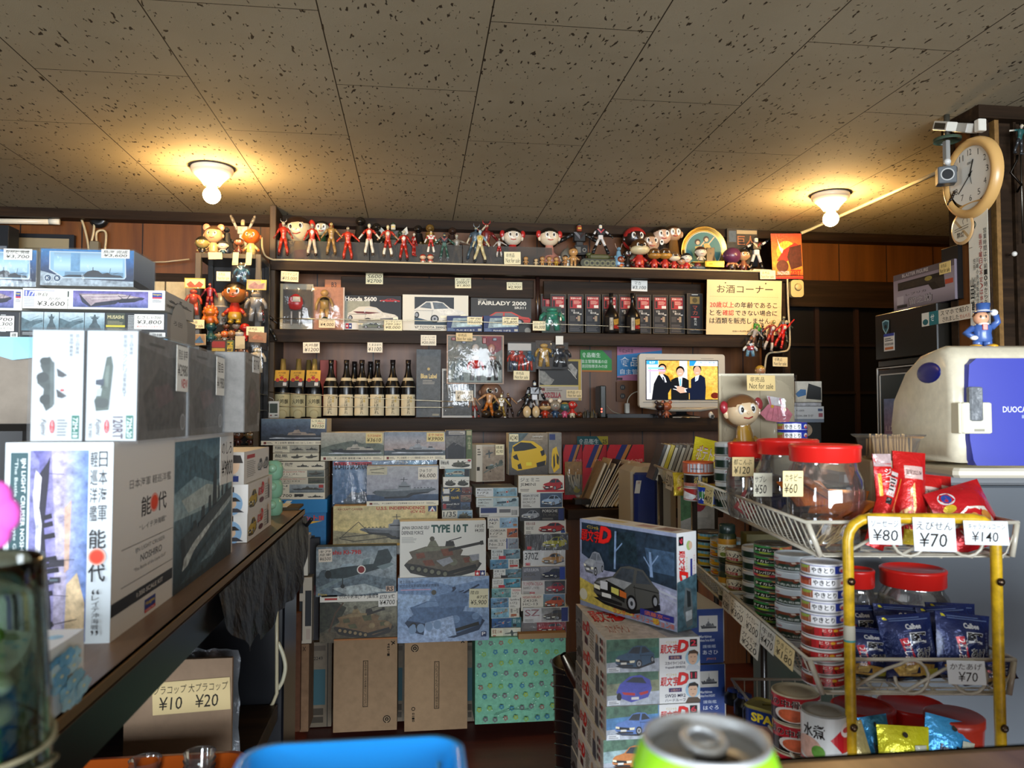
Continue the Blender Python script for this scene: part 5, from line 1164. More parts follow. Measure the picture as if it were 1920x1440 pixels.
def bottle(label,name,px,top,bot,Y,z,prof,wd,mats,bands,group,paint=None):
 p=PY(px,bot,Y);q=PY(px,top,Y);p.z=z;H=q.z-z
 t=thing(name,label,'bottle',p,group);r=wd
 b=B();b.lathe([(a*r,v*H)+tuple(c)for a,v,*c in prof],'0c0a0a',28,p);b.build('bottle_body',t,p,mats)
 for nm,a0,z0,z1,col,sc,fn in bands:
  b=B();
  if nm=='shoulder_label':b.lathe([(r*sc[0]*1.01,z0*H),(r*sc[1]*1.01,z1*H)],col,28,p,a0=-PI*.9,a1=-PI*.1)
  elif nm=='cap':b.lathe([(r*sc[0],z0*H),(r*sc[1],z1*H),(.001,z1*H+.001)],col,20,p)
  else:
   f=CylFr(b,p,r*1.012,z0*H,z1*H,-a0,a0);f.r(0,0,100,100,col)
   if fn:fn(f)
  b.build(nm,t,p,'vinyl' if nm=='cap' else 'paper')
 return t
DK=[(.9,0),(1,.015),(1,.52),(.96,.57),(.7,.66),(.42,.76),(.32,.86),(.30,.97),(.34,.97),(.34,1.0)]
def lab_maca(f):f.r(0,0,100,100,'1c1612');f.r(30,6,50,94,'b8b0a0');f.poly('52,20 92,10 88,50 56,60','9a7830~3');f.r(54,60,90,84,'8a2018');f.vt('マカ',33,30,47,70,'1a1410',1)
for x,lab in((1146,'dark round-shouldered liquor bottle, left one before the cartons'),(1186,'dark round-shouldered liquor bottle, right one before the cartons')):
 bottle(lab,'liquor_bottle',x,550,626,4.0,Z2+.001,[(.9,0),(1,.02),(1,.40),(.95,.48),(.7,.56),(.36,.64),(.24,.74),(.22,.97),(.26,.97),(.26,1)],.042,'plastic',[('label',62,.06,.40,'1c1612',1,lab_maca),('cap',0,.88,1.0,'0e0c0c',(.27,.27),None)],'dark liquor bottles')
ptag(527,508,560,528,3.967,[('ピンマイ ロボ',None,.8),('¥15,000',None)],None,'cream handwritten tag reading ¥15,000 at the left end of the top board',tilt=-2)
ptag(686,512,718,533,4.078,[('S600',None),('¥2700',None)],None,'cream handwritten tag reading S600 ¥2700 under the top board',tilt=0)
ptag(853,521,883,541,4.078,[('トヨタ',None,.6),('2000GT',None),('¥1,800',None)],None,'cream handwritten tag reading 2000GT ¥1,800 under the top board',tilt=1)
ptag(950,529,979,544,4.078,[('フェアレディー',None,.7),('¥2,900',None)],None,'cream handwritten tag reading ¥2,900 under the top board',tilt=1)
ptag(1184,525,1214,546,4.078,[('マカ',None,.8,20,60),('¥3,100',None)],None,'white handwritten tag reading ¥3,100 above the black liquor cartons',paper='e4e2da',tilt=-1)
# alcohol corner sign
def art_sake(f):
 f.t('お酒コーナー',13,9,88,24,'141210',2)
 for i in range(40):f.r(4+2.3*i,30.2,5.3+2.3*i,30.8,'b08a60')
 f.t('20歳以上',4,40,36,51,'c0302c',.8);f.t('の年齢であるこ',37,40,94,51,'1a1816',.6)
 f.t('とを',4,55,20,65,'1a1816',.6);f.t('確認',21,55,36,65,'c0302c',.8);f.t('できない場合に',38,55,94,65,'1a1816',.6)
 f.t('は酒類を販売しません。',4,69,88,80,'1a1816',.6);f.t('全国小売酒販組合中央会',34,92,70,95,'3a3630',.2);f.e(24,5.4,1,'1a1816');f.e(78,5.4,1,'1a1816')
card('sign_board',PY(1326,524,3.962),PY(1466,527,3.962)-PY(1326,524,3.962),PY(1324,627,3.962)-PY(1326,524,3.962),art_sake,None,'dcc294',.004,'plastic','cream alcohol corner sign with black and red Japanese lettering','sign')
# figures hanging in a bunch by the sign, with a bagged one
HG='toys hanging beside the sign'
hero(T_('silver and maroon hanging toy figure, lowest left of the bunch by the sign',1404,606,654,3.93,group=HG,lean=22),'8a8480',leg='5a201c',lower='a8a29c',head='6a4a40',boot='5a5450',arms=(30,60))
hero(T_('black hanging toy figure with pale hands in the bunch',1425,606,652,3.94,group=HG,lean=8),'1c1a1a',head='3a2a28',arms=(20,20),hand='a88c78')
hero(T_('red and silver hanging toy figure with long legs in the bunch',1439,597,658,3.925,group=HG,lean=14),'7a2a24',leg='8a2420',lower='b0aaa4',head='8a8248',boot='6a6460',chest='b8b2a8',arms=(40,30))
hero(T_('bright red hanging toy figure with one raised arm',1458,596,652,3.92,group=HG,lean=20),'b01c18',head='9a968e',chest='c8c0b4',arms=(30,160),boot='a01814')
hero(T_('grey army toy figure stuck on the right post',1470,592,642,3.945,group=HG),'4a4c44',head='5a5c52',arms=(30,45))
b=B();p=PY(1419,616,3.935)
for k in range(6):b.ell(p+V((.012*math.cos(k),0,.016*math.sin(k*2))),.012,.008,.013,'2f7a24',8,6)
tag(b.build('green_leaf_toy',None,p,'vinyl'),'small bright green leafy toy in the hanging bunch','toy',HG)
blister('tiny bagged red, white and blue figure hanging under the bunch',(1396,633,1417,670),3.91,lambda f:f.r(0,0,100,22,'d8d8d4'),figfn('a02a34','6a98b0','5a5450',.5,.3,.98,.7,'c8d0d4'),base=False,grp=HG)
nfs(1449,669,1477,687,3.955,'on the dark right post below the hanging toys',-1)

# lower board: sake, toys, television
G3='sake bottles on the lower shelf'
GP=[(.9,0),(1,.015),(1,.44),(.97,.50),(.75,.60),(.40,.72),(.30,.80),(.28,1.0)]
def lab_dai(f):f.r(0,0,100,100,'c0b48a');f.t('じぶね',40,8,64,15,'2a241a',.5);f.t('大吟醸',22,22,86,44,'16130e',2);f.e(54,88,26,'a89a70',20);f.e(54,90,22,'c0b48a',18)
for i,x in enumerate((530,559,589)):
 t=bottle('gold-necked sake bottle with yellow neck tag, %s from the left'%ORD[i],'sake_bottle',x,673,781,4.03,Z3+.001,GP,.040,'plastic',[('label',66,.02,.40,'c0b48a',1,lab_dai),('cap',0,.72,1.0,'8a7440',(.42,.29),None)],G3)
 p=V(t['_at']);b=B();a=PY(x-14,694,3.985);c=PY(x+12,726,3.985);f=None
 O=V((a.x,3.988,a.z));U=V((c.x-a.x,0,0));Vv=V((-.004,-.012,c.z-a.z))
 card('neck_tag',O,U,Vv,lambda f:(f.r(0,0,100,62,'d8a02c'),f.r(0,62,100,100,'3a3630'),f.t('大吟醸',20,10,76,22,'6a3a10',1),f.t('純米',30,26,66,36,'6a3a10',1),f.e(50,46,14,'b83424'),f.e(22,58,14,'b83424'),f.e(76,58,14,'b83424'),f.r(62,72,88,92,'d0ccc4')),t,'d8a02c',.0008,'print')
bottle('gold-necked sake bottle standing behind the other three','sake_bottle',578,675,781,4.13,Z3+.001,GP,.040,'plastic',[('cap',0,.72,1.0,'7a6638',(.42,.29),None)],G3)
def lab_tama(gold):
 def f_(f):f.r(0,0,100,100,'cfc3a4');f.vt('たまほまれ',44-8*(gold%3==0),8,62,94,'231e16',1);f.vt('福寿',60,8,74,40,'b8982c',1);f.fine(86,6,94,24,1,'2a241a')
 return f_
for i,(x,Y)in enumerate(((620,4.02),(649,4.03),(678,4.03),(707,4.03),(736,4.03),(765,4.03),(664,4.13),(694,4.13))):
 lab='dark brown sake bottle with cream labels, %s of the front row'%ORD[i]if i<6 else('dark sake bottle standing behind, left of the two in the second row','dark sake bottle standing behind, right of the two in the second row')[i-6]
 bottle(lab,'sake_bottle',x,675 if i<6 else 678,782,Y,Z3+.001,DK,.0385,'plastic',[('label',64,.04,.40,'cfc3a4',1,lab_tama(i)),('shoulder_label',0,.525,.69,'bfb294',(1.0,.64),None),('cap',0,.93,1.0,'1a1414',(.35,.35),None)],G3)
kbox('plain red carton standing behind the first dark sake bottle',(600,675,629,780),4.15,.06,None,'9a3a2c',0,'print','carton','carton')
kbox('tall dark grey whisky carton with gold Blue Label lettering',(781,655,826,782),4.03,.09,lambda f:(f.r(0,0,100,100,'4c4f50~3'),[f.line([(random.Random(i).uniform(0,90),i*9+6),(random.Random(i+50).uniform(10,99),i*9-3)],.8,'3a3d3e')for i in range(11)],f.e(50,29,6,'b09a60'),f.t('Blue Label',18,36,84,43,'d0b878',3),f.fine(26,45,78,52,3,'9a9488'),f.r(66,95,94,98,'8a8470')),'3e4142',0,'print','whisky_carton','carton')
g=thing('thermometer','white digital thermometer hanging at the left post by the sake','thermometer',PY(513,783,3.96));a,c=PY(503,752,3.958),PY(523,784,3.958)
b=B();b.bbox(a.x,c.x,3.958,3.972,c.z,a.z,'dcd8cc',.004);b.build('case',g,g['_at'],'plastic');b=B();f=Fr(b,(a.x,3.958,a.z),(c.x-a.x,0,0),(0,0,c.z-a.z));f.r(14,14,86,70,'2a3028');f.r(16,16,84,68,'3c4438');f.e(26,84,8,'8a4a40');f.r(60,80,86,86,'3a3a38');b.build('display',g,g['_at'],'print')
b=B();b.tube(smooth([PY(505,728,3.955),PY(502,742,3.955),PY(512,748,3.955),PY(513,753,3.955)]),.0012,'c8c4b8',5);b.build('cord',g,g['_at'],'plastic')
ptag(568,642,599,662,3.967,[('大吟醸',None),('¥1200',None,1.2)],None,'white handwritten tag reading ¥1200 above the gold-necked sake',paper='e0d8c4',tilt=1)
ptag(689,642,717,661,3.967,[('たまほまれ',None,.7),('¥1100',None,1.2)],None,'white handwritten tag reading ¥1100 above the dark sake bottles',paper='e0d8c4')
ptag(789,628,818,648,3.967,[('ジョニーW',None,.7),('ブルーラベル',None,.7),('¥20,000',None,1.1)],None,'white handwritten tag reading ¥20,000 above the whisky carton',paper='e0d8c4')
# toy packs and figures in the middle of the lower board
G4='toys on the lower shelf'
def three(cols):
 def fn(b,o,W,H):
  for i,(bd,lg,hd)in enumerate(cols):figfn(bd,lg,hd,.2+.3*i,.42,.95,.16)(b,o,W,H)
  for i in range(3):b.ell(o+V((W*(.22+.28*i),0,-H*.27)),W*.065,W*.05,W*.075,cols[i][2],10,8)
  for i in range(5):b.bbox(W*(.08+.18*i),W*(.15+.18*i),-.006,.006,-H*(.18 if i%2 else .12),-H*.06,('8a2420','6a7080','c8a890')[i%3],.003,0,Matrix.Translation(o))
 return fn
t=blister('square blister pack of three figures with spare parts, peach rim',(838,627,945,720),3.95,lambda f:(f.r(0,0,100,100,'b89880'),f.r(2,2,98,98,'6a6c64~4'),f.r(4,54,96,96,'8a948c~3'),f.poly('60,2 96,2 96,30 80,40','7a2430~3')),three((('8a9aa0','7a8a90','9aa0a0'),('b02c28','8a8c90','c8c4c0'),('2a2c2e','3a3c3e','b08478'))),'vinyl',film='film',grp=G4)
ptag(855,624,886,640,3.928,NFS,t,paper='d8c090')
o=blister('white framed bag of clear plastic kit parts with ¥13000 tag',(829,691,892,783),4.0,lambda f:(f.r(0,0,100,100,'c8c6c0'),f.r(4,4,96,96,'4a4c4c~6')),lambda b,o,W,H:[b.tube([o+V((W*(.14+.09*i),0,-H*(.1+.07*(i*3%5)))),o+V((W*(.2+.08*i),-.004,-H*(.6+.05*(i%4))))],.004,'b0b4b4',6)for i in range(9)],grp=G4)
ptag(854,732,887,752,3.975,[('28号スケルトン',None,.7),('¥13000',None,1.2)],o,paper='e0d8c4')
t=blister('hanging pack of three red and blue figures under a blank header',(952,641,1005,697),3.955,lambda f:(f.r(2,4,84,28,'b8b8b4'),),lambda b,o,W,H:[figfn(a,c,d,.17+.3*i,.28,.98,.20)(b,o,W,H)for i,(a,c,d)in enumerate((('a82c1c','2a3a58','a82c1c'),('b02818','b02818','b02818'),('2a5a78','b03420','2a5a78')))],'vinyl',backcol='2a2622',grp=G4)
nfs(963,695,993,712,3.935,'under the pack of red and blue figures',-1)
blister('clear bag with a yellow striped figure hanging under the middle board',(1005,638,1035,692),3.955,lambda f:f.r(0,0,100,100,'3a3028~4'),figfn('b08a30','a88430','c0a060',.5,.1,.95,.6),grp=G4)
t=blister('clear bag with a dark figure and blank tag under the middle board',(1035,642,1066,692),3.955,lambda f:f.r(0,0,100,100,'22201e~5'),figfn('2a2e34','24282c','5a4a40',.5,.1,.95,.7),grp=G4)
card('blank_tag',PY(1042,630,3.93),PY(1056,630,3.93)-PY(1042,630,3.93),PY(1042,646,3.93)-PY(1042,630,3.93),lambda f:None,t,'d8d6cc')
o=kbox('dark picture box with GODZILLA lettering below a storm-grey picture',(1010,673,1091,751),4.05,.08,lambda f:(f.r(0,0,100,100,'9a9288'),f.r(2,0,97,66,'1c1d1d'),f.r(92,0,98,100,'a89038'),f.r(2,0,98,5,'a89038'),f.poly('2,28 14,30 26,44 36,50 30,60 20,66 2,56','7a7a74~5'),f.poly('64,14 76,10 90,26 86,44 80,40 72,24','8a8a84~5'),f.line('60,16 74,30 88,48',1.2,'b0b0a8'),f.r(2,63,92,66,'b8a860'),f.r(2,67,92,100,'9c968c'),f.r(4,70,14,77,'5a1c1c'),f.fine(18,70,56,78,2,'6a645c'),f.t('GODZILLA',5,80,52,94,'2a1416',5),f.t('GODZILLA',6,81,51,93,'9a2836',2)),'1e1c1a',0,'print','picture_box','box',G4)
ptag(1062,731,1091,746,4.046,[('非売品 ポリ',None),('Not for sale',None)],o,paper='d8c8a0')
def t3(fn,label,x,top,bot,Y,cols,group=G4,name='toy_figure',**k):
 tk={q:k.pop(q)for q in('lean','tiltx','yaw','one')if q in k}
 fn(T_(label,x,top,bot,Y,Z3+.001,name,group,**tk),**cols,**k)
t3(doll,'pink-faced plush-like big doll behind the orange-trousered figure',921,716,783,4.16,dict(face='8a6a58',hair=None,body='2a3038',head=.30,mouth='3a2018'),name='vinyl_doll')
t3(hero,'slumped toy figure with a bare chest and red hair',893,737,783,4.0,dict(body='b08868',leg='8a2420',lower='2a2422',head='7a2c18',arms=(24,24)),lean=-10)
t3(hero,'tall toy figure in orange trousers leaning back',914,728,783,3.99,dict(body='b88a60',leg='b0621c',lower='b0621c',boot='2a1e18',head='1a1412',arms=(50,40),wide=1.25,spread=.10),lean=6)
t3(robot,'golden toy robot beside the orange-trousered figure',940,738,783,4.0,dict(body='8a7234',chest='a08840',limbs='7a642c',cuff='947c3a',head='a08a44',arms=(50,40)),name='toy_robot')
for i,(x,y)in enumerate(((911,780),(934,775))):
 b=B();p=PY(x,y,3.965);p.z=Z3+.021;b.ell(p,.026 if i else .024,.03,.020,'2c2218~2',14,10);tag(b.build('shoe_toy',None,V((p.x,p.y,Z3+.001)),'vinyl'),('big dark brown toy shoe below the orange-trousered figure','big dark toy shoe below the golden robot')[i],'toy shoe',G4)
t3(hero,'brown bearded toy figure seated with an arm bent',957,736,783,4.02,dict(body='3a2420',leg='2a1c18',head='7a5030',arm='a8805c',arms=(60,40)),lean=-6)
t3(hero,'black-suited toy figure with white gloves lying back',978,734,783,4.0,dict(body='141416',head='2a3a30',arms=(40,50),hand='b8b8b8',lower='2a2c2e',wide=1.2,spread=.10),lean=18)
t3(robot,'tall black and silver toy robot left of the dark picture box',1002,713,783,4.05,dict(body='16181c',chest='3a3c40',limbs='1a1c20',cuff='a8a8a8',head='2a2c30',arms=(20,24)),name='toy_robot')
for i,(x,rx)in enumerate(((988,.0215),(1005,.0205))):
 b=B();p=PY(x,772,3.975);p.z=Z3+.032;b.ell(p,rx,.018,.031,'cfb88e',18,14);tag(b.build('egg_toy',None,V((p.x,p.y,Z3+.001)),'vinyl'),('left','right')[i]+' of two smooth cream oval toys on the shelf edge','toy','cream oval toys')
t3(doll,'small red-shirted wide-mouthed vinyl figure, first right of the cream ovals',1022,751,783,3.985,dict(face='4a2018',hair=None,body='b83418',muzzle='b89a6c',head=.32,mouth='2a1c14'),name='vinyl_figure')
t3(doll,'small grey vinyl figure with pale round ears and blue overalls',1041,751,783,3.985,dict(face='8a8478',hair=None,body='1c3a5a',low='2a4a6a',head=.32,ears='d8c8b0'),name='vinyl_figure')
t3(doll,'small teal and pink vinyl figure between two red ones',1059,755,783,3.985,dict(face='3a6468',hair='a88a2c',body='b8486a',low='c8587a',head=.30,cap=.6,eyes=False),name='vinyl_figure')
t3(doll,'small red and white vinyl figure with raised thin arms',1073,752,783,3.985,dict(face='b82a24',hair=None,body='c02c20',low='c8c0a8',head=.26,muzzle=None),name='vinyl_figure')
b=B();p=PY(1086,778,4.0);p.z=Z3+.016;b.ell(p,.02,.016,.016,'5a2c18~3',12,8);[b.add([p+V((.016*math.cos(w),-.008,.012*math.sin(w))),p+V((.017*math.cos(w+.2),-.008,.013*math.sin(w+.2))),p+V((.026*math.cos(w+.1),-.012,.02*math.sin(w+.1)))],[(0,1,2)],'6a3418')for w in[PI*i/9 for i in range(10)]]
tag(b.build('hedgehog_toy',None,V((p.x,p.y,Z3+.001)),'vinyl'),'small brown spiky toy right of the red and white vinyl figure','toy',G4)
b=B();p=PY(1106,780,4.0)
for i in range(7):q=V((p.x-.035+.011*i,3.99+.01*(i%2),Z3+.001));b.lathe([(.010,0),(.009,.012),(.004,.03+.006*(i%3))],('22221e','4a4024','2c2e30')[i%3],8,q)
b.tube([V((p.x-.03,4.0,Z3+.05)),V((p.x,3.99,Z3+.02))],.0015,'5a5a54',5);b.tube([V((p.x+.02,4.0,Z3+.045)),V((p.x+.03,3.99,Z3+.01))],.002,'8a7430',5)
tag(b.build('toy_diorama',None,V((p.x,4.0,Z3+.001)),'vinyl'),'small dark cluttered toy diorama left of the upright modem','toy',G4)
m0=thing('modem','slim dark upright modem with two red lights','modem',V((PY(1131,782,4.05).x,4.05,Z3+.001)));a,c=PY(1125,723,4.05),PY(1137,782,4.05)
b=B();b.bbox(a.x,c.x,4.05,4.16,Z3+.001,a.z,'2a302f',.006);b.build('case',m0,m0['_at'],'plastic');b=B();f=Fr(b,(a.x,4.05,a.z),(c.x-a.x,0,0),(0,0,c.z-a.z));f.e(24,74,14,'e05040');f.e(24,83,14,'e05040');b.build('light',m0,m0['_at'],'led')
cable('cable','thin pale cable trailing from the modem along the shelf',smooth([PY(1137,760,4.1),PY(1150,772,4.1),PY(1172,778,4.08),PY(1190,779,4.08)]),.0018,'9a947c')
kbox('flat black tray box lying between modem and television',(1139,776,1256,784),4.02,.12,None,'101012',0,'plastic','media_player','device')
ol=kbox('brown wooden double socket plate on the back wall beside the television',(1156,716,1179,753),4.235,.012,lambda f:(f.r(0,0,100,100,'5a3414~2'),[(f.e(50,y,22,'1c1816'),f.r(42,y-6,46,y+6,'8a8478'),f.r(54,y-6,58,y+6,'8a8478'))for y in(28,72)]),'5a3414',0,'print','socket_plate','socket')
cable('cable','white plug cable rising from the socket plate to the television',smooth([PY(1176,772,4.2),PY(1177,750,4.2),PY(1186,738,4.2),PY(1200,733,4.2)]),.003,'c0b8a4')
b=B();a,c=PY(1172,756,4.2),PY(1180,775,4.2);b.bbox(a.x,c.x,4.19,4.22,c.z,a.z,'c8c4b8',.003);tag(b.build('adapter',None,None,'plastic'),'small white power adapter hanging left of the television','adapter')
card('sticker',PY(1088,656,4.238),PY(1147,657,4.238)-PY(1088,656,4.238),PY(1088,697,4.238)-PY(1088,656,4.238),lambda f:(f.r(0,0,100,92,'2a8a3c'),f.poly('70,0 100,0 100,44','5a4a5a'),f.r(0,92,100,100,'b06a24'),f.t('食品衛生',5,12,64,34,'dce8d8',2),f.t('自主管理推進の店',5,44,86,60,'dce8d8',1),f.t('巡回指導済みの店',5,66,86,82,'dce8d8',1)),None,'2a8a3c',.0008,'print','green food hygiene sticker on the wall left of the television','sticker')
card('sticker',PY(1157,650,4.238),PY(1241,652,4.238)-PY(1157,650,4.238),PY(1157,713,4.238)-PY(1157,650,4.238),lambda f:(f.r(0,0,100,100,'a86a88'),f.poly('0,26 100,8 100,68 0,88','2a78b0'),f.t('平成28年度',4,6,36,18,'2a2028',.5),f.t('食品衛生',6,30,96,58,'d8dce0',3),f.t('自主管理',7,66,60,82,'d8dce0',2),f.r(0,92,12,99,'2a2028')),None,'a86a88',.0008,'print','pink and blue food hygiene sticker partly behind the television','sticker')
card('sticker',PY(1082,818,4.238),PY(1140,818,4.238)-PY(1082,818,4.238),PY(1082,852,4.238)-PY(1082,818,4.238),lambda f:(f.r(0,0,100,100,'1e5a5c'),f.poly('64,0 100,0 100,60 92,66','b8a428'),f.t('食品衛生',5,14,70,46,'d8e0d8',2),f.t('25',82,18,96,40,'2a2a20',1.5)),None,'1e5a5c',.0008,'print','teal and yellow food hygiene sticker under the lower board','sticker')
# television
tc=PY(1279,783,4.02);tc.z=Z3+.001
tv=thing('television','small silver flat television showing three men in suits shaking hands','television',tc);Yt=3.985
a,c=PY(1198,663,Yt),PY(1360,764,Yt);w=c.x-a.x;h=a.z-c.z
b=B();q=rrect(0,w,0,h,.016,0);q2=rrect(.03,w-.03,.03,h-.03,.016,0);n=len(q)
b.add([V((a.x+v.x,Yt,c.z+v.y))for v in q]+[V((a.x+v.x,Yt+.03,c.z+v.y))for v in q]+[V((a.x+v.x,Yt+.075,c.z+v.y))for v in q2],[tuple(range(n))]+[(i,(i+1)%n,n+(i+1)%n,n+i)for i in range(n)]+[(n+i,n+(i+1)%n,2*n+(i+1)%n,2*n+i)for i in range(n)]+[tuple(range(2*n,3*n))],'b8b4a8')
b.tube([V((a.x+.02,Yt-.001,c.z+.028)),V((a.x+w-.02,Yt-.001,c.z+.028))],.0012,'8a867c',5)
b.tube([V((a.x+.004,Yt+.004,c.z+.002)),V((a.x+w*.3,Yt,c.z-.012)),V((a.x+w*.7,Yt,c.z-.012)),V((a.x+w-.004,Yt+.004,c.z+.002))],[.003,.011,.011,.003],'a8a498',10)
f=Fr(b,(a.x,Yt,a.z),(w,0,0),(0,0,-h));f.t('Panasonic',45,84.6,55,87.2,'3a3a38',.6);f.fine(8,7.5,22,9,1,'6a685f');f.fine(72,7.5,92,9,1,'6a685f');b.build('bezel',tv,tc,'plastic')
b=B();a2,c2=PY(1212,676,Yt-.001),PY(1346,749,Yt-.001);f=Fr(b,a2,(c2.x-a2.x,0,0),(0,0,c2.z-a2.z));f.frame(-1.2,-2,101.2,102,1.2,'14141a')
f.r(0,0,100,100,'d8a84c~4');f.r(0,0,17,100,'e8e6ea');f.r(4,20,6,84,'a8a8b4');f.r(46,0,57,60,'d8d8dc');f.poly('17,20 30,16 46,40 46,100 30,100','e0b452~5');f.poly('57,14 84,22 100,16 100,60 84,56 60,40','e4b858~5');f.e(30,46,8,'c8902e~4',14);f.r(27,70,36,100,'d0a038~3');f.r(82,66,92,100,'d0a038~3');f.e(96,90,6,'6a2418~4',8)
f.poly('7,100 10,60 16,38 24,34 30,40 36,62 46,68 44,74 34,72 30,84 30,100','16181e');f.poly('18,36 22,34 26,44 28,56 25,56','e8e8ec');f.poly('22,42 24,42 26,58 24,56','2a2c34');f.e(22,19.5,5.9,'14100e',12);f.e(22,24,5,'d0a088',12);f.line('18,23 26,23',.6,'2a2420')
f.poly('34,100 34,50 40,44 46,42 53,44 59,50 59,100','191a1c');f.poly('44,42 50,42 49,66 46,66','e4e8ec');f.poly('46,46 48,46 48.4,64 46.4,66','6ab0dc');f.e(47,25.5,5.9,'14100e',12);f.e(47,30,4.9,'d4a48c',11);f.line('45,33 49,33',.6,'e8e0dc')
f.poly('60,100 60,84 54,80 54,72 62,70 62,48 68,40 76,36 82,44 83,70 82,100','171d30');f.poly('68,40 74,36 72,50 68,54','d8e4ec');f.line('71,42 68,52',1.2,'8aa8c8');f.e(71,21.5,5.9,'14100e',12);f.e(71,26,5,'d4a084',12);f.line('69,31 73,31',.5,'f0e8e4')
f.poly('38,66 47,66 56,72 55,82 47,84 41,76','d8a48c');f.poly('36,66 42,65 42,76 37,74','e8e8ec');f.poly('53,72 57,71 56,82 53,80','e8e8ec');f.poly('36,63 30,66 36,72 42,74 42,70','16181e');f.poly('60,70 54,74 56,82 64,78','171d30')
f.r(0,0,16,10,'3aa0dc');f.t('0:37',4,2,12,8,'e8f0f4',2);f.r(60,0,100,13,'dceaf4');f.poly('60,0 70,0 66,13 60,13','2a90d8');f.t('企業に学べ 舞台裏',72,2,96,6,'4a7ab8',1);f.t('SNSの選挙活用合戦',72,7.5,96,11.5,'b87ab0',1);f.r(2,17,24,22,'8ac8e8');f.r(2,24,26,28,'e0a8c8')
b.build('screen',tv,tc,'screen')
b=B();b.lathe([(.105,0),(.10,.008),(.05,.014),(.03,.02),(.03,.045)],'1a1a1c',32,V((tc.x,4.03,Z3+.001)),sy=.75);b.box(tc.x-.075,tc.x+.075,3.955,3.957,Z3+.001,Z3+.006,'9a968c');b.build('stand',tv,tc,'plastic')
for i,(x,c_,lab)in enumerate(((1238,'2a1814','small dark brown animal figurine under the television'),(1250,'a0583a','small orange-brown animal figurine under the television'))):
 t3(doll,lab,x,754,783,3.955,dict(face=c_,hair=None,body=c_,head=.30,ears=c_,eyes=False,mouth=None),name='figurine')
b=B();p=PY(1333,778,3.96);b.ell(p,.014,.008,.018,'c8c8c4');b.ell(p+V((.01,0,-.008)),.010,.008,.012,'b8b8b4');b.bbox(p.x-.002,p.x+.012,3.948,3.951,p.z-.016,p.z,'16180e',.001);tag(b.build('keyring_toy',None,p,'vinyl'),'little white and black toy hanging under the right of the television','toy')

# kit boxes stacked before the shelf
YS=3.48
G5='kit boxes stacked below the shelf'
def K(label,px,art,Y=YS,d=.2,side='cfc9b8',**k):return kbox(label,px,Y,d,art,side,k.pop('yaw',0),group=G5,**k)
def footer(f,txt,y=84,bg='d8d0b8'):
 f.r(0,y,100,100,bg);f.r(4,y+4,8,97,'6a2820');f.fine(9,y+4,18,97,2,'7a7468');f.t(txt,21,y+4,80,96,'26221e',1.5);f.fine(83,y+4,97,97,2,'7a7468')
def art_dd(txt,skyc,sea_,hull,deck,hills=False,flipx=False):
 def f_(f):
  f.grad(0,0,100,70,skyc);f.grad(0,66,100,86,sea_)
  if hills:f.poly('0,56 18,44 34,36 50,30 66,40 84,34 100,46 100,70 0,70','5a6258~4')
  g=f.sub(10,8,98,92);ship(flip(g)if flipx else g,hull,deck);footer(f,txt)
 return f_
o=K('dark ship kit box with night destroyer picture, top of the leftmost stack',(490,785,612,834),art_dd('海上自衛隊 護衛艦 DD-120 しらぬい',['566878~3','3a4658~4','2c3644~4'],['26303c~4','1c242e~4'],'1e242c','8a7c6e'),3.47,pitch=0)
ptag(583,785,610,803,3.466,[('しらぬい',None,.8),('NEW',RED,.6,45,95),('¥3150',None,1.1)],o,tilt=-2)
SC=lambda f:ship(f,'3a3830','46443a',y=56,wake=False)
CC=lambda f:carrier(f,'4a463c','5a564a',y=40)
DSC=lambda f:(SC(f.sub(0,0,48,100)),SC(f.sub(52,0,100,100)))
DCC=lambda f:(CC(f.sub(0,0,48,100)),CC(f.sub(52,0,100,100)))
for i,(px,art,lab)in enumerate((
((512,835,598,848.5),strip_kit(DSC,['瑞鳳'],'d6ccb0',36,('a8a290~3','928c7a~3')),'cream ship kit box end, first below the dark destroyer box'),
((512,850,598,863.5),strip_kit(DCC,['龍鳳'],'d6ccb0',36,None),'cream carrier kit box end, second below the dark destroyer box'),
((512,866,609,880.5),strip_kit(DSC,['隼鷹 飛鷹'],'d8ceb4',42,None),'wide cream kit box end with two ship drawings, third in the leftmost stack'),
((511,882,609,894.5),strip_kit(CC,['Imperial Japanese Navy','神川丸'],'d8cfb8',66,('7a8078~3','4a524e~3'),'a0281c'),'cream seaplane tender kit box end with red lettering, fourth in the leftmost stack'),
((510,896,609,907),strip_kit(CC,['Imperial Japanese Navy Carrier','千代田'],'c0b8a2',68,('5a5a48~3','3a4036~3'),'a0281c'),'tan carrier kit box end with red lettering, fifth in the leftmost stack'),
((514,908,609,924),strip_kit(SC,['IJN','1/700'],'d4cbb4',30,('9aa0a0~3','5a6468~3'),'2a3a34','a03028',acc_x=(88,10,97,44)),'grey sea picture kit box end, sixth in the leftmost stack'),
((518,925,609,937),strip_kit(SC,['1/700 DD'],'d8cfb8',60,None,'4a4438','2c2a28',acc_x=(38,14,56,50)),'cream kit box end with slim ship drawing, bottom of the leftmost stack'))):
 K(lab,px,art,3.5+.004*(i%2))
t=thing('robot_toy_box','blue lidded toy robot box at the far end of the counter','toy box',PY(563,1022,3.5));a,c=PY(508,937,3.5),PY(613,1025,3.5);m_=PY(560,962,3.5).z
b=B();b.bbox(a.x,c.x-.004,3.502,3.7,c.z,a.z-.004,'1d6aa0~1',.002);f=Fr(b,(a.x,3.502,m_),(c.x-a.x,0,0),(0,0,c.z-m_));f.t('ロボットIII',34,6,94,24,'a81e1c',5);f.t('ロボットIII',35,7,93,23,'d84028',2);f.poly('40,26 92,24 60,36','d8a828')
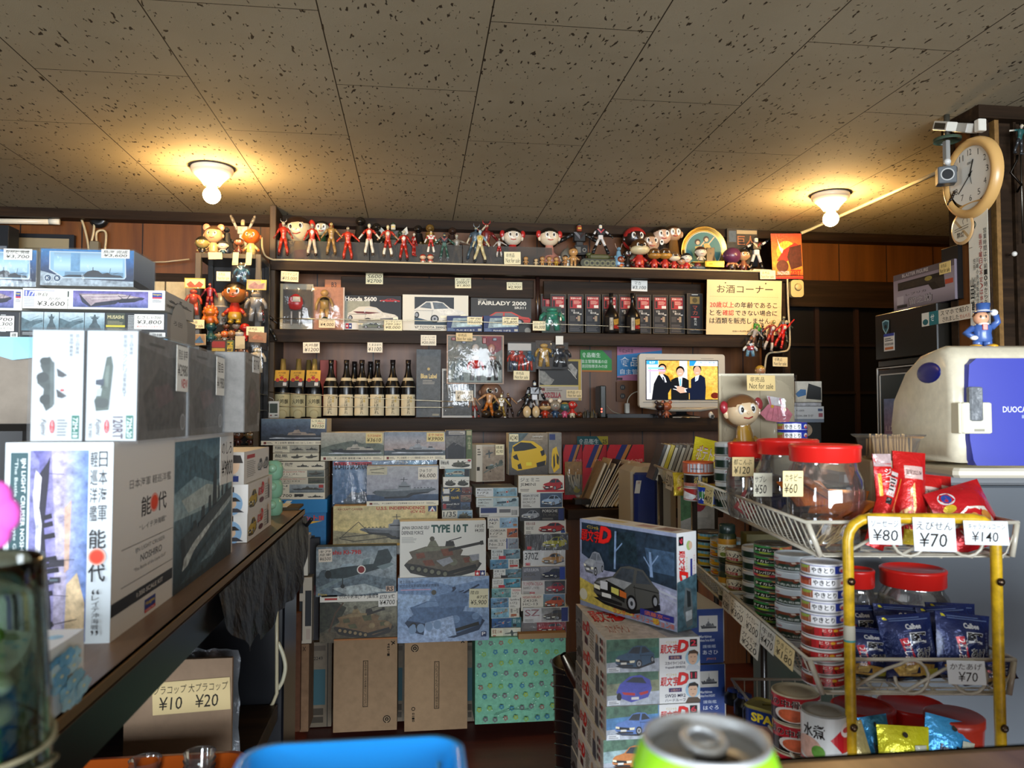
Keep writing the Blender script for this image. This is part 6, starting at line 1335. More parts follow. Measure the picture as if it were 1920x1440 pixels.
f.bb=0;f.poly('30,48 66,40 68,66 44,70 30,66','14161a');f.e(42,55,6,'c88a5a');f.e(42,55,3,'6a2a1c');f.e(56,53,6,'c88a5a');f.e(56,53,3,'6a2a1c');f.poly('44,70 78,66 80,96 46,98','22201e~3');f.e(66,82,8,'3a1c18');f.poly('6,72 30,66 32,98 6,98','1a1c20');b.build('box_body',t,t['_at'],'print')
b=B();b.bbox(a.x-.003,c.x,3.498,3.704,m_,a.z,'1a76ae',.002);f=Fr(b,(a.x,3.498,a.z),(c.x-a.x,0,0),(0,0,m_-a.z));f.poly('14,10 24,10 12,70 4,70','16222c');f.poly('28,8 38,8 26,60 18,60','d8d0b8');b.build('lid',t,t['_at'],'print')
o=K('grey-green destroyer kit box with mountains, left of the top pair',(602,811,719.5,863),art_dd('海上自衛隊 護衛艦 FFM-1 もがみ',['a8a090~2','8e8e80~3','7c8274~3'],['6a746c~4','5a665e~4'],'24282a','a09a8c',True,False),3.45)
ptag(686,812,717,831,3.446,[('もがみNEW',RED,.8),('¥3610',None,1.1)],o,paper='d8c48c')
o=K('pink-grey sky destroyer kit box, right of the top pair',(720.5,810,835,862),art_dd('海上自衛隊 イージス護衛艦 DDG-179 まや',['74808c~3','9a9494~3','a08c84~3'],['4a545a~4','384248~4'],'2c3236','8c9094',False,False),3.45)
ptag(800,811,833,828,3.446,[('まや NEW',RED,.8),('¥3900',None,1.1)],o,paper='d8c48c')
def art_saz(f):
 f.r(0,0,100,100,'56789c~2');f.grad(0,20,100,100,['6a86a4~3','5a7a9c~3','46688e~4']);f.r(0,0,100,14,'7890ac');f.r(1,3,37,10,'b83040');f.t('DD-113 SAZANAMI',2,5,36,19,'16181e',3);f.t('さざなみ',59,1,72,7,'d8d0b0',.5);f.r(72,2,96,12,'8ab0cc');f.t('1/350',84,3,91,10,'1c3050',2)
 f.poly('10,86 16,76 34,74 60,80 60,98 12,98','5c6a78~4');f.poly('14,78 18,66 24,70 30,66 34,76','6e7a84~3');f.t('113',23,85,29,90,'b8c4cc',1)
o=K('blue wrapped destroyer kit box with DD-113 SAZANAMI lettering',(624,864,819,948),art_saz,3.5,.10);kwrap(o)
o=K('pale grey sky helicopter carrier kit box with a ¥6,000 tag',(688,874,822,947),lambda f:(f.grad(0,0,100,76,['a4a4a4~2','9a9aa0~3','8c9098~3']),f.grad(0,72,100,88,['3e5068~4','2c3c52~4']),f.r(0,2,28,22,'b8b094~2'),f.line('4,10 24,6',1,'5a5a50'),f.line('6,16 24,18',1,'5a5a50'),carrier(f.sub(6,26,98,96),'4e565c','7a8084',y=48),footer(f,'海上自衛隊ひゅうが型護衛艦 DDH-181 ひゅうが',88)),3.40,.09)
ptag(784,876,820,899,3.396,[('ひゅうが',None,.9,8,70),('¥6,000',None,1.1)],o,paper='dcd4c4')
o=K('yellow aircraft carrier kit box titled U.S.S. INDEPENDENCE',(625,949,820,1021),lambda f:(f.grad(0,0,100,100,['c0b080~3','c8b67c~4','b09c68~4']),f.poly('0,60 30,70 60,66 100,60 100,100 0,100','8c8468~5'),carrier(flip(f.sub(24,12,96,96)),'5a5e62','7c8084',y=56),f.line('6,78 40,70 60,78 20,88 6,80',.8,'3a3830'),f.line('8,76 24,40 36,72',.6,'3a3830'),f.t('AIRCRAFT CARRIER',4,6,28,11,'7a2a1c',1),f.t('U.S.S. INDEPENDENCE',41,3,88,11,'a02820',2.5),f.t('(CV 62)',74,13,88,21,'a02820',2.5),f.r(91,3,99,17,'1c3462'),f.poly('92,16 95,4 98,16','d8d4c8'),f.poly('94,16 95,9 96,16','b03028'),f.r(0,94,100,100,'c89a38')),3.42,side='b8924a')
K('dark edged kit box lying under the yellow carrier box',(626,1022,772,1040),lambda f:(f.r(0,0,100,100,'3a2c1c'),f.r(20,10,100,90,'b0b0ac~3')),3.43)
o=K('dark green plane kit box lettered Ki-79B with a ¥6500 tag',(593,1026,743,1115),lambda f:(f.grad(0,0,100,100,['6a7880~5','8c9698~6','727e84~6','56646c~5']),f.poly('0,60 40,50 100,70 100,100 0,100','5a6870~7'),f.poly('20,84 60,76 90,92 40,100','9aa4a4~6'),f.e(10,62,7,'4a565c~4',16),plane(f.sub(-1,2,99,96),'2c383a','6a7a7c','7a1c1c'),f.t('shu Ki-79B',20,7,56,16,'a82420',3),f.t('PLASTIC KIT',70,88,86,91,'c8ccc8',1),f.r(87,82,97,93,'c8a890'),f.t('RS',88,83,96,92,'2a2422',3),f.t('Fine',3,93,14,98,'b89c38',1)),3.36,.06,side='4a5458')
ptag(597,1030,622,1054,3.356,[('キ79',None,.8),('陸軍',None,.8),('¥6500',None,1.1)],o,paper='d8cdbc',tilt=2)
o=K('white tank kit box titled TYPE 10 with a camouflage tank',(750,978,911,1087),lambda f:(f.r(0,0,100,100,'d4d2c8'),f.t('JAPAN GROUND SELF',2,8,34,15,'2a2a2a',2),f.t('DEFENSE FORCE',2,16,27,22,'2a2a2a',2),f.t('TYPE 10 T',36,6,79,20,'1e4a40',5),f.fine(2,26,20,36,5,'9a9a94'),tank(f.sub(3,17,98,101),'5a5244','2c2a24','6a6a56',((56,38),(99,24)),3.4,'6a3c28'),f.poly('42,66 58,60 62,68 50,76','8a8c90~3'),f.poly('80,58 92,56 92,66 84,68','8a8c90~3'),tamiya(f,87,84,99,98),f.r(64,92,84,95,'a8bcc4')),3.34,.07)
ptag(889,980,909,1001,3.336,[('10式',None,.9),('¥4,000',None,1)],o,paper='d6d4ca')
o=K('brown tank kit box with trees and a ¥4700 tag',(600,1113,745,1201),lambda f:(f.r(0,0,100,100,'d6d2c6'),f.r(2,4,22,8,'5a5650'),f.r(6,10,22,14,'a02c24'),f.t('四式中戦車[チト]量産型',25,3,76,13,'1c1a1a',2),f.grad(0,18,100,100,['7a7a6a~6','6a6654~7','4a4638~7','3c382c~6']),f.poly('0,18 22,18 34,30 24,60 8,74 0,80','2e3024~7'),f.line('12,78 20,40 30,20',2,'4a3626'),f.poly('0,80 60,74 100,84 100,100 0,100','4c4434~6'),tank(f.sub(16,18,98,98),'6a5438','24201a','7c6a4a',((54,34),(82,20)),3.4,'4a4a30')),3.36,.06,side='4c4638')
ptag(709,1113,743,1137,3.356,[('四式',None,.9),('¥4700',None,1.1)],o,paper='d8d6ce',tilt=2)
o=K('blue grey anti-aircraft tank kit box with a ¥5,900 tag',(746,1084,917,1200),lambda f:(f.grad(0,0,100,100,['8aa0bc~4','90a8c4~5','7c94b4~5','8a9cb8~4']),f.poly('0,10 30,4 60,14 100,4 100,24 50,30 0,24','6c86a8~5'),f.t('陸上自衛隊',2,4,17,9,'2a3444',1.5),f.t('87式自走高射機関砲 高射教導隊',2,10,45,15,'2a3444',1.5),f.r(3,18,36,19.5,'b890a4'),tank(f.sub(6,10,98,100),'4c6484','26344a','6c86a6',((46,36),(62,8)),2.2),f.line('66,30 89,13',2,'26344a'),f.poly('40,30 62,22 78,28 76,46 46,48','5a7292~4'),f.poly('30,70 60,60 64,90 40,98 28,90','90a4c0~6'),[f.e(16+i*9,80-i*2.2,4.2,'7088a4',7)for i in range(4)],f.r(91,86,97,94,'2a3458'),f.t('P',92,87,96,92,'d8d8d8',2)),3.33,.07,side='c8ccd4')
ptag(880,1104,916,1138,3.326,[('陸自',None,.8,4,50),('87式',None,.8,40,94),('¥5,900',None,1.2)],o,paper='dcd6b4',tilt=-1)
K('dark howitzer kit box with a green edge, right of the top pair',(836,807,873,862),lambda f:(f.r(0,0,100,100,'33333a~3'),f.poly('0,20 100,16 100,56 0,60','5c5a56~7'),f.poly('10,56 40,40 70,50 96,60 90,96 12,96','1c1e20~4'),f.line('46,50 96,30',4,'5a5a56'),f.r(14,3,96,14,'a8a094'),f.fine(18,5,90,12,2,'3a3630')),3.47,.12,right=lambda f:f.r(0,0,100,100,'4a5a34~2'))
K('narrow green edged kit box beside the dark howitzer box',(874,806,885,862),lambda f:(f.r(0,0,100,100,'46562e~2'),f.r(10,3,90,18,'9a946c'),f.vt('陸上自衛隊',30,24,76,66,'b0ac84',1)),3.47,.1)
TK=lambda c,k:(lambda f:tank(f,c,'24241e',k))
for px,art,lab in(((824,861,884,878.5),strip_kit(TK('4a4a3c','6a6a58'),['88 Merkava Mk.'],'d2cec0',34,None,'3a3a36','a02c30',acc_x=(88,6,98,24)),'white tank kit box end, top of the narrow stack under the howitzer box'),
((834,879.5,880,893.5),strip_kit(lambda f:carside(f,'a8a490',sh=False),[' . '],'5a7c84',2,('6a929c~3','4e7680~3'),accent='1c1c1e',acc_x=(80,4,99,96)),'teal jeep kit box end, second in the narrow stack'),
((831,894.5,880,913),strip_kit(lambda f:(TK('3a3a34','55554a')(f.sub(0,10,48,100)),TK('3a3a34','55554a')(f.sub(52,10,100,100))),['Tiger I'],'cfccc0',3,None,'cfccc0'),'white kit box end with two tanks, third in the narrow stack'),
((828,914,885,927),strip_kit(lambda f:carside(f,'7a3a2c',sh=False),['1/72'],'1c2c40',66,('6a4a44~4','4a3430~4'),'c8a840','c0c0bc',acc_x=(6,20,26,84)),'navy vehicle kit box end with white crest, fourth in the narrow stack'),
((827,928,884,941),strip_kit(TK('6a6458','8a8474'),['1/72 tank'],'17283c',64,('8a6a5c~3','6a544a~3'),'c8a840','c0c0bc',acc_x=(6,20,26,84)),'navy tank kit box end with white crest, fifth in the narrow stack'),
((828,942,882,956),strip_kit(TK('3a4654','56687a'),['Cromwell Mk.IV','1/72'],'141e32',66,('4a5c78~3','36465c~3'),'c8c8c4','8a2a30',acc_x=(5,20,16,80)),'dark navy CROMWELL tank kit box end, sixth in the narrow stack'),
((829,957,886,977),strip_kit(TK('4a4a3c','6a6a58'),['1/35'],'c8c4b4',50),'pale kit box end just above the TYPE 10 box')):
 K(lab,px,art,3.45,.16)
o=K('tilted jet plane kit box with a ¥2,900 tag on top of the plane stack',(893,834,950,903),lambda f:(f.r(0,0,100,100,'b0a898'),f.r(0,0,20,100,'c4bcac'),f.fine(4,10,16,30,3,'5a564e'),f.grad(22,6,98,98,['a49684~3','8c7c6c~3']),plane_top(f.sub(30,8,60,40),'5a6468','3a4448'),plane(f.sub(24,40,98,80),'5a625c','6a726c','5a625c'),f.r(2,60,12,70,'3a3630')),3.47,.17,yaw=16,right=lambda f:(f.r(0,0,100,100,'d0ccc2'),f.r(0,38,100,46,'2a6a4c'),plane_top(f.sub(10,4,90,36),'5a5a58','3a3a38'),f.vt('晴嵐',20,50,50,94,'3a3a38',1),f.bars(60,54,90,96)))
ptag(929,834,944,853,3.465,[('晴嵐',None,.8),('¥2,900',None,1)],o,tilt=1)
PT=lambda c='5a6a74',k='2a343c':(lambda f:plane(f,c,'7a8a90','a02020'))
PTT=lambda c='5a6a74':(lambda f:plane_top(f,c,'26303a'))
S4=(((892,915,970,931),strip_kit(PT('7a8a90'),['Mosquito','1/72'],'c8cccc',42,('8ab0c0~4','6a92a4~4'),accent=None),'pale twin-engined plane kit box end with star badge, second in the plane stack'),
((893,933,972,949.5),strip_kit(PT('2c4a54'),['Japanese','A6M5 Zero'],'bcc4c0',40,('a8bcc0~3','8aa4ac~3')),'pale Zero fighter kit box end, third in the plane stack'),
((899,951,973,968.5),strip_kit(lambda f:(f.r(0,20,60,60,'6a6a6a'),f.bars(64,30,96,90)),['A-10 TYPE'],'d0ceC6'.lower(),48,None,'2a3a6a','2a3a6a',acc_x=(3,8,44,60)),'white kit box end with blue panel and barcode, fourth in the plane stack'),
((914,970,971,990),strip_kit(PT('7a92a8'),['ANA','747'],'d4d0c4',40,('9ab8cc~3','7a9cb4~3'),'1c2c58','a06a3c',acc_x=(84,60,96,80)),'airliner kit box end lettered ANA, fifth in the plane stack'),
((917,991,971,1008),strip_kit(PT('2c3440'),['CORSAIR','1/72'],'d2ccbe',62,('b05a30~3','8a4a2c~3'),'3a3630'),'kit box end lettered CORSAIR with an orange panel, sixth in the plane stack'),
((915,1009,972,1029.5),strip_kit(PT('5a6068'),['疾風 1/72','No.22'],'d0ccc2',66,('8a929c~3','6a727c~3'),'4a4a48','1c3a7a',acc_x=(60,4,64,96)),'white kit box end with blue stripe and number 22, seventh in the plane stack'),
((921,1030,975,1048),strip_kit(PT('3a4a54'),['艦上攻撃機','C-22'],'c8ccc8',42,('7a98a4~5','54727e~5'),'3a3a3a','b02030',acc_x=(26,66,50,98)),'pale kit box end with red number block, eighth in the plane stack'),
((919,1049,973,1066.5),strip_kit(PT('4a6a80'),['雷電 1/72'],'c4c4bc',64,('5c8ca8~4','3c6c88~4'),'55504a','b03028',rev=True,acc_x=(68,60,96,80)),'blue sky plane kit box end, ninth in the plane stack'),
((925,1067,979,1084),strip_kit(PT('4a5a58'),['彩雲 11型','C-12'],'d0d0c8',42,('5a7c8a~5','46646e~5'),'3a3a3a','141416',acc_x=(26,66,50,98)),'kit box end with black number block, tenth in the plane stack'),
((923,1085,976,1102.5),strip_kit(PT('3a4a4c'),['九九式 C-21'],'ccccc4',40,('4a90a4~5','3a7488~5'),'3a3a3a','b02030',acc_x=(22,64,44,98)),'kit box end with teal sky and red block, eleventh in the plane stack'),
((922,1103,977,1120),strip_kit(PT('7a9a94'),['SHIDENKAI','1/72'],'d2cec2',66,('6a9a98~6','4e7e80~6'),'a8242c',rev=True),'green plane kit box end with SHIDENKAI lettering, twelfth in the plane stack'),
((920,1121,975,1139),strip_kit(PT('4a5a68'),['Spitfire','1/72'],'d2cec2',62,('6a92b0~6','4a7898~6'),'3a3a38',rev=True),'cloudy blue plane kit box end, thirteenth in the plane stack'),
((921,1140,974,1158),strip_kit(PT('8a8a7a'),['隼 一型'],'c8c4b4',64,('8ab4c4~4','6c9cb0~4'),'55504a','a05a3a',rev=True,acc_x=(70,64,90,86)),'light blue kit box end with pale fighter, fourteenth in the plane stack'),
((922,1159,977,1177),strip_kit(PT('2a4a7a'),['零戦 1/48'],'2c6068',68,('2a5a8a~5','1c4470~5'),'a8c0bc','16181c',rev=True,acc_x=(72,60,84,84)),'dark blue and teal plane kit box end, fifteenth in the plane stack'),
((921,1178,976,1195),strip_kit(PTT('3a4440'),['紫電 1/144'],'d4cdb4',40,('c8c4b0~2','b0b0a0~2'),'7a3a28','a03a28',acc_x=(6,70,16,92)),'cream kit box end with plane seen from above, bottom of the plane stack'))
rr=random.Random(2)
for px,art,lab in S4:K(lab,px,art,3.44+rr.uniform(0,.02),.2,yaw=rr.uniform(-3,1.5),left=lambda f:f.r(0,0,100,100,'b4b0a4~2'))
CAR=lambda c,**k:(lambda f:car34(f,c,**k))
def art_lam(f):f.grad(0,0,100,100,['8a7a64~3','6a6258~3','3c3a38~3']);f.poly('0,0 50,0 14,40 0,50','4a5a5c~4');f.poly('6,60 10,30 34,18 62,20 84,34 96,56 94,76 60,84 22,90 8,82','cfa818');f.poly('10,34 30,22 56,24 72,36 40,42 14,44','1c2024');f.poly('10,56 20,50 26,66 14,62','1c1c1c');f.poly('80,44 90,40 92,52 84,56','1c1c1c');f.poly('22,76 30,72 34,86 24,86','1a1a1a');f.poly('70,72 94,66 92,78 72,82','1a1a1a');f.r(44,70,58,78,'d8c830');f.t('Lamborghini',60,6,88,11,'d8d4c8',1,.4);f.fine(56,13,96,17,1,'a89c88')
o=K('yellow supercar kit box with a ¥2340 tag beside the jet box',(954,812,1028,890),art_lam,3.47,.08,yaw=2)
ptag(955,814,972,828,3.464,[('¥2340',None)],o)
K('narrow side of a second yellow supercar kit box, standing right of the first',(1029,811,1053,888),lambda f:(f.r(0,0,100,100,'7a746a~2'),f.r(4,4,50,18,'1c2c60'),f.poly('30,40 60,34 80,60 84,86 40,98 20,80 24,50','cfa818'),f.poly('60,50 80,60 76,80 62,74','1c1c1c'),f.poly('34,60 44,50 50,80 36,90','24262a')),3.475,.08)
S5=(((972,892,1057,923),strip_kit(CAR('a81c24'),['ジェミニ','JEMINI'],'d6d0c0',50,None,'2a2624','b02028',acc_x=(40,84,100,96)),'white kit box end with red coupe, top of the car stack'),
((977,924,1055,952),strip_kit(CAR('9ab0c8'),['NISSAN SKYLINE','2000 GT-R','RACING CUP'],'d0cec6',46,('4a5c74~2','34465c~2'),'2a2a2c'),'kit box end with pale blue saloon and SKYLINE lettering, second in the car stack'),
((975,953,1058,975.5),strip_kit(CAR('a0a4a8'),['PORSCHE 911','TURBO'],'16161a',46,('3a3c40~2','2a2c30~2'),'c0bcb4','1c2c62',rev=True,acc_x=(86,6,98,94)),'black kit box end with silver coupe and PORSCHE 911 lettering'),
((983,976,1061,1001),strip_kit(CAR('b03030'),['昭和の名車','FAIRLADY 240Z'],'d6d2c6',30,None,'7a2020','2a4a8a',acc_x=(88,74,98,92)),'white kit box end with red coupe, fourth in the car stack'),
((985,1002,1066,1031),strip_kit(CAR('b0ac28'),[' . '],'1c1e1e',36,('34383a~4','24282a~4'),'1c1e1e','b03038',acc_x=(4,74,14,92)),'dark wrapped kit box end with yellow-green car, fifth in the car stack'),
((981,1033,1060,1061),strip_kit(CAR('b07c28'),['370Z'],'ccccc8',40,None,'1c1c1e','b03038',acc_x=(6,74,16,92)),'wrapped white kit box end with golden coupe lettered 370Z'),
((979,1063,1061,1087),strip_kit(CAR('1c2440'),['LOTUS EUROPA','SPECIAL'],'6a6c74',42,('8a8a90~3','4a4c54~3'),'c8c8cc','1c3a90',acc_x=(86,8,98,96)),'grey kit box end with navy coupe lettered LOTUS EUROPA'),
((978,1089,1060,1113),strip_kit(CAR('a01c30'),['TOYOTA CELICA','1600GT (1970)'],'ccc4ba',52,('2a2c30~3','3a3c40~3'),'a03038','b04040',acc_x=(18,80,30,96)),'wrapped kit box end with red coupe lettered TOYOTA CELICA'),
((977,1114,1060,1143),strip_kit(CAR('b04a24'),['NISSAN FAIRLADY','Z432R','HC-13'],'d2ccbc',50,('6a86a0~3','4a5c2c~3'),'9a3428'),'kit box end with orange coupe lettered FAIRLADY Z432R'),
((981,1140,1066,1165),strip_kit(CAR('3a3024'),['SZ'],'c8c6c2',40,('6a6862~3','a8a4a0~3'),'7a2a30','1c2c6a',acc_x=(84,4,98,96)),'wrapped kit box end with black and gold car, tenth in the car stack'),
((978,1166,1062,1188),strip_kit(CAR('a02028'),[' . '],'6a6462',34,('8a1c28~2','8a1c28~2'),'6a6462'),'wrapped kit box end with red panel, bottom of the car stack'))
for i,(px,art,lab)in enumerate(S5):
 o=K(lab,px,art,3.43+rr.uniform(0,.02),.22,yaw=rr.uniform(-3,1),left=lambda f:f.r(0,0,100,100,'a8a49c~3'))
 if i in(4,5,7,9,10):kwrap(o)
K('flat tan cardboard tray under the car stack',(972,1189,1062,1196),None,3.40,.26,side='9a7c58',m='kraft',name='cardboard_tray',cat='cardboard')
# left edge of the kit wall: white boxes on edge and two brown battens
kbox('white kit box standing on edge behind the counter end, red 2 on it',(562,1005,577,1079),3.40,.2,lambda f:(f.r(0,0,100,100,'d0cbbc'),f.r(4,84,40,98,'b02430'),f.t('2',12,86,30,96,'d8d4cc',2)),'c8c2b2',group=G5)
kbox('white kit box with clear front standing behind the counter end',(562,1083,584,1206),3.39,.2,lambda f:(f.r(0,0,100,100,'b4aa98'),f.r(0,8,28,24,'1a1c1e'),f.r(0,36,26,96,'16181a'),f.r(2,26,44,34,'b8b0a0'),f.r(46,20,96,74,'24262a'),f.r(56,78,90,94,'a8988a')),'a89e8c',group=G5)
kbox('dark narrow box standing between the white boxes and the plane kit',(577,1010,597,1200),3.46,.14,lambda f:(f.r(0,0,100,100,'1c1a1e~2'),f.r(30,46,90,56,'5a1c20')),'1a181c',group=G5)
kbox('brown wooden batten standing nearest the counter end',(548,1150,562,1372),3.36,.03,None,'5a3c2c~2',0,'kraft','wood_batten','batten')
kbox('lighter brown batten with pencil cross under the white kit boxes',(563,1208,578,1372),3.40,.16,lambda f:(f.line('30,3 60,8',8,'3a2c20'),f.line('60,3 30,8',8,'3a2c20')),'7a5f48~2',0,'kraft','wood_batten','batten')
# cartons on the floor under the kits
def floor_kb(label,px,Y,d,art,side,cat='cardboard carton',m='kraft',name='carton',**k):
 o=kbox(label,px,Y,d,art,side,m=m,name=name,cat=cat,**k);return o
def recyc(f,x,y,r):f.e(x,y,r,'1c1814');f.e(x,y,r*.76,'8f7a60');f.e(x,y,r*.5,'1c1814');f.e(x,y,r*.2,'8f7a60');f.r(x-r*.16,y+r*.4*f.asp,x+r*.16,y+r*1.1*f.asp,'8f7a60')
YF=3.35
floor_kb('brown cardboard carton on the floor, left one with recycling mark at lower right',(626,1199,744,1368),YF,.24,lambda f:(f.r(0,0,100,100,'8a7258~1'),f.frame(46,24,54,74,1,'1c1814'),f.vt('商品取扱注意このまま重ねないでください',48,25,52,73,'1c1814',.5),recyc(f,84,88,6),f.vt('48-21',84,6,88,20,'1c1814',.5),f.line('90,4 96,7',1.5,'1c1814'),f.line('96,4 91,8',1.5,'1c1814'),f.r(0,0,100,1.4,'a06a44')),'8a7258')
floor_kb('brown cardboard carton on the floor, right one with recycling mark at upper left',(759,1197,876,1366),YF,.24,lambda f:(f.r(0,0,100,100,'92795d~1'),f.frame(47,26,55,77,1,'1c1814'),f.vt('いねむつうてもらっときの諸般注意',49,27,53,76,'1c1814',.5),recyc(f,16,11,6),f.vt('8-18',12,80,16,90,'1c1814',.5),f.e(14,76,3,'1c1814'),f.e(14,76,1.9,'92795d'),f.line('90,3 95,7',1.5,'1c1814'),f.line('95,3 90,7',1.5,'1c1814')),'92795d')
def art_wrap(f):
 f.r(0,0,100,100,'6fae90~2');rr=random.Random(5)
 for j in range(8):
  for i in range(9):
   x,y=5+i*11.4+(j%2)*5+rr.uniform(-1,1),5+j*12.6+rr.uniform(-1.5,1.5);c=('6a6a6c','3a7a92','8aa84c','6a6a6c','3a7a92','7aa858','8a6a60')[(i*3+j*5)%7]
   if x>97:continue
   for k in range(5):f.e(x+1.7*math.cos(k*1.257+.4),y+1.7*f.asp*math.sin(k*1.257+.4),1.15,c,n=8)
   f.e(x,y,.9,'6fae90',n=8)
 for i in range(40):f.e(rr.uniform(2,98),rr.uniform(2,98),.7,'a8d4bc',n=6)
 f.line('20,88 40,82 60,84',.6,'3a6a58')
floor_kb('box wrapped in mint green flower-print paper on the floor under the car stack',(891,1197,1061,1350),3.42,.26,art_wrap,'6fae90~2','wrapped box','print','wrapped_box')
for px,Y,lab,n in(((580,1205,621,1362),3.62,'grey storage box with teal label behind the left carton','02249'),((745,1205,758,1352),3.60,'dark grey storage box between the two brown cartons',''),((876,1205,889,1352),3.60,'tan storage box edge right of the second brown carton','')):
 floor_kb(lab,px,Y,.3,lambda f:(f.r(0,0,100,100,'6f6352~1'),f.r(6,4,72,10,'54493c'),f.t(n,10,17,60,21,'1c1814',.5)if n else None,f.r(6,32,72,74,'2f545c'),f.r(10,78,64,86,'3c3428'),f.r(10,88,64,95,'3c3428'),f.r(80,0,84,100,'2a251e')),'6f6352','storage box','print','storage_box')
# records and papers on the low board
Zb=.956
def art_rec(f):f.r(0,0,100,100,'a81c2c~1');f.poly('0,0 8,0 0,14','1c1c30');f.poly('40,0 56,0 26,42 10,42','1c2a6a');f.poly('56,0 66,0 36,42 26,42','a8743c');f.poly('66,0 70,0 40,42 36,42','16141a');f.t('メタルフィギュアの世界',40,26,96,32,'d8b8b0',.6);f.t('original',30,38,98,50,'7a6478',2,.4);f.e(60,74,22,'8a807a',24);f.e(60,74,20,'b0a89c~5',22)
for i,(x0,x1)in enumerate(((1056,1104),(1092,1150),(1138,1208))):
 kbox('red record-sized pack with blue and tan stripes, %s on the low board'%('left one','middle one','right one')[i],(x0,834,x1,936),3.95-.02*i,.012,art_rec,'8a1c28',0,'print','figure_pack','pack','red striped packs on the low board')
blister('clear bag of grey and yellow toy parts before the red packs',(1060,866,1092,928),3.86,lambda f:(f.r(0,0,100,40,'8a6a3c~3'),f.r(0,40,100,100,'5a5a54~6'),f.e(70,84,20,'8a8438')),lambda b,o,W,H:[b.tube([o+V((W*(.1+.1*i),0,-H*(.3+.07*(i*3%5)))),o+V((W*(.3+.07*i),-.004,-H*(.7+.04*(i%4))))],.004,'9a9a90',6)for i in range(8)])
PL=(('8a7a64',.02),('a89878',.006),('6a6a6c',.01),('b0a48c',.012),('3a3a40',.006),('a08a5c',.01),('7a5a44',.008),('b8b0a0',.014),('8a8a88',.006),('2a2c30',.012),('c8c0b0',.012),('b09050',.02),('d0c8b8',.008),('5a6a60',.012))
x=PY(1094,930,3.8).x
for i,(c,w)in enumerate(PL):
 h=.24+.03*math.sin(i*2.1);a=math.radians(24+1.0*i);Mx=Matrix.Translation((x,3.76,Zb+w*math.sin(a)+.001))@Matrix.Rotation(a,4,'Y')
 b=B();b.bbox(0,w*.8,0,.2+.02*(i%3),0,h,c+'~2',.0012,0,Mx);b.box(w*.2,w*.7,-.0006,0,.004,h-.004,'cfc6b0',0,Mx)
 tag(b.build('paper_folder',None,(x,3.8,Zb),'paper'),'%s from the left of the folders leaning on the low board'%(ORD[i]if i<13 else 'last'),'folder','folders leaning on the low board');x+=w/math.cos(a)*.93+.002
kbox('black leather wallet lying on the low board before the folders',(1078,936,1108,946),3.74,.06,None,'17140f',0,'plastic','wallet','wallet')
# blue and beige portable cooler between board and wire rack
c0=PY(1212,1010,2.95);bt=thing('portable_cooler','blue and beige portable cooler standing behind the white car box','cooler',V((c0.x,2.95,0)));R_=Matrix.Translation((PY(1189,900,2.95).x,2.95,0))@Matrix.Rotation(-.05,4,'Z');w=PY(1231,900,2.95).x-PY(1189,900,2.95).x;zt_=PY(1210,886,2.95).z
b=B();b.bbox(-.004,w+.09,.02,.30,.35,zt_+.02,'a89f8a',.03,0,R_);b.build('body',bt,bt['_at'],'plastic')
b=B();b.bbox(0,w,-.012,.03,.36,zt_,'1c2c66',.012,0,R_);b.build('door',bt,bt['_at'],'plastic')
b=B();b.bbox(.0,w+.08,.03,.29,0,.35,'2a2420',.01,0,R_);b.build('base',bt,bt['_at'],'plastic')
b=B();q0,q1=PY(1193,901,2.93),PY(1203,925,2.93);f=Fr(b,q0,(q1.x-q0.x,0,0),(-.008,0,q1.z-q0.z));f.r(0,0,100,100,'d0c8b8');f.t('冷',20,6,80,30,'8a2a20',1.5);b.build('sticker',bt,bt['_at'],'paper')

# wire snack rack on the right
ZR1,ZR2=1.252,1.040
rn,rf=PZ(1511,979,ZR1),PZ(1227,872,ZR1)
rb=(rf-rn);RL=rb.length;rb.normalize();ra=V((rb.y,-rb.x,0));RO=rn+ra*.055;RO.z=0
def RK(u,v,z):q=RO+ra*u+rb*v;return V((q.x,q.y,z))
RM=Matrix.Translation(RO)@Matrix((ra,rb,V((0,0,1)))).transposed().to_4x4()
RYAW=math.degrees(math.atan2(ra.y,ra.x))
def onv(px,py,v):d=ray(px,py);return CAM+d*((v-(CAM-RO).dot(rb))/d.dot(rb))
def onu(px,py,u):d=ray(px,py);return CAM+d*((u-(CAM-RO).dot(ra))/d.dot(ra))
def loc(p):q=p-RO;return q.dot(ra),q.dot(rb),p.z
rk=thing('wire_rack','white wire snack rack with a worn yellow tube frame in front','display rack',RK(.1,.3,0))
YL='c09a1c~4'
uR=loc(onv(1869,1100,-.015))[0];uL=loc(onv(1591,1100,-.015))[0];zt_=onv(1700,972,-.015).z
b=B();q=[RK(uL,-.015,0),RK(uL,-.015,zt_-.034)]+[RK(uL+.034*(1-math.cos(w)),-.015,zt_-.034+.034*math.sin(w))for w in(.4,.8,1.2,PI/2)]+[RK(uR-.034*(1-math.sin(w)),-.015,zt_-.034+.034*math.cos(w))for w in(0,.4,.8,1.2,PI/2)]+[RK(uR,-.015,0)]
b.tube(q,.0082,YL,14);b.build('front_frame',rk,rk['_at'],'plastic')
for u in(uL,uR):
 for z in(1.165,.945):
  b=B();b.lathe([(.006,0),(.006,.003),(.003,.006),(.001,.006)],'5a4a3c',10,RK(u,-.024,z),0,Matrix.Rotation(PI/2,3,'X'));b.build('bolt',rk,RK(u,-.02,z),'metal')
b=B();b.lathe([(.0086,0),(.0086,.022)],'b8b4a4',14,RK(uL,-.015,1.075));b.lathe([(.0087,-.003),(.0087,0)],'3a8a8a',14,RK(uL,-.015,1.075));b.build('tape_band',rk,RK(uL,-.015,1.075),'paper')
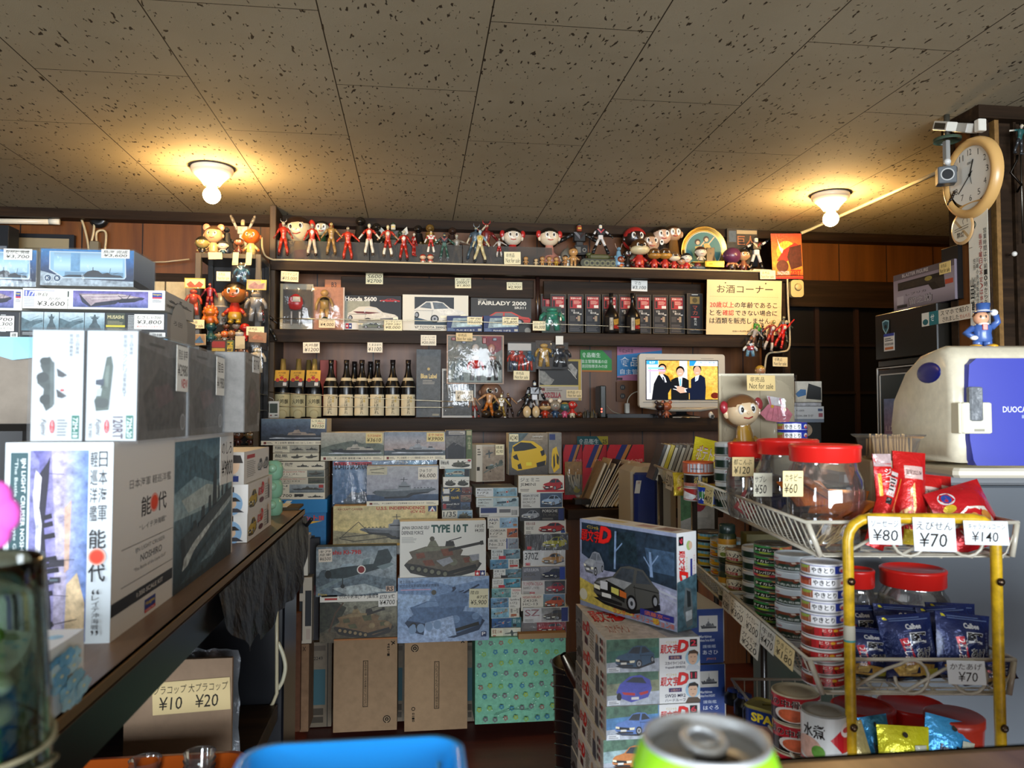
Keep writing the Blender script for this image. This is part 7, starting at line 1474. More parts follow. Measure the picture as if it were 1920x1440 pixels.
for u,v in((-.04,RL*.62),(-.04,RL*.98),(.14,RL*.62),(.14,RL*.98)):
 b=B();b.tube([RK(u,v,0),RK(u,v,ZR1-.03)],.009,'241e1a',8);b.build('rear_post',rk,RK(u,v,0),'plastic')
WC='b8b2a2~1'
def basket(u0,u1,v0,v1,zr,zb,scrolls=False,fl=.022,col=WC):
 b=B();r1=.0032
 rim=[RK(u0,v0,zr),RK(u1,v0,zr),RK(u1,v1,zr),RK(u0,v1,zr)];bot=[RK(u0+fl,v0+fl*.4,zb),RK(u1-fl*.5,v0+fl*.4,zb),RK(u1-fl,v1,zb),RK(u0+fl,v1,zb)]
 for q in(rim,bot):b.tube(q,r1,col,6,closed=True)
 n=int((v1-v0)/.026)
 for i in range(n+1):
  v=v0+(v1-v0)*i/n
  b.tube([RK(u0,v,zr),RK(u0+fl*.9,v,zb+.006),RK(u0+fl+.006,v,zb),RK(u1-fl-.006,v,zb),RK(u1-fl*.9,v,zb+.006),RK(u1,v,zr)],.0015,col,5)
 m=int((u1-u0)/.05)
 for i in range(m+1):u=u0+fl+(u1-u0-2*fl)*i/m;b.tube([RK(u,v0+.005,zb-.002),RK(u,v1,zb-.002)],.0022,col,5)
 b.tube([RK(u0+.003,v0,zr-.002),RK(u0+fl*.6,v0,zr-(zr-zb)*.55),RK(u0+fl,v0,zb)],.0045,col,7)
 b.tube([RK(u1-.002,v0,zr-.002),RK(u1-fl*.3,v0,zr-(zr-zb)*.55),RK(u1-fl*.5,v0,zb)],.0045,col,7)
 if not scrolls:
  for k in range(1,m*2):u=u0+(u1-u0)*k/(m*2);b.tube([RK(u,v1,zr),RK(u,v1,zb)],.0015,col,5)
 o=b.build('basket',rk,RK(u0,v0,zb),'plastic')
 if scrolls:
  for c in(.105,.195):
   b=B();h=(zr-zb);b.tube([RK(c-.10,v0,zb+.004),RK(c-.04,v0,zb+h*.72)]+[RK(c+.026*math.cos(w),v0,zb+h*.5+.026*math.sin(w))for w in[2.3-i*.42 for i in range(14)]],.0026,col,6);b.build('scroll',o,RK(c,v0,zb),'plastic')
 return o
VB=.44
basket(-.055,.275,0,VB,ZR1,1.199,True);basket(-.055,.16,VB+.01,RL,ZR1,1.199)
basket(-.055,.265,0,VB,ZR2,.987,True);basket(-.055,.16,VB+.01,RL*.8,ZR2,.987)
basket(-.055,.265,0,VB,.86,.805,False)
ZF=(1.2035,.9915,.8095)
# grey cabinet behind, with the picnic fridge on top
cb=thing('grey_cabinet','plain grey steel cabinet behind the snack rack, under the big cooler','cabinet',RK(.5,.7,0))
ZC=1.296
b=B();b.bbox(.20,.95,.47,1.15,0,ZC-.03,'5a6066',.006,0,RM);b.build('body',cb,cb['_at'],'plastic')
b=B();b.bbox(.19,.96,.46,1.16,ZC-.028,ZC,'7c8083',.008,0,RM);b.build('lid',cb,cb['_at'],'plastic')
u0,v0,_=loc(PD(1797,780,1.50));
du=thing('mini_fridge','cream mini fridge with a blue door and DUOCARGO lettering','mini fridge',RK(u0+.2,v0+.1,ZC))
b=B();H=.252;prof=[(.006,.018),(0,.05),(-.004,.13),(.0,.215),(.02,H-.008),(.05,H),(.12,H-.010),(.19,H-.045),(.245,H-.105),(.262,H-.17),(.25,.03),(.235,.014)]
rings=[]
for du_,s in((0,.86),(.006,.95),(.02,1.0),(.44,1.0),(.46,.95)):
 rings.append([RM@V((u0-.014+du_,v0+.13+(v-.13)*s,ZC+.012+.12+(z-.12)*s))for v,z in prof])
n=len(prof);b.add([p for r_ in rings for p in r_],[(k*n+i,k*n+n+i,k*n+n+(i+1)%n,k*n+(i+1)%n)for k in range(4)for i in range(n)]+[tuple(range(n)),tuple(range(4*n,5*n))],'d6cdb4~1',0,True);b.build('body',du,du['_at'],'plastic')
b=B();b.bbox(u0-.012,u0+.46,v0-.004,v0+.26,ZC+.001,ZC+.02,'d9d2be',.008,0,RM);b.build('base',du,du['_at'],'plastic')
dz0,dz1=ZC+.026,ZC+.234
b=B();q=[(u0+.026,dz0),(u0+.36,dz0),(u0+.36,dz1),(u0+.03,dz1),(u0+.016,dz1-.012),(u0+.011,dz1-.08),(u0+.014,dz0+.05),(u0+.02,dz0+.01)];k=len(q)
b.add([RM@V((u,v0-.013,z))for u,z in q]+[RM@V((u-.004,v0+.01,z))for u,z in q],[tuple(range(k))]+[(i,(i+1)%k,k+(i+1)%k,k+i)for i in range(k)],'26309a')
f=Fr(b,RM@V((u0,v0-.0135,dz1)),ra*.36,V((0,0,dz0-dz1)));a=loc(PD(1872,745,1.5))[0];s=(a-u0)/.36*100
f.t('DUOCARGO',s,45,s+20,50.5,'e4e6ee',.6);f.r(s+10,53,s+18,56,'8a92b8');b.build('door',du,du['_at'],'plastic')
b=B();b.bbox(u0-.006,u0+.052,v0-.024,v0-.008,ZC+.088,ZC+.148,'e0dcc0',.003,0,RM);b.bbox(u0-.010,u0+.004,v0-.020,v0+.01,ZC+.088,ZC+.148,'d8d2b6',.002,0,RM);b.box(u0+.016,u0+.036,v0-.0245,v0-.024,ZC+.092,ZC+.097,'8a8674',0,RM);b.build('latch',du,du['_at'],'plastic')
b=B();b.bbox(u0+.008,u0+.034,v0-.027,v0-.012,ZC+.112,ZC+.178,'6a6e72~3',.003,0,RM);b.build('tape_patch',du,du['_at'],'crinkle')
hc=onu(1741,699,u0-.0145);b=B();b.ell(hc,.030,.030,.030,'1c2478',24,10,0,ra.to_track_quat('X','Z').to_matrix()@Matrix.Diagonal((.16,1.55,.72)));b.build('handle',du,du['_at'],'plastic')
p=PD(1842,640,1.575);p.z=ZC+.012+.246
T=Toy('toy_figure','toy figure in a blue suit raising a blue top hat on the mini fridge','toy figure',p,.098,None,0,-18)
BL='3c5c9c'
T.part('body',lambda b:(b.lathe([(.15,.16),(.19,.22),(.17,.34),(.20,.46),(.12,.54)],BL,16,sy=.8),b.bbox(-.05,.05,-.17,-.12,.40,.52,'c8442c',.01),b.ell((0,-.08,.53),.11,.08,.035,'e4e4e0')))
for s in(-1,1):
 T.part('leg',lambda b,s=s:limb(b,[(s*.09,0,.2),(s*.10,0,.06)],[.10,.09],BL));T.part('shoe',lambda b,s=s:b.ell((s*.15,-.06,.055),.12,.17,.06,'d8a01c',14,8))
T.part('arm',lambda b:(limb(b,[(-.17,0,.46),(-.32,-.02,.34),(-.22,-.1,.26)],[.075,.07,.06],BL),b.ell((-.2,-.12,.24),.08,.06,.05,'e4e4e0')))
T.part('arm',lambda b:(limb(b,[(.17,0,.46),(.30,0,.58),(.26,-.02,.72)],[.075,.07,.06],BL),b.ell((.22,-.03,.77),.08,.07,.07,'e4e4e0')))
T.part('head',lambda b:(b.ell((-.02,-.01,.66),.15,.14,.15,'d8a07c',16,12),b.ell((-.02,.02,.69),.158,.14,.13,'4a3020',16,8,z0=.1),[b.ell((-.02+s*.05,-.14,.68),.018,.012,.03,'18140f',8,5)for s in(-1,1)]))
T.part('top_hat',lambda b:b.lathe([(.17,.775),(.18,.785),(.13,.80,'d8d8d8'),(.125,.825,'34548e'),(.14,.97),(.001,.975)],'34548e',20,(.02,-.01,0)))
T.done()

# jars
def jar(label,c,r,h,lidh,tagtxt=None,tagpaper=PAPER,tagbox=None,group='clear jars with red lids',tint=None,dark=False):
 t=thing('snack_jar',label,'jar',c,group);hb=h-lidh;n=32
 b=B();b.lathe([(r*.86,.002),(r*.97,.012),(r*1.02,.03),(r*1.03,hb*.62),(r*.98,hb*.78),(r*.86,hb*.90),(r*.82,hb),(r*.82,h-.006)],'ffffff',n,c);b.lathe([(.001,.003),(r*.86,.003)],'ffffff',n,c);b.build('jar_body',t,c,'jar_plastic')
 b=B();b.lathe([(r*.90,hb),(r*.93,hb+.002),(r*.93,h-.008),(r*.95,h-.006),(r*.95,h-.002),(r*.90,h),(r*.84,h),(r*.83,h-.003),(.001,h-.003)],'d0221c',n,c);l=b.build('lid',t,c,'plastic')
 if tagtxt:
  x0,y0,x1,y1=tagbox;D=(c-CAM).dot(FWD)-r*1.06;a=PD(x0,y0,D);U=PD(x1,y0,D)-a;Vv=PD(x0,y1,D)-a
  card('price_tag',a,U,Vv,written(tagtxt,int(x0)),t,tagpaper)
 return t
def bag(label,c,w,h,paint,body,yaw=0,tilt=0,lean=0,bulge=.02,name='snack_bag',group=None,m='foil',hang=False,cat='snack bag'):
 M=Matrix.Translation(c)@Matrix.Rotation(math.radians(yaw),4,'Z')@Matrix.Rotation(math.radians(tilt),4,'X')@Matrix.Rotation(math.radians(lean),4,'Y')
 b=B();n=8;rr=random.Random(int(abs(c.x)*1e4))
 def pos(u,v,s):
  k=(1-abs(2*u-1)**2.2)*(1-abs(2*v-1)**3.2);
  return M@V(((u-.5)*w*(1-.05*math.sin(PI*v)),-s*(bulge*k+.0008),v*h+.001))
 for s in(1,-1):
  b.add([pos(i/n,j/n,s)+V((rr.uniform(-1,1),rr.uniform(-1,1),0))*.0012*(0<i<n)*(0<j<n)for j in range(n+1)for i in range(n+1)],[(j*(n+1)+i,j*(n+1)+i+1,(j+1)*(n+1)+i+1,(j+1)*(n+1)+i)[::s]for j in range(n)for i in range(n)],body,0,True)
 class BF(Fr):
  def __init__(s):s.b=b;s.m=0;s.k=[1];s.step=1e-4;s.asp=w/h
  def p(s,u,v):q=pos(u/100,1-v/100,1);return q-(M.to_3x3()@V((0,1,0)))*(.0016+s.k[0]*s.step)
  def sub(s,*a):return s
  def r(s,x0,y0,x1,y1,col):
   s.k[0]+=1;nx,ny=max(1,int((x1-x0)/12)+1),max(1,int((y1-y0)/12)+1);q=[s.p(x0+(x1-x0)*i/nx,y0+(y1-y0)*j/ny)for j in range(ny+1)for i in range(nx+1)]
   s.b.add(q,[(j*(nx+1)+i,j*(nx+1)+i+1,(j+1)*(nx+1)+i+1,(j+1)*(nx+1)+i)for j in range(ny)for i in range(nx)],col,0,True)
  def poly(s,q,col):CylFr.poly(s,q,col)
 if paint:paint(BF())
 return tag(b.build(name,None,c,m),label,cat,group)
def jc(px,py,D,z):p=PD(px,py,D);p.z=z;return p
c=jc(1548,960,1.34,ZF[0]);JA=jar('nearest red-lidded clear jar holding orange snack packs, ¥60 tag',c,.0635,(PD(1548,833,1.34).z-ZF[0]),.030,[('カキピー',None,.9),('¥60',None,1.2,8,70)],'dccb98',(1468,883,1506,931))
for i in range(6):
 a=i*1.05;bag('orange rice cracker packet lying in the nearest jar, %s from the bottom'%ORD[i],c+V((.012*math.cos(a*2.3),-.012+.012*math.sin(a*1.7),.004+i*.0135)),.092,.07,lambda f:(f.r(0,30,100,70,'c86a20~5'),f.poly('20,30 60,20 80,40 40,60','a8522a~4'),f.poly('60,8 96,16 90,34 60,26','4a7a34')),'d87820',yaw=i*47,tilt=58,bulge=.006,group='orange packets in the nearest jar',name='snack_packet',cat='snack packet')
c=jc(1478,930,1.52,ZF[0]);JB=jar('red-lidded clear jar in the middle of three, ¥50 tag',c,.062,(PD(1478,823,1.52).z-ZF[0]),.030,[('サブレ',None,.9,8,70),('¥50',None,1.2,8,70)],'d8d4c0',(1413,887,1448,931))
for i,(col,yw)in enumerate((('c8c8c8',20),('1c2a5a',-30),('2a7ac0',50),('b0b0b4',-10))):bag('silver and blue biscuit packet in the middle jar, %s from the bottom'%ORD[i],c+V((-.014+.012*(i%3),-.012,.006+.019*i)),.07,.05,lambda f:f.r(20,30,80,60,'2a3a7a'),col,yaw=yw,tilt=40,bulge=.007,group='packets in the middle jar',name='biscuit_packet',cat='snack packet')
c=jc(1406,915,1.62,ZF[0]);JC_=jar('red-lidded clear jar farthest of three, ¥120 tag',c,.047,(PD(1406,829,1.62).z-ZF[0]),.032,[('都こんぶ',None,.9),('¥120',None,1.2,8,80)],'dcc490',(1373,857,1414,893))
for i in range(3):
 b=B();M=Matrix.Translation(c+V((-.006+.012*i,-.012,.035+.02*i)))@Matrix.Rotation(.6-.5*i,4,'Y');b.bbox(-.022,.022,-.005,.005,-.03,.03,('b02430','b8935a','b02430')[i],.001,0,M)
 f=Fr(b,M@V((-.022,-.0052,.03)),M.to_3x3()@V((.044,0,0)),M.to_3x3()@V((0,0,-.06)));f.frame(10,8,90,92,6,'d8c8b0');f.t('こんぶ',30,20,66,80,'d8c8b0',1,0,90)
 tag(b.build('kelp_packet',None,c+V((0,0,.03)),'print'),['lower red','tan','upper red'][i]+' kelp snack packet in the farthest jar','snack packet','packets in the farthest jar')

# tins
def tin(r,h,paint,top='c4c6c6',body='c8c8c4',face=-24,ring=None,taper=1.0):
 b=B();ring=ring or top
 b.lathe([(r*.93,0),(r,.0015),(r,.003,body),(r*taper,h-.003,ring),(r,h-.0015),(r*.96,h),(r*.93,h-.001),(r*.92,h-.003),(r*.6,h-.003),(r*.58,h-.0025),(.001,h-.0025)],top,36)
 if paint:paint(CylFr(b,(0,0,0),r,.003,h-.003,-105,105,face))
 me=b.build('food_tin',None,(0,0,0),'plastic');return me
def stack(items,c,group):
 z=c.z;cache={}
 for i,(key,r,h,paint,top,body,label)in enumerate(items):
  if key in cache:o=cache[key].copy();C.objects.link(o)
  else:o=tin(r,h,paint,top,body);cache[key]=o
  o.location=(c.x+.0012*math.sin(i*2.2),c.y,z);o['_at']=tuple(o.location);o.rotation_euler=(0,0,.09*math.sin(i*1.9));tag(o,label,'tin can',group);z+=h+.0003
def yakit(kind):
 def f_(f):
  c=('e0e0e2','e0e0e2','a82428')[kind];f.r(0,0,100,100,c)
  f.r(14,4,34,96,('9a5a3c~6','a04a34~6','6a2c1c~6')[kind]);f.poly('14,4 34,4 30,40 18,50',('8a9a44~5','7a3a2a~5','8a4428~5')[kind])
  if kind<2:f.t('やきとり',36,20,64,86,'16161a',4);f.r(66,6,92,94,'2a3c9c' if kind==0 else 'd8d8da');f.e(78,46,6,'d8d0c8',34);f.e(78,60,4,'c04a4a',22);f.r(0,0,100,6,'1c2a8c')
  else:f.r(40,8,76,92,'b8262a');f.t('とり',44,10,56,46,'e8e0d4',3);f.t('レバー',44,46,72,92,'14100e',4);f.e(61,28,3.4,'d8a02c',17);f.r(66,18,76,36,'e0dcd0');f.t('塩こうじ',2,10,20,34,'e8dcd0',2);f.r(80,0,100,100,'6a5a34')
 return f_
def corned(f):f.r(0,0,100,48,'b4bcc0');f.r(0,48,100,100,'22382c');f.t('Nozaki',6,10,26,26,'a03844',1,.3);f.poly('14,42 22,34 46,36 54,30 60,40 52,50 48,66 44,66 42,54 26,56 24,68 20,68 18,52','6a3420~2');f.poly('44,40 50,36 52,48 46,50','c8b8a8');f.t('牛肉大和煮',16,74,56,92,'d0d4cc',2)
def corned2(f):f.r(0,0,100,40,'c4c8c8');f.r(0,30,100,100,'1c3428');f.r(50,28,72,92,'c8ccc8');f.e(56,60,7,'3a2a24',22);f.e(64,66,6,'d0d0c8',20);f.t('Nozaki',44,6,74,24,'a03844',1,.3)
def thai(c,txt):return lambda f:(f.r(0,0,100,100,c),f.poly('44,6 100,0 100,100 52,96 60,60','b86a4a~6'),f.poly('14,24 54,20 58,70 14,74','14140f'),f.t(txt,16,32,54,66,'e4e4d4',3),f.line('58,16 62,40 56,60 62,86',3,'c8c83c'),f.e(36,84,10,'9aa82c',9))
def squid(f):f.r(0,0,100,100,'b8a82c');f.r(56,4,100,100,'d0c42c');f.e(34,46,30,'16140f',48);f.e(34,46,27,'e0dcc8',44);f.t('いか',16,24,50,60,'14120f',4);f.r(20,64,44,86,'a82830');f.t('味付',23,67,41,83,'e4d8cc',1.5);f.fine(64,12,86,70,6,'8a8424');f.r(0,90,100,100,'8a8448')
def fruit(c2):return lambda f:(f.r(0,0,100,100,'c0d0d4'),f.r(30,0,66,60,'7ac0d8'),f.poly('14,50 30,36 50,44 60,60 54,84 26,92 12,76',c2),f.poly('20,56 34,46 46,52 40,70 24,74','e0b82c'),f.e(24,22,8,'dca83c',15),f.poly('56,10 64,30 60,44 50,40','3a6a34'),f.t('100%',52,44,66,54,'e8f0f0',1),f.fine(72,16,96,80,7,'8a9aa4'))
LB=lambda n,s:'%s from the bottom of the %s'%(n,s)
n1='blue and red grilled chicken tins by the yellow post'
c=jc(1543,1200,1.235,ZF[1]);hh=(PD(1543,1052,1.235).z-ZF[1])/10-.0003
stack([('r',.0330,hh,yakit(2),'c8c8c8','6a5a34',LB(ORD[i]+' red tin','chicken tins by the yellow post'))for i in range(5)]+[(('b' if i!=3 else 'w'),.0330,hh,yakit(0 if i!=3 else 1),'2436a0' if i==4 else 'c8c8cc','2436a0',LB(ORD[i]+' white and blue tin','blue part of the chicken stack'))for i in range(5)],c,n1)
c=jc(1492,1170,1.385,ZF[1]);hh=(PD(1492,1037,1.385).z-ZF[1])/6-.0003
stack([('c',.0345,hh,corned,'bcc2c4','b4bcc0',LB(ORD[i]+' tin','grey and green corned beef stack with cows'))for i in range(6)],c,'corned beef tins with cows')
c=jc(1450,1160,1.52,ZF[1]);hh=(PD(1450,1018,1.52).z-ZF[1])/8-.0003
stack([(('g','r')[i==5],.036,hh,thai(('2f7a3a','a8303a')[i==5],('タイカレー','チキンバジル')[i==5]),'4a463c','2f7a3a',LB(ORD[i]+' tin','green curry tin stack'))for i in range(8)],c,'green curry tins')
c=jc(1424,1150,1.64,ZF[1]);hh=(PD(1424,1024,1.64).z-ZF[1])/6-.0003
stack([('n',.034,hh,corned2,'c4c4c0','c4c8c8',LB(ORD[i]+' tin','dark green and white tins behind the curry'))for i in range(6)],c,'dark green and white tins')
c=jc(1394,1130,1.74,ZF[1]);hh=(PD(1394,1027,1.74).z-ZF[1])/4-.0003
stack([('y',.0375,hh,squid,'8a6a4a','b8a82c',LB(ORD[i]+' tin','yellow squid tin stack'))for i in range(4)],c,'yellow squid tins')
c=jc(1364,1120,1.95,ZF[1]);hh=(PD(1364,1010,1.95).z-ZF[1])/5-.0003
stack([('m%d'%(i%2),.042,hh,fruit(('d0a020','c86a20')[i%2]),'9aa0a0','c0d0d4',LB(ORD[i]+' tin','nearer fruit tin stack'))for i in range(5)],c,'fruit tins')
c=jc(1332,1110,2.08,ZF[1]);hh=(PD(1332,996,2.08).z-ZF[1])/5-.0003
stack([('m%d'%(i%2),.045,hh,fruit(('c8a824','d0b83c')[i%2]),'3a3a38','c8cca8',LB(ORD[i]+' tin','far fruit tin stack'))for i in range(5)],c,'far fruit tins')
for i in range(2):
 c=jc(1371,1120,1.80,ZF[1]);c=RK(-.022,loc(c)[1]-.02,ZF[1]+i*.088);t=thing('pickle_jar',('lower','upper')[i]+' dark pickle jar of the pair between fruit and squid tins','jar',c,'pickle jars')
 b=B();b.lathe([(.020,0),(.021,.004),(.021,.060),(.017,.068)],'2a3420',20,c);f=CylFr(b,c,.0212,.012,.054,-90,90,-24);f.r(0,0,100,30,'b88428');f.r(0,30,100,100,'d0ccb4');f.t('ピクルス',16,40,80,62,'2a2a20',1.5);f.e(36,84,12,'6a7a34',12);b.build('jar_body',t,c,'plastic')
 b=B();b.lathe([(.018,.066),(.0188,.068),(.0188,.084),(.016,.087),(.001,.087)],'1c2c28',20,c);b.build('lid',t,c,'plastic')
# tins and packs in the far part of the top basket
c=jc(1368,880,1.80,ZF[0]);hh=(PD(1368,829,1.80).z-ZF[0])/5-.0003
stack([('n',.034,hh,corned2,'c4c4c0','c4c8c8',LB(ORD[i]+' tin','green tins beside the ¥120 jar'))for i in range(5)],c,'green and silver tins in the top basket')
c=jc(1336,900,1.86,ZF[0]);hh=.046
stack([('s',.036,hh,lambda f:(f.r(0,0,100,100,'1c3c9c'),f.r(60,30,100,100,'d4dce0'),f.poly('20,30 40,24 46,60 24,70','3a7a44'),f.t('しじみ',20,20,50,80,'e4e8ee',2),f.e(66,26,8,'c04a5a',18)),'c8a82c','1c3c9c','blue clam tin with golden top in the top basket')],c,None)
c=jc(1310,905,1.95,ZF[0])
stack([('a',.038,.034,lambda f:(f.r(0,0,100,100,'a02c2c~3'),f.poly('20,20 50,60 40,96 10,90','d8dce0~3')),'c8c8c4','a02c2c','red and white tin at the far left of the top basket, lower one'),('k',.038,.034,lambda f:(f.r(0,0,100,100,'17120f'),f.t('赤貝',40,14,66,80,'c8a840',3),f.r(0,70,100,100,'a86a5a~4')),'c8c8c4','17120f','black and gold shellfish tin, middle of the far left three'),('o',.039,.030,lambda f:(f.r(0,0,100,100,'a85a44~4'),f.r(34,10,100,94,'b8b8c0'),f.fine(40,50,70,70,1,'2a2a44')),'d8602c','d0542a','flat tin with an orange lid, top of the far left three')],c,'far left tins in the top basket')
for i in range(2):
 c=jc(1485,820,1.95,PD(1485,824,1.95).z+i*.0222);o=tin(.0365,.0222,yakit(0),'2436a0','2436a0');o.location=c;o['_at']=tuple(c);tag(o,('lower','upper')[i]+' of two blue chicken tins standing above the jar lids','tin can','chicken tins above the jars')
uu,vv,zz=loc(jc(1485,824,1.95,PD(1485,824,1.95).z))
b=B();b.bbox(uu-.06,uu+.055,vv-.04,vv+.06,ZF[0],zz-.0005,'8a8272~1',.002,0,RM);tag(b.build('cardboard_box',None,None,'kraft'),'low cardboard box behind the jars carrying the two chicken tins','box')
def chips(f):f.r(0,0,100,22,'d8c828');f.r(0,22,100,50,'d8c828');f.t('ポテトチップス',6,14,98,44,'a81c4a',5,.2);f.t('ポテトチップス',7,16,96,42,'e8e0d8',1.5,.2);f.r(0,52,100,84,'16140f');f.t('のりしお',14,56,92,80,'e8e8e0',4,.2);f.r(0,84,100,100,'d8b828~3')
p=onv(1322,893,loc(jc(1322,893,2.0,1))[1]+.06);bag('yellow and black potato chip bag leaning at the far end of the rack',V((p.x,p.y,ZF[0])),.115,.15,chips,'cfc026',yaw=RYAW,tilt=-10,lean=14,bulge=.022)
p=jc(1284,893,2.05,ZF[0]);bag('small yellow bag with a smiling potato at the far end of the rack',p,.06,.062,lambda f:(f.e(50,36,36,'d8bc6a',30),f.e(40,30,4,'3a2a14'),f.e(60,30,4,'3a2a14'),f.t('ポテト',10,60,90,82,'c84a34',3)),'d0b42a',yaw=RYAW,tilt=-12,bulge=.012)
b=B();x=0
for i,(w,c_)in enumerate(((.011,'2a2622'),(.011,'c8c4b4'),(.014,'c8b428'),(.012,'6a665a'),(.011,'8a8474'),(.012,'3a342c'),(.011,'a8a08c'),(.012,'5a4a3a'),(.011,'8a7a5a'),(.012,'3a3a3c'))):
 u,v,_=loc(jc(1240,878,2.62,1));M=RM@Matrix.Translation((u-.045+x,v-.08,ZF[0]+.001))@Matrix.Rotation(.34,4,'Y');b=B();b.bbox(0,w-.001,0,.13,0,.125,c_,.0008,0,M);b.box(.001,w-.002,-.0006,0,.01,.115,'d0ccb8' if i%2 else c_,0,M);x+=w*1.08
 tag(b.build('music_case',None,M@V((0,0,0)),'plastic'),'%s of the slim cases leaning at the far end of the rack'%(ORD[i]+' from the left'),'case','slim cases at the far end')
# hanging price cards on the left rims
def rimcard(x0,x1,y0,y1,txt,paper,zr,label,slope=0):
 u=-.061;a=onu(x0,y0,u);c_=onu(x1,y0,u);d=(c_-a);d.z=0;d.length;U=-rb*abs((c_-a).dot(rb));h=abs(onu((x0+x1)/2,y1,u).z-a.z)
 card('price_tag',V((a.x,a.y,zr)),U,V((0,0,-h))-ra*.004,written(txt,int(x0)),None,paper,label=label,cat='price tag',group='price cards on the rack rim')
for q in((1371,1398,1178,1226,[('ニューコン',None,.8),('¥300',None,1.1)],'d8d4c6',ZR2,'white card reading ¥300 on the rim of the tin basket'),(1399,1426,1196,1248,[('タイカレー',None,.8),('¥200',None,1.1)],'d8d4c6',ZR2,'white card reading ¥200 on the rim of the tin basket'),
(1428,1454,1216,1268,[('牛肉',None,.8),('¥470',None,1.1)],'d4d0c4',ZR2,'white card reading ¥470 on the rim of the tin basket'),(1455,1490,1236,1290,[('やきとり',None,.8),('¥180',None,1.1)],'d8c898',ZR2,'yellowed card reading ¥180 on the rim of the tin basket'),
(1391,1424,1240,1290,[('ガパオ',None,.8),('¥220',None,1.1)],'d8d4c6',ZR2-.042,'white card reading ¥220 hanging lowest on the tin basket'),(1357,1370,1166,1206,[('いわし',None,.8),('¥280',None,1.1)],'c4c4c0',ZR2,'grey card reading ¥280 at the far end of the tin basket rim'),
(1285,1301,912,950,[('いわし',None,.8),('¥150',None,1.1)],'c8c8c2',ZR1,'white card reading ¥150 on the top basket rim'),(1302,1317,920,955,[('さんま',None,.8),('¥270',None,1.1)],'c8c8c2',ZR1,'white card reading ¥270 on the top basket rim'),
(1318,1338,926,965,[('スープ',None,.8),('¥400',None,1.1)],'d0c898',ZR1,'yellowed card reading ¥400 on the top basket rim'),(1250,1262,898,934,[('¥200',None)],'c8c8c2',ZR1,'curling white card at the far end of the top basket rim')):rimcard(*q)
for i,(px,py,w,txt,lab)in enumerate((((1627,1688),(968,1020),0,[('ソーセージ',None,.8),('¥80',None,1.3,12,90)],'white card reading ¥80 taped to the yellow tube'),((1711,1790),(970,1033),0,[('えびせん',None,.8),('¥70',None,1.3,12,80)],'white card reading ¥70 taped to the yellow tube'),((1806,1889),(976,1021),0,[('キャラメルコーン',None,.7),('¥140',None,1.2,18,78)],'white card reading ¥140 taped to the yellow tube'),((1775,1846),(1238,1283),0,[('かたあげ',None,.8),('¥70',None,1.2,28,78)],'white card reading ¥70 before the blue chip bags'))):
 v=-.026 if i<3 else-.012;a,c_,d=onv(px[0],py[0],v),onv(px[1],py[0]+2,v),onv(px[0]+4,py[1],v)
 card('price_tag',a,c_-a,d-a,written(txt,i),None,'e0e6ea',label=lab,cat='price tag',group='white price cards at the rack front')
# snack bags
RD='c81c1c'
def fb(label,px,base,top,v,w,paint,col,z=None,tilt=-12,lean=0,bulge=.012,**k):
 p=onv(px,base,v);z=p.z if z is None else z;h=onv(px,top,v).z-z;return bag(label,V((p.x,p.y,z)),w,h,paint,col,yaw=RYAW+k.pop('yaw',0),tilt=tilt,lean=lean,bulge=bulge,**k)
def saus(f):f.r(0,0,100,100,RD);f.r(0,0,100,14,'c8b0b0~3');f.r(12,22,28,68,'e0a028');f.vt('ジューシーソーセージ',46,16,92,96,'ece4dc',4)
def sausb(f):f.r(0,0,100,100,RD);f.r(30,4,70,36,'d8ccc8');f.fine(36,8,64,30,5,'3a3034');f.r(36,38,66,46,'1a1214');f.r(20,60,70,90,'e0dcd8');f.bars(24,64,66,86);f.r(84,10,92,60,'d87a28')
def ebi(f):f.r(0,0,100,100,RD);f.r(26,16,86,30,'dcb8b0');f.t('賞味2025.04',30,20,80,26,'3a2a28',.6);f.poly('40,42 54,34 58,60 46,74 40,64','d8a868');f.poly('20,64 40,60 70,84 72,100 52,100','dcb070');f.poly('6,70 18,64 30,96 20,100','d8a868');f.r(24,84,60,100,'d8c02c')
def cara(f):f.r(0,0,100,100,'c01820');f.e(24,18,12,'e4e4e4',10);f.e(24,18,7,'2a4a9a',7);f.e(20,34,9,'d8b828',6);f.poly('14,52 44,38 76,44 82,66 60,84 22,80','e0d8cc');[f.e(26+11*i,58+8*(i%2),9,('c8843c','d8984c')[i%2]+'~3',9)for i in range(5)];f.e(50,72,9,'b8702c~3',9);f.poly('60,80 96,62 98,90 66,98','b01018')
FZ=ZF[0]
fb('red sausage snack pack lying tilted with its barcode facing out',1636,1010,868,.05,.032,sausb,RD,FZ,-14,22,.010,group='red snack packs at the rack front')
fb('upright red sausage snack pack with white lettering, tallest at the front',1666,1010,852,.06,.030,saus,RD,FZ,-8,0,.009,group='red snack packs at the rack front')
fb('red shrimp cracker pack with date label, left of three',1706,1010,847,.075,.055,ebi,RD,FZ,-10,5,.014,group='red snack packs at the rack front')
fb('red shrimp cracker pack with date label, middle of three',1737,1010,893,.085,.05,ebi,RD,FZ,-14,8,.012,group='red snack packs at the rack front')
fb('red shrimp cracker pack with date label, right of three',1762,1010,890,.10,.05,ebi,RD,FZ,-16,6,.012,group='red snack packs at the rack front')
fb('large red caramel corn bag slumping over the right of the basket',1842,1030,905,.045,.10,cara,'c01820',FZ,-22,-16,.024)
bag('green and white flat snack bag on the top basket floor',RK(.06,.09,FZ),.16,.08,lambda f:(f.r(0,0,100,100,'c0ccc8'),f.poly('0,60 30,40 50,80 20,100','1c6a44')),'c4ccc8',yaw=RYAW,tilt=-70,bulge=.012)
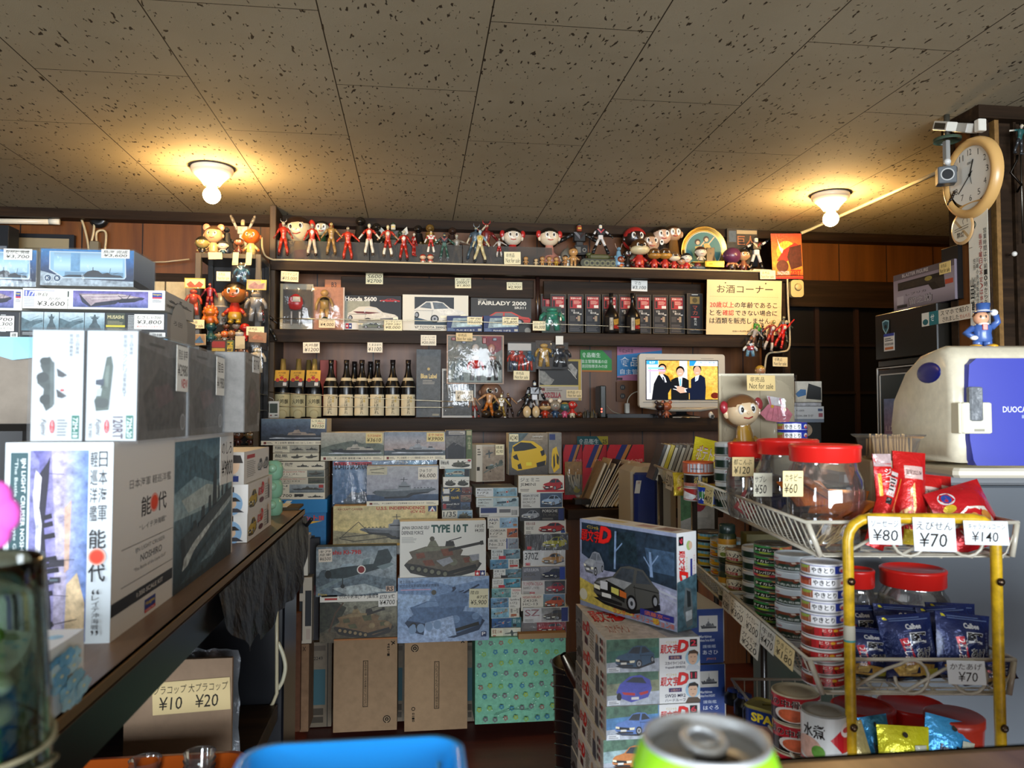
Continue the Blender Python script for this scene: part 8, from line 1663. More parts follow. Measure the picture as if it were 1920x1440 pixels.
t=thing('toothpick_box','clear box of pale wooden sticks in the near corner of the top basket','stick box',RK(-.005,.03,FZ));b=B();b.bbox(-.03,.035,.01,.075,FZ,FZ+.046,'ffffff',.003,0,RM);b.build('clear_box',t,t['_at'],'jar_plastic')
b=B();rr=random.Random(6)
for i in range(26):y=rr.uniform(.02,.065);x=rr.uniform(-.024,.0);b.tube([RM@V((x,y,FZ+.003+rr.uniform(0,.01))),RM@V((x+rr.uniform(.016,.03),y+rr.uniform(-.004,.004),FZ+.02+rr.uniform(0,.022)))],.0011,'d8bc8c',5)
b.build('sticks',t,t['_at'],'paper')
u,v,_=loc(PD(1676,858,1.42));zz=PD(1676,862,1.42).z
b=B();b.bbox(u-.05,u+.05,v-.015,v+.07,FZ,zz-.001,'b8a888~1',.002,0,RM);tag(b.build('cardboard_box',None,None,'kraft'),'small cardboard box under the wafer tub behind the sausage packs','box')
t=thing('wafer_tub','open translucent tub of cream wafer sticks behind the red packs','tub',RK(u,v+.03,zz));b=B();z1=PD(1676,818,1.42).z
q=[[RM@V(p)for p in((u-a,v-.005-c_,z),(u+a,v-.005-c_,z),(u+a,v+.05+c_,z),(u-a,v+.05+c_,z))]for a,c_,z in((.036,0,zz),(.045,.006,z1-.004),(.052,.010,z1),(.053,.011,z1+.003))]
b.add([p for r_ in q for p in r_],[(k*4+i,k*4+(i+1)%4,k*4+4+(i+1)%4,k*4+4+i)for k in range(3)for i in range(4)]+[(0,1,2,3)],'ffffff');b.build('tub',t,t['_at'],'acrylic')
b=B();rr=random.Random(3)
for j in range(3):
 for i in range(15):x=u-.034+.0048*i;y=v+.004+.016*j;b.tube([RM@V((x,y,zz+.002)),RM@V((x+rr.uniform(-.003,.003),y+rr.uniform(-.002,.002),z1-.002+rr.uniform(-.004,.006)))],.0019,'d8b888',6)
b.build('wafers',t,t['_at'],'paper')
def kata(f):f.r(0,0,100,100,'16285e');f.r(4,3,16,7,'d8d02c');f.fine(18,4,96,10,2,'6a80b0');f.t('Calbee',42,14,72,22,'e4e8ee',3);f.t('堅',44,27,82,48,'e4e8ee',11);f.t('堅',46,28,80,47,'101014',5);f.t('あげ',52,50,84,66,'e4e8ee',9);f.t('あげ',54,51,82,65,'101014',4);f.poly('26,36 40,34 52,74 38,78','c02838');f.t('うすしお味',30,38,46,76,'ece4e4',2,0,90);f.t('じっくり味わう',86,26,92,60,'b8c4d8',1,0,90);f.poly('10,80 30,70 60,74 88,78 84,90 56,94 20,92','d8b45c~4');f.poly('30,76 54,74 50,88 30,88','e0c474~3');f.r(66,84,94,94,'c8c84a');f.r(0,95,100,100,'14141c')
ZM=ZF[1]
for i,(px,top,v,lean,lab)in enumerate(((1622,1180,.06,4,'dark blue chip bag half behind the left yellow post, front one'),(1714,1156,.05,-4,'dark blue chip bag in the middle of the front row'),(1806,1154,.05,6,'dark blue chip bag at the right of the front row'),(1612,1138,.15,0,'dark blue chip bag behind the left post, back row'),(1690,1137,.14,3,'dark blue chip bag in the middle of the back row'),(1782,1140,.13,-3,'dark blue chip bag right of centre, second row'),(1790,1134,.18,2,'dark blue chip bag at the right, deepest row'),(1858,1240,.04,-8,'dark blue chip bag slumped beside the right yellow post'))):
 fb(lab,px,1300,top,v,.088,kata,'16285e',ZM,-11,lean,.020,group='dark blue chip bags')
def djar(px,top,bot,v,r,z,lab):
 p=onv(px,bot,v);c=V((p.x,p.y,z));jar(lab,c,r,onv(px,top,v).z-z,.034,group='red-lidded jars deeper in the rack')
djar(1714,1064,1200,.32,.064,ZM,'large red-lidded jar behind the blue chip bags');djar(1608,1066,1200,.30,.035,ZM,'narrow red-lidded jar behind the left yellow post')
djar(1620,1322,1420,.26,.06,ZF[2],'red-lidded jar low behind the left yellow post');djar(1712,1318,1420,.28,.064,ZF[2],'large red-lidded jar on the lowest tier in the middle')
def inaba(c2):return lambda f:(f.e(50,12,5,'2a2a24',4),f.t('inaba',26,36,80,52,'1c2440' if c2 else '22221c',4),f.r(66,26,92,60,'d8dcc8'),f.fine(20,62,90,90,4,'d8dcd8'))
for px,top,v,w,col,lean,lab in((1698,1368,.05,.085,'d4d020',3,'bright yellow pouch with inaba lettering on the lowest tier'),(1770,1352,.07,.09,'3a9cd8',14,'light blue pouch with inaba lettering, right of the yellow one'),(1662,1348,.09,.05,'3a9cd8',-8,'light blue pouch standing behind the yellow one'),(1622,1362,.06,.06,'b0a06c',-14,'crumpled tan pouch beside the left yellow post')):
 fb(lab,px,1480,top,v,w,inaba(col=='3a9cd8')if lab[0]!='c' else lambda f:f.line('30,30 50,50',2,'8a7c50'),col,ZF[2],-10,lean,.012,group='pouches on the lowest tier')
c=RK(.235,.12,ZF[2]);c.z=ZF[2];b=B();b.lathe([(.04,0),(.045,.085),(.047,.088),(.047,.10),(.044,.102),(.001,.101)],'a83020',24,c);f=Fr(b,c+V((-.04,-.02,.1025)),V((.08,0,0)),V((0,-.02,0)));tag(b.build('round_tub',None,c,'plastic'),'round red-brown tub on the lowest tier beside the right post','tub')
def salmon(f):f.r(0,0,100,100,'b0202c');f.poly('0,60 40,40 70,80 70,100 0,100','17120f');f.e(48,66,24,'d8d0c8',30);f.e(46,68,17,'c8603c~5',24);f.t('鮭の中骨',8,8,56,40,'ece4dc',5);f.t('鮭の中骨',9,9,55,39,'14100e',3);f.r(78,12,96,80,'d8d4cc');f.fine(80,16,94,76,6,'4a4440')
def mizu(f):f.r(0,0,100,100,'d0d4d4');f.poly('52,46 78,6 100,6 100,92 76,92','c01c28');f.t('水煮',18,16,46,46,'14120f',4);f.e(24,68,18,'c8a090~3',24);f.e(38,74,8,'5a8a3a~4',14);f.e(74,26,9,'e4d8d4',16);f.e(74,26,6,'c04048',6);f.r(66,74,82,92,'e0d8d4');f.r(0,95,100,99,'b02430');f.r(88,40,99,66,'e0dcd8');f.bars(89,42,98,64,n=8)
c=jc(1494,1400,1.30,ZF[2]);hh=(PD(1494,1294,1.30).z-ZF[2])/3-.0003
stack([('s',.039,hh,salmon,'c0b49a','b0202c',LB(ORD[i]+' tin','red salmon tin stack on the lowest tier'))for i in range(3)],c,'red salmon tins')
c=jc(1545,1400,1.195,ZF[2]);hh=(PD(1545,1330,1.195).z-ZF[2])/2-.0003
stack([('m',.0345,hh,mizu,'8a8a88','d0d4d4',LB(ORD[i]+' tin','red and white fish pair by the post'))for i in range(2)],c,'red and white fish tins')
sp=thing('meat_tin','rounded rectangular SPAM tin, dark blue and gold, on the lowest tier','tin can',jc(1450,1410,1.40,ZF[2]));M=Matrix.Translation(sp['_at'])@Matrix.Rotation(math.radians(-52),4,'Z');h=PD(1450,1325,1.40).z-ZF[2]
def rp(w,d,z,r=.012):return[M@v for v in rrect(-w,w,-d,d,r,z)]
R4=[rp(.045,.026,0),rp(.047,.028,.003),rp(.045,.026,.006),rp(.045,.026,h-.006),rp(.047,.028,h-.003),rp(.045,.026,h),rp(.040,.021,h-.004)]
n=len(R4[0]);b=B();cs=['8a8040','8a8040','182c66','8a8040','8a8040','8a8040']
for k in range(6):b.add(R4[k]+R4[k+1],[(i,(i+1)%n,n+(i+1)%n,n+i)for i in range(n)],cs[k],0,True)
b.add(R4[6],[tuple(range(n))],'7a7444');
f=Fr(b,M@V((-.033,-.0265,h-.008)),M.to_3x3()@V((.066,0,0)),V((0,0,-(h-.016))));f.r(0,0,100,100,'182c66');f.t('SPAM',6,4,94,30,'d8c02c',4);f.poly('4,40 60,34 94,60 90,96 10,96','8a6a60~4');f.e(40,62,24,'b08a7c~4',18)
M2=M@Matrix.Rotation(PI/2,4,'Z');f=Fr(b,M2@V((-.014,-.0455,h-.008)),M2.to_3x3()@V((.028,0,0)),V((0,0,-(h-.016))));f.e(50,20,26,'5a78b0');f.e(50,20,18,'182c66');f.r(60,84,96,94,'8aa8d8');b.build('tin_body',sp,sp['_at'],'plastic')
b=B();b.tube([M@V((-.02,0,h-.002)),M@V((0,.006,h+.001)),M@V((.02,0,h-.002))],.002,'9a9454',6);b.build('pull_ring',sp,sp['_at'],'metal')
for i,(x,top,D)in enumerate(((1378,1292,1.62),(1397,1302,1.56),(1414,1313,1.50),(1428,1325,1.46))):
 p=onv(x,1400,loc(PD(x,1400,D))[1]);p.z=ZF[2];bottle(('dark bottle with a blue cap, farthest of four beside the SPAM tin','dark bottle with a blue cap, second farthest beside the SPAM tin','dark bottle with a blue cap, second nearest beside the SPAM tin','dark bottle with a blue cap, nearest the SPAM tin')[i],'drink_bottle',x,top,1400,p.y,ZF[2],[(.9,0),(1,.03),(1,.62),(.7,.80),(.62,.90),(.6,.93)],.021,'plastic',[('cap',0,.88,1.0,'1c3c94',(.70,.70),None),('label',60,.1,.5,'14161a',1,lambda f:f.vt('酒',44,20,60,60,'c8ccd0',2))],'dark bottles with blue caps')

# bagged doll and boxes behind the jars
u,v,_=loc(PD(1400,800,2.25));o=PD(1351,700,2.25);o1=PD(1476,708,2.25)
bx=thing('display_bag','clear bag with a bow-haired doll and a pink doll dress on cream board','toy pack',V((o.x,o.y,ZF[0])))
Ua=o1-o;Ua.z=0;Ua=Ua.normalized()*(PD(1492,720,2.25)-o).length;nb=V((0,0,-1)).cross(Ua).normalized()
card('board',V((o.x,o.y,o.z))-nb*.02,Ua,V((0,0,ZF[0]-o.z+.002)),lambda f:(f.r(0,0,100,2,'e4dcc4'),f.r(54,0,55,100,'a89c80'),f.r(32,30,40,62,'d0c8b0')),bx,'c4b89c',.012,'paper')
bb=B()
Tb=Toy.__new__(Toy);Tb.R=Matrix.Rotation(math.radians(-6),3,'Y');pb=PD(1402,868,2.2);Tb.at=pb;Tb.h=PD(1402,742,2.2).z-pb.z;Tb.m='vinyl';Tb.one=True;Tb.b=bb;Tb.nm='doll';Tb.meta=('','',None);Tb.root=None
Tb.done=lambda:None
doll(Tb,'e8cca4','7a5230','c8962c','b02430',head=.24,bow='a02430')
bb.build('doll',bx,bx['_at'],'vinyl')
b=B();q0,q1=PD(1424,742,2.21),PD(1486,792,2.21);f=Fr(b,q0,V((q1.x-q0.x,q1.y-q0.y,0)),V((0,0,q1.z-q0.z)),step=4e-4);f.poly('22,0 74,10 80,40 30,34','d0ccd0~2');f.poly('0,66 26,32 84,46 100,70 88,98 60,100 20,92','c87888~3');f.line('28,4 34,36',5,'c87888');f.line('62,10 70,44',5,'c87888');f.e(38,40,5,'c89a34');f.e(76,52,5,'c89a34');[f.line([(30+12*i,46),(16+20*i,92)],1,'b06474')for i in range(4)]
b.build('doll_dress',bx,bx['_at'],'cloth')
b=B();n=8;rr=random.Random(12);a0=V((o.x,o.y,o.z-.005));hh=a0.z-ZF[0]-.002;q=[a0+Ua*(i/n)*1.0+nb*(.045 if(0<i<n and 0<j<n)else .004)+nb*rr.uniform(0,.022)*(0<i<n)+V((0,0,-hh*j/n))for j in range(n+1)for i in range(n+1)]
b.add(q,[(j*9+i,j*9+i+1,j*9+i+10,j*9+i+9)for j in range(n)for i in range(n)],'ffffff',0,True);b.build('clear_bag',bx,bx['_at'],'film')
a,c_=PD(1400,703,2.14),PD(1453,704,2.14);card('notice_card',a,c_-a,PD(1401,732,2.14)-a,written(NFS,3),bx,'d8be84')
def rkbox(label,px,D,d,art,side,**k):
 p=PD((px[0]+px[2])/2,px[3],D);v=loc(p)[1];a,c_=onv(px[0],px[1],v),onv(px[2],px[3],v);u0,u1=loc(a)[0],loc(c_)[0];b=B();b.bbox(u0,u1,v,v+d,c_.z,a.z,side,.0015,0,RM)
 art(Fr(b,RM@V((u0,v,a.z)),ra*(u1-u0),V((0,0,c_.z-a.z))));return tag(b.build(k.pop('name','model_kit_box'),None,RM@V((u0,v,c_.z)),'print'),label,'box','boxes piled behind the bagged doll')
rkbox('grey kit box end with a small red emblem behind the blue chicken tins',(1489,762,1545,792),2.34,.1,lambda f:(f.r(0,0,100,78,'c4c8cc'),f.r(0,78,100,100,'7a8698'),f.t('海上自衛隊',6,20,34,32,'3a3a40',.5),f.t('DDH-184 かが',6,50,64,66,'26262a',1.5),f.r(80,14,96,30,'4a5a7a'),f.r(82,42,96,66,'9a5a68')),'c0c4c8')
rkbox('torn white package with blue print and black patch on the box pile',(1491,715,1541,754),2.36,.09,lambda f:(f.r(0,0,100,100,'c0bcae~2'),f.poly('0,60 20,38 40,40 40,66 10,76','3a6a9a~2'),f.poly('50,10 98,30 98,90 40,84','14181a')),'b8b4a8',name='package')
rkbox('dark picture box at the bottom of the pile behind the jars',(1494,793,1540,838),2.35,.09,lambda f:(f.r(0,0,100,100,'22262a~3'),f.e(40,30,24,'b09a84~3',26),f.e(34,34,10,'1a1614',14),f.poly('0,84 60,80 96,96 40,100','a8805c')),'22262a')
rkbox('thin silver wrapped pack lying between the package and kit box',(1490,755,1540,761),2.35,.09,lambda f:f.r(0,0,100,100,'a8aab0~5'),'a8aab0',name='package')
b=B();u,v,_=loc(PD(1515,840,2.35));b.bbox(u-.06,u+.07,v,v+.1,ZF[0],PD(1515,839,2.35).z,'2a2622',.002,0,RM);tag(b.build('black_case',None,None,'print'),'black case carrying the box pile in the far part of the top basket','case')
doll(T_('small yellow-haired toy in maroon hanging left of the right post card',1426,686,716,3.95,group=None),'a8805c','a88a34','5a2420',head=.3)
# green boxes glimpsed behind the rack
rkbox('white and green picture carton seen under the far end of the top basket',(1276,925,1340,1000),2.45,.05,lambda f:(f.r(0,0,100,100,'b8bab4~2'),f.poly('0,0 34,10 30,60 0,70','4a7a4c~5'),f.e(54,6,26,'a0243a',40),f.r(30,48,80,60,'c8c8c0')),'b0b0a8',name='picture_carton')
rkbox('olive green box standing behind the tins under the top basket',(1400,1002,1470,1100),1.72,.05,lambda f:f.r(0,0,100,100,'5c5424~1'),'5c5424',name='olive_box')

# car kits standing and stacked before the rack
P1,P2=PD(1088,1126,1.675),PD(1270,1190,1.46);zb=1.006;P1.z=P2.z=zb;U=P2-P1;nn=V((U.y,-U.x,0)).normalized();W_=-nn*.058;Hh=.187
if nn.dot(V((0,-1,0)))<0:W_=nn*.058
b=B();M=Matrix.Translation(P1)@Matrix((U.normalized(),W_.normalized(),V((0,0,1)))).transposed().to_4x4();L_=U.length;b.bbox(0,L_,0,.058,0,Hh,'d8d6ce',.0015,0,M)
f=Fr(b,M@V((0,0,Hh)),U,V((0,0,-Hh)));f.r(0,0,100,100,'8890a8~2');f.poly('2,4 100,4 100,58 60,52 30,56 2,40','22303e~6');f.poly('30,10 60,6 64,40 34,44','1c2c34~7');f.poly('70,20 98,20 98,44 74,44','3a5068~6')
for q in('39,8 41,8 40,50 38,50','74,24 76,24 78,50 75,50'):f.poly(q,'7a92b4~3')
f.line('40,30 47,20',1,'7a92b4');f.line('76,38 83,26',1,'7a92b4');f.line('75,40 69,30',1,'7a92b4')
f.poly('0,50 30,54 60,52 100,62 100,96 60,90 0,80','9a9cb4~5');f.poly('0,68 30,78 60,96 40,98 0,94','c8b458~4');f.poly('72,60 78,66 84,98 78,98','c8a434');f.line('50,54 100,66',1.6,'b0b4c0');f.line('52,58 100,71',1.2,'a0a4b4')
car34(f.sub(4,30,28,66),'8c9098','a0a4a8','6a7078','5a5c60',sh=False);car34(f.sub(14,34,86,98),'4c4c48','8a8c8c','3a4046','1c1c1c');f.poly('30,64 50,70 50,84 32,78','1c1c1a');f.r(24,66,32,75,'c8cacc');f.poly('36,70 44,71 44,78 36,76','c8c060');f.poly('45,71 52,73 52,79 45,78','c06428')
idlogo(f,2,4,37,26);f.e(5,86,4.5,'d0ccb4');f.t('ランサーエボリューションIII',38,92,98,98.5,'c8582c',2.5);f.r(66,85,98,91.5,'2a2c7c');f.t('須藤京一',70,86,94,90.6,'c8682c',2)
g=Fr(b,M@V((L_,0,Hh)),W_,V((0,0,-Hh)));g.r(0,0,100,100,'d4d6d6');g.r(10,4,34,13,'16100f');g.t('9',14,5.5,30,11.5,'c03048',2,0,90);g.e(62,14,13,'9ab06c',5);g.e(70,14,9,'c8a890',4);idlogo(g,8,18,58,54,90);g.r(68,28,78,46,'2c3484');g.t('ランサーエボリューションIII',84,24,92,58,'b85a48',1.5,0,90);g.poly('0,50 100,44 100,100 0,100','42606c~6');h_=g.sub(20,56,90,98);h_.poly('30,0 70,8 84,50 80,96 40,100 14,60','5a6468~3');h_.poly('40,8 66,14 70,50 44,50','20282c');h_.poly('30,60 76,58 76,80 34,84','a8b0b4~3')
g=Fr(b,M@V((0,.058,Hh)),U,-W_);g.r(10,30,40,60,'c8b87c');g.r(54,24,70,70,'b08a80');g.r(76,20,92,80,'8a6a60')
tag(b.build('model_kit_box',None,P1+U/2,'print_fine'),'large car kit box standing on the stack, grey saloon racing in woods','model kit box','racing car kit boxes before the rack')
def art_id(n,name,c,bg,rear=False,person='3a2a20',jk='c8ccd0'):
 def f_(f):
  f.r(0,0,100,100,bg+'~5');f.poly('0,0 55,0 55,26 0,36','4a6a58~6');f.poly('0,70 56,60 56,100 0,100','a8b0bc~5')
  if rear:f.poly('10,60 14,36 24,14 36,10 46,26 48,52 44,78 26,92 14,78',c+'~3');f.poly('20,30 28,16 38,18 42,36','2c3440~3');f.poly('14,42 44,38 46,46 14,52',c);f.poly('16,60 30,64 30,72 18,68','b03838');f.poly('34,64 44,58 44,66 36,72','b03838');f.e(13,74,2.6,'15151a',12);f.r(26,76,34,84,'d0d0d0')
  else:car34(f.sub(8,8,52,96),c)
  f.r(1,84,14,97,'d8dce0');f.fine(2,86,13,96,2,'6a7078')
  f.r(56,0,100,100,'e0e2e2');idlogo(f,57,6,88,50);f.r(89,6,97,29,'16100f');f.t(n,90,9,96,26,'d03048',2.5)
  f.e(92,62,8,'9cc4dc');f.poly('84,100 87,84 97,84 100,92 100,100',jk);f.e(92,62,5,'d8b498',22);f.poly('86.5,56 88,42 94,38 98,46 97.6,58 96,50 89,50',person);f.line('89.6,60 91,60.5',.5,'2a2018');f.line('93.4,60.5 95,60',.5,'2a2018');f.line('91,74 93.4,74',.5,'8a5a48')
  f.r(66,54,80,66,'3a2c64');f.t(name[0],68,56,78,64,'d8a080',1.5);f.t(name[1],62,72,84,82,'2a2c4a',.8);f.t(name[2],62,86,84,95,'2a2c4a',.8)
 return f_
def art_idleft(c):return lambda f:(f.r(0,0,100,100,'d2cec6'),f.r(0,0,24,100,'6a6c6c~5'),carside(f.sub(0,16,24,90),c,sh=False),idlogo(f,26,10,50,62),f.r(34,68,44,92,'4a2028'),f.fine(52,12,66,90,8,'8a867e'),f.e(74,30,3,'b89478',14),f.poly('70,46 78,46 80,100 69,100','4a4c58'),[f.r(84+5*(i%3),14+26*(i//3),87+5*(i%3),30+26*(i//3),('2a2c34','8a3038','b8b4ac')[i%3])for i in range(9)])
sx0,sx1=PD(1137,1200,1.43),PD(1320,1196,1.43);ys=sx0.y;bw=sx1.x-sx0.x;z1=sx0.z
IDS=(('2',('中里毅','スカイラインGT-R','V-specII (BNR32)'),'3c5670','3c6a5c',False,'4a3624','c4ccd4','top of the low stack, dark blue saloon numbered 2'),('11',('小柏カイ','SW20 MR2','ハードルーフ'),'4a50a8','7a8068',True,'18140f','5a4a3c','second in the low stack, purple-blue rear view numbered 11'),('6',('池谷','S13','シルビア'),'5a7ab8','4a7aa8',False,'2a2018','8a9ab0','third in the low stack, light blue front view numbered 6'),('8',('健二','180SX','RPS13'),'b8743c','8aa4a8',False,'2a2018','8a9ab0','fourth in the low stack, orange car'),('5',('樹','AE85','レビン'),'b0b0a8','8a9a8c',False,'2a2018','8a9ab0','fifth in the low stack, pale car, mostly hidden'),('3',('拓海','AE86','トレノ'),'d0ccc0','6a7a8a',False,'2a2018','8a9ab0','sixth in the low stack, white car, mostly hidden'))
hb=.0612;
for i,(n,nm,c,bg,rear,hr,jk,lab)in enumerate(IDS):
 dx=(0,.001,-.001,-.006,-.01,-.012)[i];zt2=z1-i*(hb+.0004);b=B();x0=sx0.x+dx;b.bbox(x0,x0+bw,ys+.003*(i%2),ys+.275,zt2-hb,zt2,'d6d4cc',.001)
 art_id(n,nm,c,bg,rear,hr,jk)(Fr(b,(x0,ys+.003*(i%2),zt2),(bw,0,0),(0,0,-hb)));art_idleft('3a3a3c' if i%2 else '8a8a8c')(Fr(b,(x0,ys+.275,zt2),(0,-.272,0),(0,0,-hb)))
 if i==0:g=Fr(b,(x0,ys+.275,zt2),(bw,0,0),(0,-.272,0));g.r(0,0,100,100,'9a9ca4~5');g.poly('30,0 100,0 100,60 60,70 40,30','5a5a58~5');g.poly('0,0 40,0 66,100 0,100','c4bcb4~3');idlogo(g,4,6,46,60,0);g.t('スカイライン',10,66,34,86,'b05a44',1.5)
 tag(b.build('model_kit_box',None,(x0+bw/2,ys+.13,zt2-hb),'print_fine'),'car kit box lying '+lab,'model kit box','racing car kit boxes before the rack')
stz=z1-6*(hb+.0004)
b=B();b.bbox(sx0.x-.01,sx0.x+bw,ys+.02,ys+.26,0,stz-.001,'2a2622',.004);tag(b.build('plastic_bin',None,(sx0.x+.09,ys+.14,0),'plastic'),'plain dark bin under the low stack of car kits','bin')
def art_navy(t1,t2,t3):return lambda f:(f.r(0,0,100,100,'1c3a7c~1'),f.r(30,12,84,42,'c8c8c4'),ship(f.sub(32,8,82,44),'4a4c50','6a6c70',wake=False),f.t('Maritime',30,48,66,53,'d0d8e4',2),f.t(t1,30,55,74,60,'d0d8e4',2),f.t('護衛艦',40,66,78,72,'c0cce0',1),f.t(t2,40,76,84,84,'d8e0ec',2),f.t(t3,50,90,78,95,'b8806c',1.5))
xn0,xn1=PD(1290,1145,1.66),PD(1362,1145,1.66)
for i,(ya,yb,args,lab)in enumerate(((1143,1243,('Defense Force ASAHI','あさひ','JPN12'),'navy blue ship kit box end with あさひ, upper one beside the car kits'),(1246,1345,('Defense Force HAGURO','はぐろ','DDG-180'),'navy blue ship kit box end with はぐろ, lower one beside the car kits'))):
 za,zc=PD(1330,ya,1.66).z,PD(1330,yb,1.66).z;b=B();b.bbox(xn0.x,xn1.x+.002*i,xn0.y,xn0.y+.26,zc,za,'c0beb8',.003);b.box(xn0.x,xn1.x-.004+.002*i,xn0.y-.001,xn0.y+.2,zc+.001,za-.001,'1c3a7c');f=Fr(b,(xn0.x,xn0.y-.0015,za),(xn1.x-xn0.x-.004,0,0),(0,0,zc-za));art_navy(*args)(f)
 tag(b.build('model_kit_box',None,(xn0.x,xn0.y,zc),'print_fine'),lab,'model kit box','navy blue ship kits');zlast=zc
b=B();b.bbox(xn0.x,xn1.x,xn0.y+.005,xn0.y+.25,0,zlast-.001,'22201e',.004);tag(b.build('plastic_bin',None,(xn0.x,xn0.y+.1,0),'plastic'),'black bin under the navy blue ship kit boxes','bin')
# black woven bin, stray things left of the low stack
wb=thing('woven_bin','black ribbed plastic bin on the floor left of the low car kit stack','bin',V((PD(1065,1350,2.2).x,PD(1065,1350,2.2).y,0)));zt3=PD(1045,1252,2.25).z;c=V((PD(1100,1300,2.3).x,PD(1100,1300,2.3).y,0));r0=(PD(1100,1300,2.3)-PD(1036,1300,2.3)).length
b=B();b.lathe([(r0*.78,.0),(r0*.84,zt3*.3),(r0*.93,zt3*.7),(r0*.99,zt3-.02),(r0*1.02,zt3-.012),(r0*1.02,zt3),(r0*.97,zt3),(r0*.76,.02),(.001,.02)],'1a1a1c',32,c);b.build('bin_body',wb,wb['_at'],'plastic')
for z in[zt3*(.55+.05*i)for i in range(9)]:
 b=B();b.tube([c+V((math.cos(w)*(r0*(.78+.215*z/zt3)+.002),math.sin(w)*(r0*(.78+.215*z/zt3)+.002),z+.02*math.sin(2*w)))for w in[2*PI*i/28 for i in range(28)]],.002,'2e2e30',5,closed=True);b.build('rib',wb,c+V((0,0,z)),'plastic')
b=B();p=PD(1066,1245,2.0);M=Matrix.Translation(p)@Matrix.Rotation(-.5,4,'Y');b.lathe([(.016,-.11),(.018,-.02),(.012,.02),(.009,.03)],'8a8478',16,(0,0,0),0,None);b.v=[tuple(M@V(v))for v in b.v];tag(b.build('thermos',None,p+V((0,0,-.11)),'metal'),'grey metal bottle leaning between the bin and the car kits','bottle')

# dark toy rack left of the long shelf
YR=3.70
lr=thing('toy_rack','narrow dark metal rack of toys standing left of the long shelf','shelf',V((PY(425,700,YR).x,YR,0)))
rx0,rx1=PY(364,600,YR).x,PY(488,600,YR).x
zs=[PY(425,y,YR).z for y in(475,641,737,768,836)]
for x in(rx0,rx1-.026):
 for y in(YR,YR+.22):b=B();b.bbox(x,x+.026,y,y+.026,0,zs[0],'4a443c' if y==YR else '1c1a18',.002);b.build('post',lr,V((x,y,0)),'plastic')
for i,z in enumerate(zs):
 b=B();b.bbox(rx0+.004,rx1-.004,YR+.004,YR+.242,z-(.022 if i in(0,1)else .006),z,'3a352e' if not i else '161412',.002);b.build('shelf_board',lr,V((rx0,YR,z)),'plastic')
b=B();b.box(rx0+.01,rx1-.01,YR+.236,YR+.24,zs[4],zs[0]-.02,'17110e');b.build('back_panel',lr,V((rx0,YR+.24,zs[4])),'print')
GL='toys on the dark rack'
def R(label,x,top,bot,Y,k=None,name='toy_figure',**q):return T_(label,x,top,bot,Y,None if k is None else zs[k]+.0005,name,GL,**q)
doll(R('tan pointed-eared doll with brown hair on top of the rack',400,426,475,YR+.05,0,'vinyl_doll'),'b8926a','4a3826','b09060','a8885a',head=.31,ears='c07a60',cap=.5)
doll(R('small olive-faced figurine, leftmost on top of the rack',379,444,475,YR+.04,0,'figurine'),'8a7a48','16140f','1c1a18',head=.36)
lizard(R('black dinosaur toy on top of the rack',425,424,475,YR+.12,0,'toy_dinosaur'),'22252a')
doll(R('small white-faced figurine with blue-black cap on top of the rack',418,452,475,YR+.02,0,'figurine'),'c8b8a0','1c2228','9a9a94','2a4a58',head=.36)
robot(R('silver toy robot with both arms raised on top of the rack',455,412,475,YR+.13,0,'toy_robot'),'7a7468','8a8478','6a6458','9a948a','7a6a4a',arms=(155,155))
doll(R('tiny brown figurine with red-brown dress on top of the rack',448,447,475,YR+.02,0,'figurine'),'7a4a2c','1c120c','4a241c',head=.26,skirt=.05)
doll(R('orange round-headed doll in a cream suit on top of the rack',471,429,475,YR+.05,0,'vinyl_doll'),'c85a1c',None,'c0a868','b09858',head=.30)
t=blister('bag with a yellow header card and red-orange figure on the left of the rack',(349,539,376,594),YR-.03,lambda f:None,figfn('b83c20','b8401f','b04028',.5,.05,.98,.62),base=False,grp=GL)
card('header_card',PY(346,521,YR-.035),PY(385,522,YR-.035)-PY(346,521,YR-.035),PY(346,540,YR-.035)-PY(346,521,YR-.035),lambda f:(f.r(0,0,100,100,'c8a848'),f.r(4,10,96,90,'c8b890'),f.poly('10,60 30,30 50,70 70,30 90,60 80,90 20,90','a05038~4')),t,'c8a848',.001,'print')
hero(R('crimson armoured toy figure beside the grey police cup',393,530,583,YR-.005),'7a1820',boot='6a141a',head='8a2028',arms=(30,26),wide=1.25)
p=PY(414,609,YR+.03);pc=thing('police_cup','grey cup lettered POLICE under grey cylinders inside the rack','cup',V((p.x,p.y,p.z)))
b=B();h=PY(414,575,YR+.03).z-p.z;b.lathe([(.024,0),(.032,h*.9),(.038,h*.92),(.038,h),(.001,h)],'8a857a',22,p);f=CylFr(b,p,.031,h*.05,h*.8,-70,70,8);f.t('POLICE',12,62,88,88,'16140f',2);f.e(36,30,5,'16140f',16);f.e(66,30,5,'16140f',14);b.lathe([(.030,h),(.032,h+.06),(.001,h+.06)],'6a655a',20,p);b.build('cup_body',pc,pc['_at'],'vinyl')
b=B();p=PY(394,612,YR-.01);rr=random.Random(8)
b.ell(p+V((0,0,.035)),.024,.02,.034,'b05a18');b.ell(p+V((0,-.005,.065)),.026,.022,.022,'b8641c');[b.ell(p+V((.026*math.cos(w),0,.066+.024*math.sin(w))),.012,.01,.012,'a85014',8,6)for w in[PI*i/5 for i in range(10)]];[b.tube([p+V((s*.02,-.01,.045)),p+V((s*.036,-.014,.012))],.009,'b05a18')for s in(-1,1)]
tag(b.build('lion_toy',None,p,'vinyl'),'orange maned lion-like toy below the crimson figure','toy',GL)
doll(R('large dark-haired doll with orange face in a red and yellow suit',440,531,607,YR+.0,None,'vinyl_doll'),'9a5a28','16100c','a82818','b08a28',head=.27)
